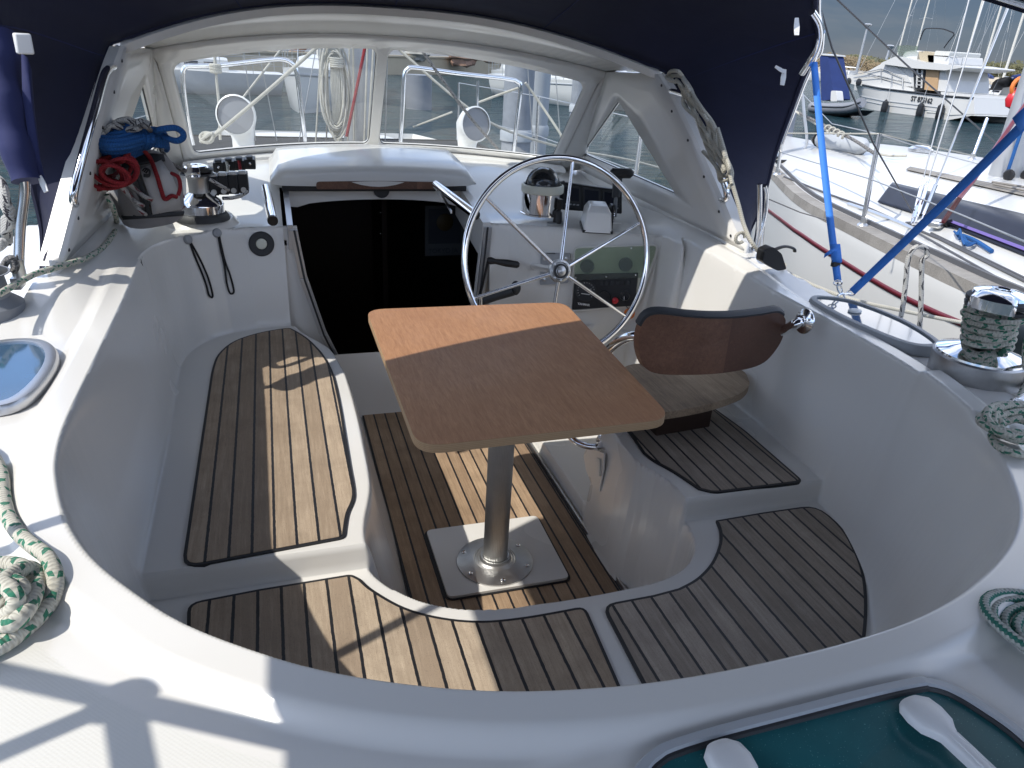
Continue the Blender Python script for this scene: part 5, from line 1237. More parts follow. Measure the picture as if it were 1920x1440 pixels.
# ------------------------------------------------------------------ rope clutches
ck = thing('rope_clutch', 'black bank of rope clutches with silver tops next to the port winch', 'rope clutch', od(432, 368, .004))
for k in range(4):
    a = at(402 + 18.5 * k, 366 - 1.5 * k, y=2.97); b = at(402 + 18.5 * k, 330 - 1.5 * k, y=2.97); h = b.z - a.z
    cl_ = build('clutch_body', MB().box((a.x, 3.01, (a.z + b.z) / 2 - .002), (.036, .085, h)), 'black', ck, bevel=.004)
    build('clutch_cheek', MB().box((a.x, 2.975, b.z + .004), (.026, .022, .014)), 'steel_dull', cl_, bevel=.003)
    build('rope_eye', MB().lathe([(.010, 0), (.010, .004), (.006, .004)], (a.x, 2.966, a.z + .012), (0, -1, 0), 12), 'steel_dull', cl_)
ck2 = thing('rope_clutch', 'second bank of black rope clutches behind the first, with white and red rope tails', 'rope clutch', at(440, 318, y=3.25))
for k in range(4):
    a = at(411 + 19.5 * k, 320 - 2.2 * k, y=3.22); b = at(411 + 19.5 * k, 304 - 2 * k, y=3.22); h = b.z - a.z
    cl_ = build('clutch_body', MB().box((a.x, 3.26, (a.z + b.z) / 2 - .004), (.042, .11, h + .006)), 'black', ck2, bevel=.004)
    build('clutch_lever', MB().box((a.x, 3.22, b.z + .006), (.024, .05, .010)), 'rubber', cl_, bevel=.003)
    build('clutch_pin', MB().lathe([(.005, 0), (.005, .003), (0, .004)], (a.x, 3.202, (a.z + b.z) / 2), (0, -1, 0), 8), 'steel', cl_)
setp(build('rope_tail', MB().tube(cr([at(448, 302, y=3.2), at(450, 312, y=3.18), at(451, 320, y=3.18)], 4), .006, 8), 'rope_red'), 'red rope tail coming out of the rear rope clutches', 'rope')
setp(build('rope_tail', MB().tube(cr([at(425, 304, y=3.2), at(427, 313, y=3.18), at(428, 321, y=3.18)], 4), .006, 8), 'rope_white'), 'white rope tail coming out of the rear rope clutches', 'rope')

# ------------------------------------------------------------------ rope hank on the starboard windscreen wing
mbh = MB()
def wq(u, v, d=.04): p = at(u, v, n=sn, p=Fp); return p + (EYE - p).normalized() * (d + .03)
hk = [[(1262, 145), (1254, 140), (1258, 134), (1272, 134), (1284, 150), (1296, 168), (1306, 195), (1322, 220), (1340, 250), (1352, 285), (1366, 315), (1372, 345)],
      [(1268, 150), (1280, 165), (1290, 190), (1305, 215), (1318, 238), (1330, 262), (1342, 290), (1352, 312), (1362, 308), (1356, 285), (1344, 262)],
      [(1275, 140), (1290, 158), (1302, 182), (1318, 206), (1336, 230), (1350, 262), (1360, 290), (1368, 320), (1358, 330), (1346, 310)],
      [(1300, 205), (1310, 225), (1326, 250), (1334, 272), (1346, 296), (1358, 318), (1350, 322), (1336, 300), (1325, 275)],
      [(1325, 240), (1338, 250), (1344, 268), (1336, 280), (1330, 265), (1342, 256), (1352, 275)]]
for i, l in enumerate(hk + [[(u + 7 * math.sin(j * 2 + 1), v + 9) for j, (u, v) in enumerate(l_)] for l_ in hk[:4]]): mbh.tube(cr([wq(u, v, .02 + .017 * ((i * 2 + j) % 4)) for j, (u, v) in enumerate(l)], 5), .0066, 9)
setp(build('rope_hank', mbh, 'rope_white'), 'weathered cream rope hanked along the starboard windscreen handle', 'rope')
rope('halyard_tail', 'cream rope running down the sprayhood edge to the black block', [wq(1345, 240, .06), wq(1360, 290, .06), wq(1372, 340, .06), wq(1385, 385, .06), at(1396, 425, y=2.15), at(1412, 458, y=2.1), at(1438, 486, y=2.1), at(1462, 500, y=2.08), at(1472, 496, y=2.06)], .0075, 'rope_white')
rp = [at(1388, 446, y=2.15) + V((.018 * math.cos(a), 0, .018 * math.sin(a))) for a in np.linspace(0, 5.5, 14)]
rope('rope_loop', 'small cream rope loop at the foot of the starboard windscreen wing', rp, .006, 'rope_white')
# black block
bb_ = thing('turning_block', 'black plastic turning block on the starboard deck below the sprayhood', 'block', od(1455, 500, .0))
c = od(1455, 503, .03)
mb = MB().prism(fillet([at(1430, 492, y=c.y), at(1434, 470, y=c.y), at(1450, 463, y=c.y), at(1466, 476, y=c.y), at(1475, 505, y=c.y), at(1458, 508, y=c.y)], .008), (0, .04, 0)); build('shell', mb, 'black', bb_, smooth=False, bevel=.006)
build('arm', MB().tube(cr([at(1452, 468, y=c.y + .02), at(1472, 462, y=c.y + .02), at(1488, 466, y=c.y + .02), at(1490, 472, y=c.y + .02)], 4), .008, 8, flat=(1, .6)), 'black', bb_)

# ------------------------------------------------------------------ blue straps
sf = od(1574, 566, .004)
pe = thing('pad_eye', 'steel pad eye with shackle beside the slim starboard hatch', 'pad eye', sf)
build('eye', MB().tube(cr([sf + V((-.018, 0, 0)), sf + V((-.012, 0, .02)), sf + V((0, 0, .028)), sf + V((.012, 0, .02)), sf + V((.018, 0, 0))], 4), .0035, 8), 'steel', pe)
build('plate', MB().box(sf, (.06, .02, .004)), 'steel', pe, bevel=.001)
def strap(name, label, a, b, w_, wd, extra=None):
    t = thing(name, label, 'strap', a); d = (b - a); L = d.length; rows = []; s_ = V(wd).normalized(); nrm = d.cross(s_).normalized()
    mb = MB(); o = 0
    n = 30
    for i in range(n + 1):
        p = a.lerp(b, i / n) + V((0, 0, -.012)) * math.sin(math.pi * i / n); rows.append((p - s_ * w_ / 2, p + s_ * w_ / 2))
    for i in range(n):
        u0, u1 = L * i / n, L * (i + 1) / n
        mb.add([rows[i][0], rows[i][1], rows[i + 1][1], rows[i + 1][0]], [(0, 1, 2, 3)], [[(u0, 0), (u0, 1), (u1, 1), (u1, 0)]])
    build('webbing', mb, 'strap', t, solid=.0022, weld=True); return t, nrm, s_
s1a = at(1571, 528, y=sf.y + .01); s1b = at(1526, 116, y=2.27)
t, nrm, s_ = strap('blue_strap', 'bright blue webbing strap rising to the sprayhood corner', s1a, s1b, .023, CR)
kp = s1a.lerp(s1b, .115)
mb = MB(); 
for q in (0, .004, .008): mb.grid([[kp + s_ * x + (s1b - s1a).normalized() * y - nrm * (q + .004) for x in (-.014, .014)] for y in (-.03, -.01, .012, .03)])
build('strap_wrap', mb, 'strap', t, solid=.003)
mb = MB().grid([[kp + s_ * -.006 - nrm * .01, kp + s_ * .006 - nrm * .012 + CU * .014], [kp + s_ * -.025 - CU * .006 - nrm * .014, kp + s_ * -.018 + CU * .012 - nrm * .016], [kp + s_ * -.04 - CU * .016 - nrm * .012, kp + s_ * -.038 - CU * .004 - nrm * .012]]); build('strap_end', mb, 'strap', t, solid=.002)
build('buckle', MB().box(kp - (s1b - s1a).normalized() * .03, (.03, .012, .02)), 'black', t, bevel=.002)
def hook(p, q, t):
    d = (q - p); build('wire_ring', MB().tube([p + CR * .013 * math.cos(a) * 1.0 + CU * .008 * math.sin(a) for a in np.linspace(0, 2 * math.pi, 17)[:-1]], .0022, 6, closed=True), 'steel', t)
    s2 = V((.007, 0, 0)); build('snap_hook', MB().tube(cr([p, p.lerp(q, .3) + s2, p.lerp(q, .7) + s2, q, p.lerp(q, .7) - s2, p.lerp(q, .3) - s2, p], 4), .0026, 7), 'steel', t)
hook(s1a + CU * -.004, sf + V((0, 0, .024)), t)
s2a = at(1598, 547, y=sf.y + .0); s2b = V((1.80, 1.585, 1.625))
s2b = at(1925, 222, y=1.45)
t2, nrm, s_ = strap('blue_strap', 'dark blue webbing strap slanting up to the bimini at the right edge', s2a, s2a + (s2b - s2a) * min(1.6, (1.65 - s2a.z) / (s2b.z - s2a.z)), .024, (CU + CR * -1.0))
hook(s2a + V((-.003, 0, -.004)), sf + V((.004, 0, .024)), t2)
build('strap_wrap', MB().grid([[s2b + V((-.02, -.01, -.03)), s2b + V((.03, -.01, .03))], [s2b + V((-.06, -.012, 0.0)), s2b + V((-.02, -.012, .04))]]), 'strap', t2, solid=.003)
# ------------------------------------------------------------------ water, quay, far shore
WZ = -.9
mb = MB(); S_ = 3000
mb.add([(-S_, -S_, WZ), (S_, -S_, WZ), (S_, S_, WZ), (-S_, S_, WZ)], [(0, 1, 2, 3)]); setp(build('water', mb, 'water', smooth=False), kind='structure')
def vert(o): return o
q0, q1 = V((-4.6, 46, 0)), V((9.05, 58, 0)); qd = (q1 - q0).normalized(); qn = V((-qd.y, qd.x, 0))
A_, B_ = q0 - qd * 60, q1 + qd * 26
qz = .25
mb = MB(); mb.prism([V((A_.x, A_.y, -3)), V((B_.x, B_.y, -3)), V((B_.x, B_.y, qz)), V((A_.x, A_.y, qz))], qn * 1.6)
mb.prism([V((A_.x, A_.y, qz + .004)) - qn * .08, V((B_.x, B_.y, qz + .004)) - qn * .08, V((B_.x, B_.y, qz + .16)) - qn * .08, V((A_.x, A_.y, qz + .16)) - qn * .08], qn * .5)
setp(build('quay_wall', mb, 'concrete', smooth=False, bevel=.03), 'long pale concrete quay wall across the water ahead', 'quay')
mb = MB(); mb.grid([[A_ + qn * (1.6 + k) + V((0, 0, z)) + (V((0, 0, 0))) for k in (0,)] + [A_ + qn * 12 + V((0, 0, z + .9)), A_ + qn * 120 + V((0, 0, z + 1.2))] if False else [A_ + qn * 1.62 + V((0, 0, .2)), A_ + qn * 9 + V((0, 0, .9)), A_ + qn * 150 + V((0, 0, 1.3))], [B_ + qn * 1.62 + V((0, 0, .2)), B_ + qn * 9 + V((0, 0, .9)), B_ + qn * 150 + V((0, 0, 1.3))]])
setp(build('quay_ground', mb, 'asphalt', smooth=False), kind='structure')
def rock(u, v, s_, mat, lab, dist=64):
    d = (at(u, v, y=1) - EYE); c = EYE + d * dist; c.z = 1.48 - (1.48 - c.z) if False else max(.5, c.z)
    bm = bmesh.new(); bmesh.ops.create_icosphere(bm, subdivisions=3, radius=1)
    mb = MB(); vs = []
    for q in bm.verts:
        n_ = 1 + .22 * math.sin(q.co.x * 5 + u) * math.cos(q.co.y * 4 + v) + .14 * math.sin(q.co.z * 9 + u * .3) + random.uniform(-.05, .05)
        vs.append(c + V((q.co.x * s_ * 1.25, q.co.y * s_, q.co.z * s_ * .8)) * n_)
    mb.add(vs, [[w.index for w in f.verts] for f in bm.faces]); bm.free()
    setp(build('rock', mb, mat, smooth=True, angle=25), lab, 'rock', 'boulders along the quay')
rock(868, 103, .98, 'skin_rock', 'reddish boulder on the quay, the biggest one seen in the right front pane', 62)
rock(781, 101, .72, 'grey_rock', 'grey boulder on the quay, left of the big reddish boulder', 60)
rock(921, 112, .55, 'skin_rock', 'small reddish boulder on the quay beside the moored boats', 62)
rock(556, 83, .6, 'skin_rock', 'reddish boulder on the quay seen at the top of the left front pane', 54)
rock(700, 92, .5, 'grey_rock', 'small grey boulder near the centre post of the windscreen', 58)

def clump(mb, c, r, n, sz, fl=.7):
    for _ in range(n):
        a = random.uniform(0, 2 * math.pi); e = random.uniform(-.2, 1); rr = r * random.uniform(.45, 1.0) ** .5
        p = V(c) + V((math.cos(a) * math.cos(e) * rr, math.sin(a) * math.cos(e) * rr, math.sin(e) * rr * fl))
        d1 = V((random.uniform(-1, 1), random.uniform(-1, 1), random.uniform(-1, 1))).normalized(); d2 = d1.orthogonal().normalized(); k = sz * random.uniform(.6, 1.4)
        mb.add([p - d1 * k, p + d2 * k * .7, p + d1 * k, p - d2 * k * .7], [(0, 1, 2, 3)])
def dirp(u, dist, z=0):
    d = at(u, 130 + (u - 1750) * .06, y=1) - EYE; d.z = 0; d.normalize(); return V((d.x * dist, d.y * dist, z))
# low wooded shore
mb = MB(); rows = [[], [], []]
for k in range(60):
    u = 1150 + k * 18; p = dirp(u, 330); h = 4.0 + 1.6 * math.sin(k * .31) + .8 * math.sin(k * .77 + 1) 
    q = dirp(u, 395); rows[0].append(V((p.x, p.y, WZ - .2))); rows[1].append(V((p.x, p.y, h * .35))); rows[2].append(V((q.x, q.y, h)))
setp(build('hill', MB().grid(rows), 'trees', smooth=False), kind='structure')
mb = MB(); mb2 = MB()
for k in range(330):
    u = random.uniform(1500, 1960); dd = random.uniform(300, 340); hgt = random.uniform(2.2, 4.6) * (1.25 if u > 1800 else 1.0)
    clump(mb, dirp(u, dd, random.uniform(.5, 3.2)), hgt, 34, .55)
for k in range(90):
    u = random.uniform(1535, 1665); t = (u - 1535) / 130; clump(mb2, dirp(u, random.uniform(215, 240), random.uniform(.3, 3.5) * (1 - .45 * t)), random.uniform(1.4, 2.6), 40, .28)
setp(build('far_wood', mb, 'trees', smooth=False), 'low green wood along the far shore', 'wood', kind='stuff')
setp(build('shore_scrub', mb2, 'leafbrown', smooth=False), 'brown bare scrub on the far shore left of the motor yacht', 'scrub', kind='stuff')
mb = MB(); rows = [[dirp(1100 + k * 40, 200, WZ - 1) for k in range(26)], [dirp(1100 + k * 40, 202, .15) for k in range(26)], [dirp(1100 + k * 40, 330, .8) for k in range(26)]]
setp(build('shore_ground', MB().grid(rows), 'concrete', smooth=False), kind='structure')
def lamp(u0, v0, u1, v1, dist, lab):
    a = EYE + (at(u0, v0, y=1) - EYE).normalized() * dist; b = EYE + (at(u1, v1, y=1) - EYE).normalized() * dist; b = V((a.x, a.y, b.z)) if False else b
    t = thing('street_lamp', lab, 'street lamp', a, 'lamps on the far quay'); w_ = dist / FL
    build('pole', MB().tube([a, b], [w_ * 2.2, w_ * 1.4], 8), 'mast_alu', t)
    h = build('lamp_head', MB().lathe([(w_ * 2, -w_ * 4), (w_ * 6, 0), (w_ * 6.5, w_ * 1.5), (w_ * 3, w_ * 3), (0, w_ * 3.2)], b, (b - a), 12), 'mast_alu', t)
lamp(1604, 142, 1627, 48, 60, 'tall lamp post with round head standing left of the motor yacht')
lamp(1662, 112, 1669, 88, 130, 'distant small lamp post just behind the motor yacht bow')

# ------------------------------------------------------------------ generic moored boats
def gboat(name, label, loc, ang, L, B, fb, hullm='boat_white', mast=0, boomc=None, hood=None, cat='sailing boat', group=None, cabin=.5, stripe=None):
    t = thing(name, label, cat, loc, group); q = Matrix.Rotation(ang, 3, 'Z'); o = V(loc)
    P_ = lambda x, y, z: o + q @ V((x, y, z))
    def hw(s): return B / 2 * (1 - max(0, (s - .35) / .65) ** 2.2) * (1 - .12 * max(0, (.25 - s) / .25))
    rows = []
    ss = np.linspace(0, 1, 15)
    for z, k, dy in ((-.15, .62, .93), (.02, .86, .955), (fb * .5, .96, .975), (fb, 1, 1)):
        r = [P_(-hw(s) * k, (s - .5) * L * dy, z + (fb * .22 * s * s if z > .1 else 0)) for s in ss] + [P_(hw(s) * k, (s - .5) * L * dy, z + (fb * .22 * s * s if z > .1 else 0)) for s in ss[::-1]]
        rows.append(r)
    build('hull', MB().grid(rows, closed=True), hullm, t, angle=60)
    mb = MB(); dr = [[P_(x * hw(s), (s - .5) * L, fb * (1 + .22 * s * s) + .04 * (1 - x * x)) for x in (-.99, -.5, 0, .5, .99)] for s in ss]; mb.grid(dr); build('deck', mb, 'boat_white', t)
    if stripe:
        mb = MB(); mb.grid([[P_(-hw(s) * kk - .01, (s - .5) * L * dy, z + fb * .22 * s * s) for s in ss] for z, kk, dy in ((fb * .78, .985, .99), (fb * .86, .99, .993))]); build('stripe', mb, stripe, t, solid=.01)
        mb = MB(); mb.grid([[P_(hw(s) * kk + .01, (s - .5) * L * dy, z + fb * .22 * s * s) for s in ss] for z, kk, dy in ((fb * .78, .985, .99), (fb * .86, .99, .993))]); build('stripe', mb, stripe, t, solid=.01)
    s0, s1 = .30, .74; rows = []
    for s in np.linspace(s0, s1, 9):
        e = 1 - ((s - s0) / (s1 - s0)) ** 5; w_ = hw(s) * .62; zb = fb * (1 + .22 * s * s); h = cabin * e
        rows.append([P_(-w_, (s - .5) * L, zb), P_(-w_ * .9, (s - .5) * L, zb + h * .85), P_(-w_ * .6, (s - .5) * L, zb + h), P_(w_ * .6, (s - .5) * L, zb + h), P_(w_ * .9, (s - .5) * L, zb + h * .85), P_(w_, (s - .5) * L, zb)])
    mb = MB().grid(rows); mb.add(rows[0], [(0, 1, 2, 3, 4, 5)]); build('cabin', mb, 'boat_white', t, angle=30)
    for sg in (-1, 1):
        mb = MB()
        for sa in (.36, .46, .56):
            w1_, w2_ = hw(sa) * .62, hw(sa + .07) * .62; zb = fb * (1 + .22 * sa * sa)
            mb.add([P_(sg * (w1_ * .975 + .012), (sa - .5) * L, zb + cabin * .35), P_(sg * (w2_ * .975 + .012), (sa - .43) * L, zb + cabin * .35), P_(sg * (w2_ * .925 + .012), (sa - .43) * L, zb + cabin * .68), P_(sg * (w1_ * .925 + .012), (sa - .5) * L, zb + cabin * .68)], [(0, 1, 2, 3)])
        build('window', mb, 'window_dark', t, solid=.01)
    for sg in (-1, 1):
        rl_ = [P_(sg * hw(s) * .97, (s - .5) * L, fb * (1 + .22 * s * s) + .6) for s in np.linspace(0, .97, 12)]; mb = MB().tube(rl_, .012, 5)
        mb.tube([p - V((0, 0, .3)) for p in rl_], .008, 5); rr_ = build('guard_rail', mb, 'wire', t)
        for p in rl_[::2]: build('stanchion', MB().tube([p, p - V((0, 0, .6))], .013, 5), 'wire', rr_)
    if mast:
        m0 = P_(0, .08 * L, fb + cabin); m1 = P_(0, .06 * L, fb + mast); build('mast', MB().tube([m0, m1], [.085, .07], 8), 'mast_paint', t)
        build('spreader', MB().tube([P_(-.9, .05 * L, fb + mast * .45), P_(0, .07 * L, fb + mast * .46), P_(.9, .05 * L, fb + mast * .45)], .02, 5), 'mast_alu', t)
        for sg in (-1, 1): build('shroud', MB().tube([P_(sg * hw(.5) * .95, .04 * L, fb), P_(sg * .9, .05 * L, fb + mast * .45), m1], .008, 4), 'wire', t)
        build('stay', MB().tube([P_(0, .49 * L, fb * 1.2), m1], .02, 4), 'boat_grey', t); build('stay', MB().tube([P_(0, -.49 * L, fb), m1], .008, 4), 'wire', t)
        b0, b1 = P_(0, .06 * L, fb + cabin + .65), P_(0, -.32 * L, fb + cabin + .55)
        build('boom', MB().tube([b0, b1], .06, 8), 'mast_alu', t)
        if boomc: build('boom_cover', MB().tube([b0 + V((0, 0, .5)), b0 + V((0, 0, .12)), b0.lerp(b1, .3) + V((0, 0, .08)), b0.lerp(b1, .7) + V((0, 0, .05)), b1], [.10, .19, .17, .13, .08], 10, flat=(1, 1.3)), boomc, t)
    if hood:
        rows = []
        for s, hh in ((.36, .05), (.33, .55), (.26, .75), (.22, .78)):
            w_ = hw(s) * .72; zb = fb + cabin * .6
            rows.append([P_(w_ * math.cos(a), (s - .5) * L, zb + hh * math.sin(a) ** .5 if math.sin(a) > 0 else zb) for a in np.linspace(0, math.pi, 13)])
        build('hood', MB().grid(rows), hood, t, solid=.01)
    return t
def wl(u, v): p = at(u, v, z=WZ); return (p.x, p.y, WZ)
p = wl(1045, 192); gboat('moored_boat', 'white boat moored bow towards us, seen right of the steel pile in the right pane', p, R(-165), 9, 3.0, 1.0, mast=10, stripe='boat_grey')
p = wl(960, 168); gboat('moored_boat', 'white boat against the quay, seen left of the steel pile in the right pane', p, R(-200), 8, 2.7, .95, mast=0, cabin=.7)
p = wl(1110, 196); gboat('moored_boat', 'pale hulled sailing boat in the right corner of the right pane', (p[0] + .6, p[1], WZ), R(-178), 9, 3.1, 1.1, hullm='boat_offwhite', mast=10)
p = wl(1135, 190); 
p = wl(650, 175); gboat('moored_boat', 'white sailing boat behind the mast in the left pane', p, R(170), 9, 3, 1.0, mast=9, boomc='blue_cover')
# boats beyond the motor yacht on the right
cx, cy, _ = at(1872, 222, z=WZ); gboat('moored_yacht', 'grey white sailing yacht with black sprayhood behind the motor yacht stern', (cx + 1.5, cy - .8, WZ), R(-75), 11, 3.5, 1.25, hullm='boat_offwhite', mast=13, boomc='blue_cover', hood='boat_dark')
for k, (u, dist, lab, hm, bc_) in enumerate([(1800, 66, 'distant yacht with tall mast directly behind the flybridge', 'boat_white', None), (1845, 74, 'distant yacht with blue boom cover behind the black hood', 'boat_white', 'blue_cover'), (1900, 62, 'distant yacht at the far right edge with a light mast', 'boat_offwhite', None), (1585, 150, 'tiny white yacht on the far shore left of the lamp post', 'boat_white', None), (1568, 130, 'tiny white yacht beside the blue console cover', 'boat_white', None), (1690, 95, 'far yacht whose thick beige mast rises behind the flybridge screen', 'boat_white', None), (1718, 99, 'far yacht with pale mast just right of the thick beige one', 'boat_white', None)]):
    c = dirp(u, dist, WZ); gboat('moored_yacht', lab, (c.x, c.y, WZ), R(-60 + 25 * k), 10 if dist < 90 else 9, 3.2, 1.1, hullm=hm, mast=14 if dist < 100 else (2.0 if dist > 120 else 12), boomc=bc_)

# ------------------------------------------------------------------ white motor yacht
YX = 35.2
def yp(u, v, dx=0): return at(u, v, x=YX + dx)
my = thing('motor_yacht', 'white flybridge motor yacht moored across the water, with black fenders along its side', 'motor yacht', (YX + 1.8, 36, WZ))
WB = 3.7
def ext(nm, px, mat, dx=0, w_=WB, bevel=.0, parent=my, smooth=False, fil=0):
    pts = [yp(u, v, dx) for u, v in px]
    if fil: pts = fillet(pts, fil, 4)
    return build(nm, MB().prism(pts, (w_, 0, 0)), mat, parent, smooth=smooth, bevel=bevel)
# hull with bow flare
top = [(1561, 151), (1581, 155), (1610, 159), (1653, 166), (1713, 173), (1773, 180), (1826, 184)]
sta = [(1579, 196), (1594, 201), (1618, 205), (1653, 211), (1715, 219), (1773, 226), (1826, 216)]
rows = []
for t in np.linspace(0, 1, 7):
    r = []
    for i, (a, b) in enumerate(zip(top, sta)):
        k = i / 6; hw_ = min(1, .06 + (k / .5) ** .75) * (1 - .12 * t * (1 - k)); a3, b3 = yp(*a), yp(*b); p = a3.lerp(b3, t)
        r.append(V((YX + WB / 2 - WB / 2 * hw_, p.y, max(p.z, WZ - .1))))
    r2 = [V((2 * (YX + WB / 2) - p.x, p.y, p.z)) for p in r[::-1]]
    rows.append(r + r2)
hull_ = build('hull', MB().grid(rows, closed=True), 'boat_white', my, angle=50)
build('side_deck', MB().prism([p + V((0, 0, -.02)) for p in rows[0]], (0, 0, .04)), 'boat_white', my, smooth=False)
build('rub_rail', MB().tube([p + V((-.03, 0, 0)) for p in rows[0][:7]], .055, 6), 'boat_dark', my)
build('hull_line', MB().tube([p + V((-.02, 0, 0)) for p in rows[3][1:6]], .022, 5), 'boat_grey', my)
build('hull_line', MB().tube([p + V((-.02, 0, 0)) for p in rows[4][1:6]], .018, 5), 'boat_grey', my)
# raised foredeck bulwark
fd = [(1561, 151), (1568, 147), (1590, 141), (1618, 139), (1660, 150), (1713, 162), (1713, 174), (1653, 167), (1610, 160)]
ext('foredeck', fd, 'boat_white', .35, WB - .7)
for u, v in ((1573.5, 152), (1591, 152.5), (1610, 154)):
    c = yp(u, v, .30); build('porthole', MB().lathe([(.21, -.03), (.21, .03), (.15, .05), (0, .05)], c, (-1, 0, 0), 16), 'boat_dark', my)
ext('cabin', [(1618, 139), (1655, 118), (1668, 116), (1712, 124), (1773, 131), (1776, 150), (1775, 172), (1712, 166)], 'boat_white', .35, WB - .7)
ext('windscreen_cover', [(1626, 137), (1657, 119), (1678, 123), (1700, 140), (1708, 155), (1660, 146)], 'boat_white', .30, .06)
ext('saloon_recess', [(1712, 128), (1735, 129.5), (1735, 168), (1714, 166)], 'boat_dark', .30, .06)
ld = ext('boarding_ladder', [(1719, 130), (1721, 130), (1719, 164), (1717, 164)], 'boat_white', .2, .06)
ext('ladder_rail', [(1728, 131), (1730, 131), (1728, 165), (1726, 165)], 'boat_white', .2, .06, parent=ld)
for k in range(4): ext('rung', [(1718 - k * .4, 137 + k * 7), (1729 - k * .4, 138 + k * 7), (1729 - k * .4, 139.4 + k * 7), (1718 - k * .4, 138.4 + k * 7)], 'boat_white', .2, .05, parent=ld)
ext('saloon_door', [(1737, 128), (1761, 129.5), (1756, 171), (1733, 168)], 'tan_door', .28, .06)
ext('flybridge_floor', [(1650, 119), (1679, 105.5), (1697, 108), (1727, 115.5), (1760, 119), (1802, 124.5), (1802, 127), (1771, 132), (1712, 128), (1668, 122)], 'boat_white', -.05, WB + .1, fil=.15)
ext('flybridge_screen', [(1681, 86), (1700, 84.5), (1722, 87), (1718, 96), (1700, 97), (1690, 105), (1684, 103)], 'cover_glass', .4, .03)
ext('flybridge_screen', [(1681, 86), (1700, 84.5), (1722, 87), (1718, 96), (1700, 97), (1690, 105), (1684, 103)], 'cover_glass', WB - .5, .03)
ext('helm_seat', [(1692, 108), (1696, 97), (1712, 94), (1722, 97), (1719, 113), (1704, 111)], 'boat_white', .6, 1.2, fil=.12)
ext('console', [(1722, 96), (1737, 96), (1751, 99), (1751, 118), (1725, 115)], 'beige', .5, 2.2, fil=.1)
ext('bench', [(1739, 103), (1780, 105), (1779, 121), (1741, 118)], 'boat_white', .5, 2.4, fil=.08)
ext('bench_back', [(1754, 95), (1782, 96.5), (1778, 107), (1751, 105)], 'boat_offwhite', .5, 2.2, fil=.08)
rl_ = [yp(*q, 0) for q in ((1725, 75), (1733, 56), (1745, 53), (1766, 54), (1779, 58), (1789, 64), (1780, 76), (1770, 90))]
build('bimini_hoop', MB().tube(cr(rl_, 4), .035, 6), 'boat_dark', my)
rr_ = [yp(*q, .2) for q in ((1600, 140), (1622, 136), (1652, 129), (1660, 131), (1693, 145), (1692, 165))]
build('deck_rail', MB().tube(rr_, .025, 6), 'wire', my)
rr_ = [yp(*q, .2) for q in ((1600, 146), (1650, 142), (1692, 154))]; build('deck_rail', MB().tube(rr_, .022, 6), 'wire', my)
for a, b in (((1652, 130), (1652, 149)), ((1673, 136), (1671, 158)), ((1692, 145), (1692, 166))): build('rail_post', MB().tube([yp(*a, .2), yp(*b, .2)], .025, 6), 'wire', my)
ext('transom', [(1778, 184), (1826, 184), (1827, 214), (1775, 216)], 'boat_white', -.02, WB + .04)
ext('bathing_platform', [(1737, 208.5), (1828, 215), (1828, 217.5), (1737, 211)], 'boat_offwhite', .0, WB, bevel=.02)
ext('cockpit_coaming', [(1764, 172), (1826, 179), (1826, 185), (1764, 181)], 'boat_white', .1, WB - .2)
build('fly_rail', MB().tube([yp(1782, 108), yp(1806, 107), yp(1802, 124)], .02, 5), 'wire', my)
tx = text_mesh('ST 875162', .36, yp(1707, 188.5, -.02), (0, -1, -.02), (0, 0, 1), 'registration', 'boat_dark', my, depth=.004, bold=.008)
for u, v, lab in ((1658, 203, 'black fender hanging at the middle of the motor yacht hull'), (1724.5, 209, 'black fender hanging under the registration of the motor yacht'), (1762, 211, 'black fender near the motor yacht stern')):
    c = yp(u, v, -.22); t = thing('fender', lab, 'fender', c, 'fenders on the motor yacht')
    build('body', MB().lathe([(.03, .50), (.07, .44), (.17, .34), (.19, 0), (.17, -.30), (.06, -.42), (0, -.43)], c, n=14), 'boat_dark', t)
    build('lanyard', MB().tube([c + V((0, 0, .48)), c + V((.12, 0, 1.5))], .015, 5), 'boat_grey', t)

# inflatable tender left of it
tp0 = at(1575, 212, z=WZ); DX = 27.5
def dp_(u, v, dx=0): return at(u, v, x=DX + dx)
td = thing('inflatable_boat', 'grey inflatable boat with black band next to the motor yacht bow', 'inflatable boat', (DX, dp_(1570, 210).y, WZ))
build('tube', MB().tube(cr([dp_(1522, 201), dp_(1545, 203), dp_(1580, 203), dp_(1603, 200), dp_(1614, 193)], 4), .26, 12), 'tube_grey', td)
build('tube', MB().tube(cr([dp_(1522, 201, 1.6), dp_(1545, 203, 1.6), dp_(1580, 203, 1.5), dp_(1603, 200, .9), dp_(1614, 193, .1)], 4), .26, 12), 'tube_grey', td)
build('hull', MB().prism([dp_(1528, 203, .2), dp_(1600, 206, .2), dp_(1585, 216, .2), dp_(1530, 217, .2)], (1.3, 0, 0)), 'boat_dark', td, smooth=False)
build('rubbing_band', MB().tube(cr([dp_(1522, 199, -.24), dp_(1580, 201, -.24), dp_(1613, 192, -.2)], 4), .05, 6), 'boat_dark', td)
build('engine', MB().prism(fillet([dp_(1558, 170, .4), dp_(1568, 170, .4), dp_(1570, 190, .4), dp_(1557, 190, .4)], .1), (.4, 0, 0)), 'boat_white', td, bevel=.03)
cv_ = thing('console_cover', 'tall dark blue canvas cover standing in the grey inflatable boat', 'cover', dp_(1548, 188, .5))
build('canvas', MB().prism(fillet([dp_(1537, 103, .5), dp_(1552, 104, .5), dp_(1565, 186, .5), dp_(1540, 189, .5)], .08), (1.0, 0, 0)), 'blue_cover', cv_, bevel=.06)
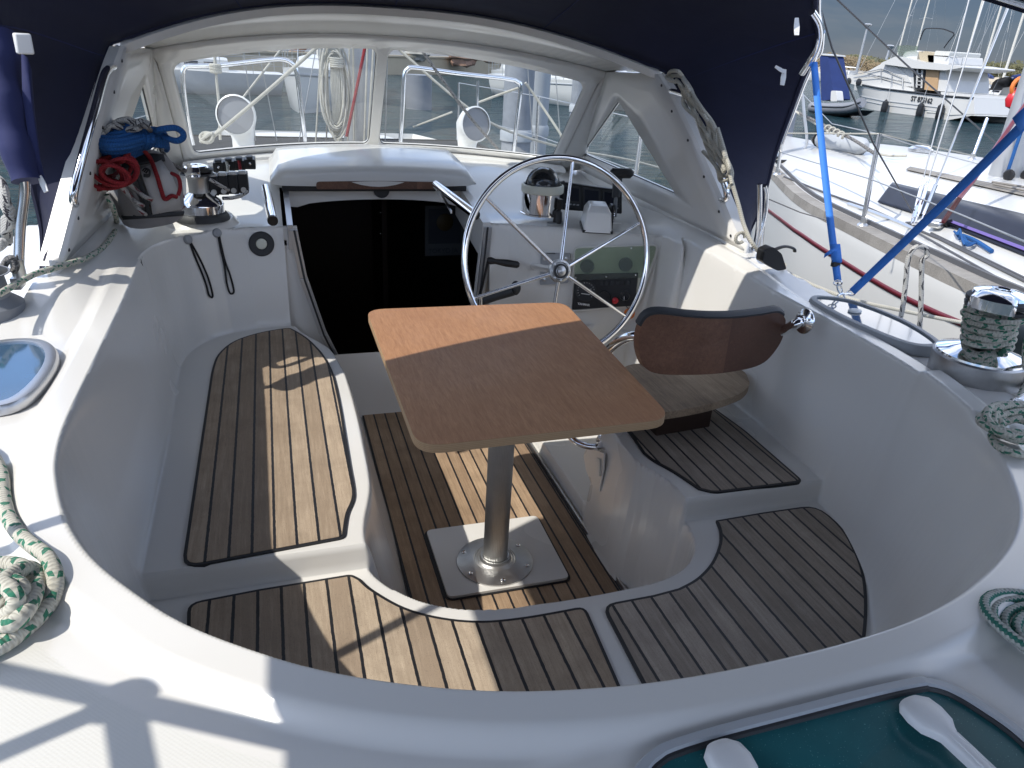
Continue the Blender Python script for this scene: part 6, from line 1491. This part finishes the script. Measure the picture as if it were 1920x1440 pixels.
build('top_rim', MB().prism([dp_(1537, 100, .45), dp_(1553, 102, .45), dp_(1553, 104.5, .45), dp_(1537, 103, .45)], (1.1, 0, 0)), 'boat_white', cv_, smooth=False)
# ring buoys at right edge
for u, v, m_, lab in ((1911, 163, 'orange_plastic', 'orange ring buoy at the right edge'), (1899, 187, 'red_plastic', 'red fender ball hanging at the right edge')):
    c = EYE + (at(u, v, y=1) - EYE).normalized() * 30
    if m_ == 'orange_plastic': setp(build('ring_buoy', MB().tube([c + CR * .22 * math.cos(a) + V((0, 0, .26 * math.sin(a))) for a in np.linspace(0, 2 * math.pi, 17)[:-1]], .07, 8, closed=True), m_), lab, 'ring buoy')
    else: setp(build('ball_fender', MB().lathe([(0, -.28), (.15, -.22), (.22, 0), (.15, .22), (.04, .30), (.05, .36)], c, n=14), m_), lab, 'fender')

# ------------------------------------------------------------------ neighbouring yacht alongside
nb = thing('sailing_yacht', 'white sailing yacht with dark red stripe and grey teak toe rail moored alongside to starboard', 'sailing yacht', (4.6, 3, WZ))
Nn = cr([V((a, b, 0)) for a, b in ((5.35, 7.95), (4.78, 6.9), (4.05, 5.45), (3.52, 4.35), (3.26, 3.5), (3.07, 2.78), (2.94, 2.2), (2.84, 1.4), (2.80, .4), (2.82, -2.5))], 5)
Fn = cr([V((a, b, 0)) for a, b in ((5.40, 7.95), (5.85, 7.7), (6.35, 7.05), (6.85, 6.1), (7.15, 4.9), (7.25, 3.6), (7.25, 2.2), (7.2, 1.0), (7.1, -.4), (6.9, -2.5))], 5)
nS = len(Nn)
def zs(i): return .62 + .12 * max(0, 1 - i / 16) ** 2
FR = [0, .012, .05, .085, .10, .17, .24, .38, .5, .62, .76, .83, .90, .915, .95, .988, 1]
def hfac(i): return 1 / (1 + math.exp(-(i - 10.0) * .9))
rows = []
for i in range(nS):
    a, b = Nn[i], Fn[i]; z0_ = zs(i); h = hfac(i); r = []
    for f in FR:
        p = a.lerp(b, f); c_ = 4 * f * (1 - f); z = z0_ + .06 * c_
        g = min(f, 1 - f)
        if g >= .17: z += h * (.115 + .05 * min(1, (g - .17) / .33))
        elif g > .10: z += h * .115 * ((g - .10) / .07)
        r.append(V((p.x, p.y, z)))
    rows.append(r)
build('deck', MB().grid(rows), 'boat_white', nb, angle=35); DROWS = rows
hr = []
for dz, ins in ((.0, 0), (-.05, -.012), (-.12, -.02), (-.5, .02), (-1.0, .10), (-1.52, .22), (-1.8, .4)):
    r = []
    for i in range(nS):
        a, b = Nn[i], Fn[i]; d = (b - a).normalized() if (b - a).length > .1 else V((1, 0, 0)); k = min(1, i / 8)
        r.append(V((a.x, a.y, zs(i) + dz)) + d * ins * (.3 + .7 * k) + V((0, -.12 * (1 - k) * -dz, 0)))
    hr.append(r)
build('hull', MB().grid(hr), 'boat_white', nb, angle=60)
hr2 = []
for dz, ins in ((.0, 0), (-.5, .02), (-1.52, .22), (-1.8, .4)):
    hr2.append([V((b.x, b.y, zs(i) + dz)) + (a - b).normalized() * ins for i, (a, b) in enumerate(zip(Nn, Fn))])
build('hull', MB().grid(hr2), 'boat_white', nb, angle=60)
# toe rail
tr = [[V((p.x, p.y, zs(i))) + o_ for o_ in (V((-.012, 0, -.055)), V((-.012, 0, .006)), V((.095, .03, .010)), V((.10, .03, .0)))] for i, p in enumerate(Nn)]
build('toe_rail', MB().grid(tr), 'teak_grey', nb, angle=40)
tr = [[V((p.x, p.y, zs(i))) + o_ for o_ in (V((.105, .02, .0)), V((.11, .02, .030)), V((.13, .02, .030)), V((.135, .02, .0)))] for i, p in enumerate(Nn)]
build('track', MB().grid(tr), 'dark_wire', nb, angle=40)
def hullp(u, v, off=.012):
    best = None
    for i in range(nS - 1):
        a, b = Nn[i], Nn[i + 1]; n_ = V((-(b.y - a.y), b.x - a.x, 0)).normalized(); p = at(u, v, n=n_, p=V((a.x, a.y, 0)))
        e = (b - a); t = (V((p.x, p.y, 0)) - V((a.x, a.y, 0))).dot(e) / e.length_squared
        if -.01 <= t <= 1.01: best = p; break
    return best
stp = [hullp(u, v) for u, v in ((1436, 391), (1470, 415), (1505, 440), (1546, 468), (1585, 492), (1622, 515), (1658, 536), (1695, 556), (1756, 585), (1800, 603), (1880, 636), (1920, 652))]
stp = [p for p in stp if p is not None]; zst = sum(zs(0) * 0 + p.z for p in stp) / max(1, len(stp))
rows_ = []
for dz in (-.014, .014):
    rows_.append([V((p.x, p.y, (stp[min(len(stp) - 1, max(0, int(round((i - 12) / 1.6)))) if False else 0].z if False else 0))) for i, p in enumerate(Nn)])
def zstripe(y):
    q = sorted(stp, key=lambda p: p.y)
    if y <= q[0].y: return q[0].z
    if y >= q[-1].y: return q[-1].z
    for a, b in zip(q, q[1:]):
        if a.y <= y <= b.y: return a.z + (b.z - a.z) * (y - a.y) / max(1e-6, b.y - a.y)
def hin(i, z):
    dz = z - zs(i); L_ = [(0, 0), (-.05, -.012), (-.12, -.02), (-.5, .02), (-1.0, .10), (-1.52, .22)]
    for (a, b), (c, d) in zip(L_, L_[1:]):
        if c <= dz <= a: return b + (d - b) * (a - dz) / (a - c)
    return 0
rows_ = []
for dz in (-.015, .015):
    r = []
    for i, p in enumerate(Nn):
        z = zstripe(p.y) + dz; d = (Fn[i] - p).normalized() if (Fn[i] - p).length > .1 else V((1, 0, 0)); r.append(V((p.x, p.y, z)) + d * (hin(i, z) * (.3 + .7 * min(1, i / 8)) - .004))
    rows_.append(r)
build('red_stripe', MB().grid(rows_), 'red_paint', nb, solid=.004)
def deckz(x, y):
    bi = min(range(nS), key=lambda i: abs(Nn[i].y + (Fn[i].y - Nn[i].y) * .2 - y)); a, b = Nn[bi], Fn[bi]; f = (x - a.x) / (b.x - a.x)
    r = rows[bi]; 
    for k in range(len(FR) - 1):
        if FR[k] <= f <= FR[k + 1]: return r[k].z + (r[k + 1].z - r[k].z) * (f - FR[k]) / (FR[k + 1] - FR[k])
    return zs(bi)
from mathutils.bvhtree import BVHTree
_f4 = [(i * len(FR) + j, i * len(FR) + j + 1, (i + 1) * len(FR) + j + 1, (i + 1) * len(FR) + j) for i in range(nS - 1) for j in range(len(FR) - 1)]
NBV = BVHTree.FromPolygons([p for r in DROWS for p in r], _f4)
def nd(u, v, lift=.0, z=.66):
    d = (at(u, v, y=1) - EYE).normalized(); h = NBV.ray_cast(EYE, d)
    if h[0] is None: return at(u, v, z=z + lift)
    n_ = h[1] if h[1].z > 0 else -h[1]; return h[0] + n_ * lift
def ribbon(nm, A1, A2, mat, n=40, lift=.010, solid=.004):
    g = []
    for t in np.linspace(0, 1, n):
        r = []
        for s_ in np.linspace(0, 1, 12):
            L1 = lambda P_: (P_[0][0] + (P_[1][0] - P_[0][0]) * t, P_[0][1] + (P_[1][1] - P_[0][1]) * t)
            a, b = L1(A1), L1(A2); r.append(nd(a[0] + (b[0] - a[0]) * s_, a[1] + (b[1] - a[1]) * s_, lift))
        g.append(r)
    return build(nm, MB().grid(g), mat, nb, solid=solid)
ribbon('cabin_window', ((1646, 381), (1745, 412)), ((1673, 345), (1775, 370)), 'window_dark')
ribbon('cabin_window', ((1748, 413), (1945, 492)), ((1775, 371), (1950, 412)), 'window_dark')
ribbon('window_strip', ((1770, 418), (1945, 486)), ((1772, 414), (1947, 480)), 'purple', lift=.020)
ribbon('teak_strip', ((1698, 320), (1930, 372)), ((1706, 315), (1935, 362)), 'teak_grey', lift=.010)
for l in (((1860, 354), (1930, 368)), ((1858, 350), (1932, 362))): build('grab_bar', MB().tube([nd(*l[0], .03), nd(*l[1], .03)], .008, 6), 'teak_grey', nb)
build('deck_track', MB().tube([nd(u, v, .008) for u, v in ((1470, 333), (1550, 365), (1630, 393), (1700, 425), (1760, 450), (1860, 500), (1930, 535))], .007, 6), 'dark_wire', nb)
build('genoa_track', MB().tube([nd(u, v, .01) for u, v in ((1590, 385), (1640, 402), (1690, 422), (1720, 436))], .012, 6), 'steel_dull', nb)
for l in (((1720, 440), (1930, 560)), ((1745, 440), (1930, 530))): build('control_line', MB().tube([nd(l[0][0] + (l[1][0] - l[0][0]) * t, l[0][1] + (l[1][1] - l[0][1]) * t, .01) for t in (0, .25, .5, .75, 1)], .006, 6), 'dark_wire', nb)
hp2 = nd(1725, 286, .01); build('deck_vent', MB().lathe([(.10, 0), (.10, .02), (.06, .045), (0, .05)], hp2, n=18), 'steel', nb)
fp2 = nd(1700, 292, .02)
# foredeck sausage fender and dark hatch ring
fs0, fs1 = nd(1535, 276, .07), nd(1620, 292, .07)
fnd = thing('fender', 'long grey fender lying on the foredeck of the neighbouring yacht', 'fender', fs0)
build('body', MB().tube([fs0, fs0.lerp(fs1, .08), fs0.lerp(fs1, .5), fs0.lerp(fs1, .92), fs1], [.03, .07, .075, .07, .03], 12), 'boat_grey', fnd)
build('end_cap', MB().tube([fs0 + (fs0 - fs1).normalized() * .10, fs0.lerp(fs1, .02)], [.03, .068], 12), 'black', fnd)
dh = nd(1452, 303, .02); build('deck_ring', MB().tube([dh + V((.17 * math.cos(a), .12 * math.sin(a), .0)) for a in np.linspace(0, 2 * math.pi, 25)[:-1]], .014, 8, closed=True), 'black', nb)
# stanchions and lifelines
sb_ = [(nd(1617, 424), at(1649, 251, y=nd(1617, 424).y + .02)), (nd(1457, 328), at(1469, 250, y=nd(1457, 328).y)), (nd(1822, 299), at(1851, 222, y=nd(1822, 299).y + .1))]
for a, b in sb_:
    s_ = build('stanchion', MB().tube([a, b], .0135, 12), 'steel', nb); build('stanchion_base', MB().lathe([(.035, 0), (.03, .012), (.018, .02), (.018, .05)], a, n=14), 'steel_dull', s_)
S1t, S2t = sb_[0][1], sb_[1][1]
ext_ = S1t + (S1t - S2t) * 1.5
farl = at(1925, 300, y=1.2) if False else None
build('lifeline', MB().tube([at(1440, 236, y=5.2), S2t, S1t, at(1720, 268, y=3.9), at(1830, 293, y=4.6)], .005, 6), 'rope_white', nb)
lo = lambda a, b, t: a.lerp(b, t)
build('lifeline', MB().tube([at(1440, 262, y=5.0), lo(*sb_[1], .55), lo(*sb_[0], .52), at(1800, 402, y=1.9 + .35), at(1925, 455, y=1.55)], .0035, 6), 'wire', nb)
build('lifeline', MB().tube([at(1650, 252, y=sb_[0][1].y), at(1760, 288, y=4.2), at(1920, 330, y=4.6)], .0035, 6), 'wire', nb)
build('pulpit', MB().tube(cr([nd(1508, 279), at(1513, 262, y=nd(1508, 279).y), at(1508, 215, y=nd(1508, 279).y), at(1502, 172, y=nd(1508, 279).y), at(1480, 160, y=nd(1508, 279).y - .3)], 4), .0135, 8), 'handle_white', nb)
build('lifeline', MB().tube([at(1503, 174, y=6.9), at(1640, 180, y=6.8) if False else at(1560, 232, y=6.2), at(1650, 252, y=3.6)], .004, 6), 'wire', nb)
mrp = [at(1485, 205, y=6.6), at(1545, 235, y=5.6), at(1600, 262, y=5.0), at(1640, 288, y=4.4)]
build('mooring_line', MB().tube(cr(mrp, 5), .013, 8), 'rope_grey', nb)
build('mooring_line', MB().tube(cr([at(1490, 208, y=6.4), at(1580, 262, y=5.6), at(1650, 289, y=5.0), at(1700, 292, y=4.8)], 5), .010, 8), 'rope_white', nb)
for k in range(5):
    c = mrp[1].lerp(mrp[2], .2 + k * .15); build('rope_whipping', MB().tube([c + V((.02 * math.cos(a), .01 * a, .02 * math.sin(a))) for a in np.linspace(0, 6.3, 10)], .008, 6), 'rope_white', nb)
# shrouds with turnbuckles
cps = [nd(1710, 418), nd(1716, 416), nd(1728, 412)]; tops = [(1822, -20), (1852, -20), (1902, -20)]
for a, (u, v) in zip(cps, tops):
    b = at(u, v, y=a.y + .35); d = b - a; s_ = build('shroud', MB().tube([a, b], .0042, 8), 'wire', nb)
    build('turnbuckle', MB().tube([a, a + d.normalized() * .03, a + d.normalized() * .035, a + d.normalized() * .22, a + d.normalized() * .225, a + d.normalized() * .27], [.006, .006, .012, .012, .006, .006], 8), 'chrome', s_)
build('chainplate', MB().box(nd(1716, 420, .005), (.10, .05, .01)), 'steel', nb)
build('shroud', MB().tube([nd(1728, 412), at(1905, -20, y=3.9)], .004, 6), 'steel', nb)
# mast at right edge
mtb = V((5.15, 4.05, .83)); mt_ = at(1896, 300, y=4.05); mx = mt_.x
build('mast', MB().tube([V((mx, 4.05, .8)), V((mx + .12, 4.05, 8.8))], .095, 20, flat=(1, 1.35)), 'mast_alu', nb)
build('mast_rope', MB().tube(cr([V((mx - .12, 3.95, .82)), V((mx - .11, 3.95, 1.4)), V((mx - .05, 3.95, 2.6))], 4), .012, 6), 'rope_blue', nb)
for dx in (-.16, .0, .1):
    build('mast_block', MB().lathe([(.03, -.012), (.04, 0), (.03, .012)], (mx + dx, 3.9, .86), (1, .3, 0), 12), 'black', nb)
build('vang_rope', MB().tube([nd(1766, 424, .01), at(1800, 370, y=3.05), at(1822, 343, y=3.2), at(1926, 190, y=3.6)], .013, 8), 'red_paint', nb)
lb = nd(1757, 428, .012); lt3 = thing('jammer', 'metal jammer with red line on the side deck of the neighbouring yacht', 'jammer', lb)
build('block', MB().box(lb + V((0, 0, .015)), (.11, .07, .04), Matrix.Rotation(.4, 3, 'Z')), 'steel_dull', lt3, bevel=.012)
build('sheave', MB().lathe([(.022, -.02), (.022, .02)], lb + V((.03, -.03, .03)), (0, 1, 0), 14), 'black', lt3)
mbq = MB()
for k in range(6):
    mbq.tube(cr([nd(1790 + k * 2, 440 + k * 3, .02), nd(1796 + k, 452 - k * 2, .04), nd(1806, 450 + k * 4, .03), nd(1815 + k * 3, 462, .02)], 4), .006, 7)
mbq.tube(cr([nd(1806, 448, .02), nd(1830, 458, .02), nd(1860, 476, .015)], 4), .012, 7)
setp(build('rope_coil', mbq, 'rope_blue'), 'light blue rope bunched on the side deck of the neighbouring yacht', 'rope')
# black stays passing in front
st1 = thing('rigging_line', 'black rigging line dropping steeply from the sprayhood corner to the neighbouring deck', 'rigging line', nd(1712, 400))
build('wire', MB().tube([at(1530, -14, y=2.75), at(1560, 90, y=2.78), at(1638, 270, y=2.95), nd(1712, 402, .01)], .004, 8), 'dark_wire', st1)
st2 = thing('rigging_line', 'black rigging line slanting down to the right across the motor yacht', 'rigging line', at(1860, 262, y=5.2))
build('wire', MB().tube([at(1556, -14, y=4.6), at(1700, 122, y=4.8), at(1862, 264, y=5.2), at(1925, 318, y=5.3)], .0065, 8), 'dark_wire', st2)

# ropes between the boats
tw = [at(1470, 508, y=2.35), at(1530, 537, y=2.25), at(1600, 562, y=2.13), at(1680, 580, y=2.05), at(1800, 604, y=1.95), at(1925, 622, y=1.85)]
rope('mooring_rope', 'twisted white rope stretched between the two boats beyond the slim hatch', tw, .0075, 'rope_white')
lpp = [at(1684, 612, y=1.95), at(1692, 580, y=1.95), at(1698, 530, y=1.95), at(1703, 485, y=1.95), at(1716, 464, y=1.95), at(1734, 464, y=1.95), at(1738, 478, y=1.95), at(1730, 486, y=1.95), at(1728, 500, y=1.95), at(1727, 560, y=1.95), at(1724, 620, y=1.95)]
rope('rope_loop', 'white rope with dark flecks hanging in a knotted loop between the boats', lpp, .0085, 'rope_black')
tg = at(1590, 80, y=2)
# own stanchion post near the turning block
ow = thing('rail_post', 'thin steel rail post with ball top behind the sprayhood leg', 'rail post', at(1425, 470, y=2.8))
build('post', MB().tube([at(1427, 470, y=2.8), at(1435, 375, y=2.8)], .008, 8), 'steel', ow); build('ball', MB().sphere(at(1436, 371, y=2.8), .015, 12, 8), 'steel', ow)
build('wire', MB().tube([at(1436, 371, y=2.8), at(1500, 398, y=2.7), at(1555, 414, y=2.6)], .0028, 6), 'dark_wire', ow)
# grey pile with yellow tag
def pile(u, vt, dist, r, lab, mat='pile_grey', cap=True):
    d = at(u, 130, y=1) - EYE; d.z = 0; d.normalize(); c = V((d.x * dist, d.y * dist, 0)); zt_ = 1.48 + ((at(u, vt, y=1) - EYE).normalized().z) * dist
    t = thing('steel_pile', lab, 'pile', (c.x, c.y, WZ)); build('shaft', MB().lathe([(r, -3), (r, zt_)], c, n=24), mat, t)
    if cap: build('collar', MB().lathe([(r * 1.12, .0), (r * 1.14, .12), (r * 1.02, .16)], c + V((0, 0, .25)), n=24), 'boat_grey', t)
    return t, c
t, c = pile(1476, 110, 9.5, .20, 'grey steel pile with yellow tag behind the sprayhood edge')
build('yellow_tag', MB().box(c + V((.10, -.22, .45)), (.16, .01, .16)), 'yellow', t)
pile(975, 88, 11, .21, 'pale grey steel pile seen through the right front pane')
pile(1010, 88, 11.8, .19, 'darker steel pile just behind the pale one in the right pane', 'boat_grey')
pile(1090, 100, 17, .17, 'thin grey pile in the right corner of the right front pane')
pile(785, 140, 30, .5, 'dark pile shape added in place of a reflection in the right front pane', 'tube_grey', False)  # solid shaft added where the pane shows only the reflection of a pile

# ------------------------------------------------------------------ own foredeck seen through the glass
def cowl(u, v, s_, yaw, lab, y):
    b = at(u, v, y=y); b.z = hz(b.x, b.y) if abs(b.z - hz(b.x, b.y)) < .15 else b.z
    t = thing('cowl_vent', lab, 'cowl vent', b, 'cowl vents on the coachroof')
    q = Matrix.Rotation(yaw, 3, 'Z'); rows = []
    path = [((0, 0, 0), (0, 0, 1), .075), ((0, 0, .04), (0, 0, 1), .060), ((0, 0, .10), (0, -.02, 1), .060), ((0, -.008, .16), (0, -.25, 1), .072), ((0, -.025, .21), (0, -.6, .8), .090), ((0, -.065, .235), (0, -1, .35), .102), ((0, -.10, .238), (0, -1, .12), .108), ((0, -.105, .238), (0, -1, .12), .100)]
    for p, d, r in path:
        d = q @ V(d).normalized(); c = b + q @ V(p) * s_; e1 = d.cross(V((0, 0, 1)) if abs(d.z) < .9 else q @ V((0, -1, 0))).normalized(); 
        e1 = q @ V((1, 0, 0)); e2 = d.cross(e1).normalized(); rows.append([c + (e1 * math.cos(a) + e2 * math.sin(a)) * r * s_ for a in np.linspace(0, 2 * math.pi, 29)[:-1]])
    build('cowl', MB().grid(rows, closed=True), 'white_plastic', t, angle=60)
    rr = rows[-1]; cc_ = sum(rr, V((0, 0, 0))) / len(rr); build('mesh_screen', MB().add([cc_ + (p - cc_) * .99 + q @ V((0, .012, 0)) for p in rr], [tuple(range(28))]), 'tube_grey', t, smooth=False)
    build('base_plate', MB().lathe([(.10 * s_, -.01), (.10 * s_, .012), (.078 * s_, .022)], b, n=28), 'white_plastic', t)
cowl(456, 262, .92, -.25, 'white cowl vent facing aft, seen through the left front pane', 4.25)
cowl(876, 266, .90, .30, 'white cowl vent facing slightly left, seen through the right front pane', 4.3)
def dorade(l, lab):
    t = thing('vent_guard', lab, 'guard rail', l[0][0], 'guard hoops round the cowl vents')
    for p, r in l[1:]: build('hoop_tube', MB().tube(cr(p, 6), r, 10), 'chrome', t)
Y4 = 4.35
L1 = [at(u, v, y=Y4) for u, v in ((362, 272), (352, 225), (343, 150), (348, 126), (372, 124), (420, 122), (500, 113), (530, 112), (548, 120), (556, 135), (562, 180), (572, 265))]
dorade([[L1[0]], (L1, .0125)], 'chrome guard hoop round the vent in the left front pane')
L2 = [at(u, v, y=Y4) for u, v in ((751, 266), (755, 200), (758, 145), (764, 130), (780, 127), (860, 138), (950, 148), (970, 154), (976, 165), (970, 220), (963, 285))]
L2b = [at(u, v, y=Y4 + .25) for u, v in ((893, 268), (895, 200), (896, 152))]
dorade([[L2[0]], (L2, .0125), (L2b, .009)], 'chrome guard hoop round the vent in the right front pane')
# own mast with its ropes
mt2 = thing('mast', 'grey mast of the own boat with halyards, standing beyond the windscreen', 'mast', (at(676, 262, y=5.0).x, 5.0, .9))
mxx = at(674, 200, y=5.0).x
build('mast_tube', MB().tube([V((mxx, 5.0, .75)), V((mxx, 5.0, 13))], .075, 20, flat=(1, 1.4)), 'mast_alu', mt2)
for u0, u1, r, m_ in ((640, 636, .008, 'rope_white'), (690, 702, .008, 'rope_white'), (652, 656, .006, 'rope_white'), (698, 712, .006, 'rope_grey'), (683, 690, .007, 'rope_white')):
    build('halyard', MB().tube([at(u0, 268, y=4.86), at(u1, 60, y=4.86)], r, 6), m_, mt2)
rope('halyard', 'red halyard slanting down past the mast in the left pane', [at(690, 60, y=4.7), at(668, 170, y=4.7), at(650, 256, y=4.7)], .009, 'rope_red')
mbh = MB()
for k in range(9):
    r = .05 + .012 * (k % 4); c = at(628, 170, y=4.75); pts = [c + V((r * math.cos(a) * (1 + .2 * math.sin(a + k)) , .02 * math.sin(a * 2 + k), (.19 + .012 * k) * math.sin(a))) for a in np.linspace(0, 2 * math.pi, 25)[:-1]]
    mbh.tube(pts, .0062, 7, closed=True)
for k in range(6): mbh.tube(cr([at(612 + k * 7, 60, y=4.78), at(620 + k * 3, 110, y=4.74), at(622 + k * 3, 170, y=4.74), at(628 + k * 2, 262, y=4.78)], 4), .006, 7)
c = at(631, 118, y=4.72)
for k in range(5): mbh.tube([c + V((.035 * math.cos(a), .03 * math.sin(a), -.02 + k * .011)) for a in np.linspace(0, 2 * math.pi, 13)[:-1]], .006, 6, closed=True)
setp(build('rope_hank', mbh, 'rope_white'), 'bundle of cream halyards hanked beside the mast in the left pane', 'rope')
rope('sheet_rope', 'cream rope slanting from the mast top to the port rail, seen in the left pane', [at(606, 78, y=4.1), at(500, 172, y=4.1), at(388, 266, y=4.1)], .009, 'rope_white')
rope('sheet_rope', 'thin rope crossing the left pane from mast to the port rail behind the vent', [at(545, 70, y=5.6), at(470, 165, y=5.4), at(395, 262, y=5.2)], .008, 'rope_white')
rope('sheet_rope', 'white rope slanting down right across the right front pane', [at(745, 90, y=5.0), at(855, 185, y=4.9), at(940, 240, y=4.9), at(1060, 278, y=5.1), at(1180, 300, y=5.3), at(1290, 330, y=5.5)], .0085, 'rope_white')
rope('sheet_rope', 'grey stay crossing the vent diagonally in the right pane', [at(785, 86, y=4.05), at(870, 205, y=4.05), at(934, 280, y=4.05)], .008, 'rope_grey')
rope('sheet_rope', 'cream rope tied at the guard hoop, running left behind the right vent', [at(972, 165, y=4.4), at(935, 178, y=4.45), at(898, 192, y=4.5)], .007, 'rope_white')
rope('sheet_rope', 'thin cream rope running down left from the right vent', [at(848, 210, y=4.6), at(810, 225, y=4.7), at(775, 238, y=4.8)], .006, 'rope_white')
rope('sheet_rope', 'cream rope at the right end of the right pane', [at(985, 155, y=5.0), at(1010, 190, y=5.0), at(1050, 250, y=4.9), at(1062, 275, y=4.9)], .009, 'rope_white')
kn = at(404, 128, y=4.32); mbk = MB()
for k in range(3): mbk.tube([kn + V((.022 * math.cos(a), .018 * math.sin(a), -.015 + k * .014)) for a in np.linspace(0, 2 * math.pi, 13)[:-1]], .009, 7, closed=True)
mbk.tube([kn, at(402, 95, y=4.33)], .008, 7); mbk.tube([kn, at(410, 190, y=4.33), at(413, 262, y=4.33)], .007, 7)
setp(build('rope_knot', mbk, 'rope_white'), 'cream rope knotted on the left vent hoop', 'rope')
kn = at(388, 262, y=4.1); mbk = MB()
for k in range(4): mbk.tube([kn + V((.03 * math.cos(a + k), .02 * math.sin(a), .022 * math.sin(a + k * 1.4) + .01)) for a in np.linspace(0, 2 * math.pi, 13)[:-1]], .008, 7, closed=True)
setp(build('rope_knot', mbk, 'rope_white'), 'knot of cream rope at the bottom left of the left pane', 'rope')
# own bow lifelines and stanchions, port and starboard
for sgn, nm in ((-1, 'port'), (1, 'starboard')):
    t = thing('guard_rail', 'steel stanchions and wires along the %s side deck ahead of the windscreen' % nm, 'guard rail', (.52 + sgn * 1.6, 5, .5)); pts = []
    for y in (4.2, 6.0, 7.6):
        tp2 = 1 - .55 * max(0, (y - 5.2) / 4) ** 2; x = .52 + sgn * 1.62 * tp2; z = hz(.52 + sgn * 1.62, y); a = V((x, y, .5)); b = V((x, y, 1.12)); pts.append(b); build('stanchion', MB().tube([a, b], .0125, 10), 'steel', t)
    build('wire', MB().tube(pts, .0035, 6), 'wire', t); build('wire', MB().tube([p - V((0, 0, .3)) for p in pts], .003, 6), 'wire', t)

# ------------------------------------------------------------------ port side rail gear
mbk = MB()
for k in range(6):
    mbk.tube(cr([at(-10, 330 + k * 6, y=2.2), at(6, 345 + k * 8, y=2.16), at(14, 380 + k * 4, y=2.14), at(24, 400 + k * 4, y=2.15), at(8, 412 + k * 5, y=2.18), at(18, 440 + k * 3, y=2.2), at(4, 462 - k * 2, y=2.18), at(-12, 470, y=2.2)], 5), .009, 8)
setp(build('rope_hank', mbk, 'rope_black'), 'speckled rope bundle hanging on the rail at the left edge', 'rope')
w3 = at(-34, 556, y=2.0)
pw = thing('winch', 'dark drum shaped winch cut off by the left edge of the picture', 'winch', w3)
build('drum', MB().lathe([(.085, -.06), (.085, -.02), (.06, 0), (.055, .05), (.07, .06)], w3, n=28), 'tube_grey', pw)
build('cap', MB().lathe([(.07, .058), (.05, .068), (0, .07)], w3, n=28), 'rubber', pw)
mbk = MB(); mbk.tube(cr([at(-20, 512, y=2.1), at(2, 505, y=2.1), at(12, 490, y=2.1), at(22, 484, y=2.1), at(30, 498, y=2.1), at(24, 510, y=2.1)], 5), .009, 8)
setp(build('rope', mbk, 'rope_grey'), 'short rope end tied round the foot of the port sprayhood leg', 'rope')

# more rigging and boats seen through the left pane
for k, (u0, u1, r, m_) in enumerate([(592, 604, .006, 'rope_white'), (612, 616, .005, 'rope_grey'), (648, 646, .007, 'rope_white'), (664, 662, .005, 'rope_white'), (706, 716, .006, 'rope_white'), (722, 728, .004, 'wire')]):
    build('halyard', MB().tube([at(u0, 268, y=4.92 + .03 * (k % 3)), at(u1, 50, y=4.92 + .03 * (k % 3))], r, 6), m_, mt2)
for k, (a_, b_) in enumerate([((560, 268), (600, 50)), ((480, 268), (452, 60)), ((520, 268), (478, 60)), ((1000, 280), (985, 60)), ((1052, 280), (1036, 60))]):
    t = thing('rigging_wire', ['thin steel wire rising left of the mast in the left pane', 'thin steel wire beside the left vent', 'thin steel wire between the left vent and the mast', 'thin steel wire rising past the steel piles', 'thin steel wire near the right end of the right pane'][k], 'rigging wire', at(*a_, y=5.2))
    build('wire', MB().tube([at(*a_, y=5.2), at(*b_, y=5.2)], .0035, 6), 'wire', t)
p = wl(610, 196); gboat('moored_boat', 'white boat with bow rail moored close behind the mast in the left pane', p, R(165), 8.5, 2.9, 1.15, mast=9, stripe='boat_grey')
p = wl(360, 172); gboat('moored_boat', 'low dark hulled boat against the quay at the left of the left pane', p, R(100), 7, 2.4, .8, hullm='boat_grey', mast=0, cabin=.5)
fd_ = od(1905, 690, .0); fdr = thing('fender', 'dark green cylindrical fender at the right edge behind the big winch', 'fender', at(1915, 660, y=1.35))
c = at(1918, 650, y=1.35); build('body', MB().lathe([(.02, -.10), (.055, -.08), (.06, 0), (.055, .08), (.02, .10)], c, (.2, 1, .1), n=16), 'tube_green', fdr)
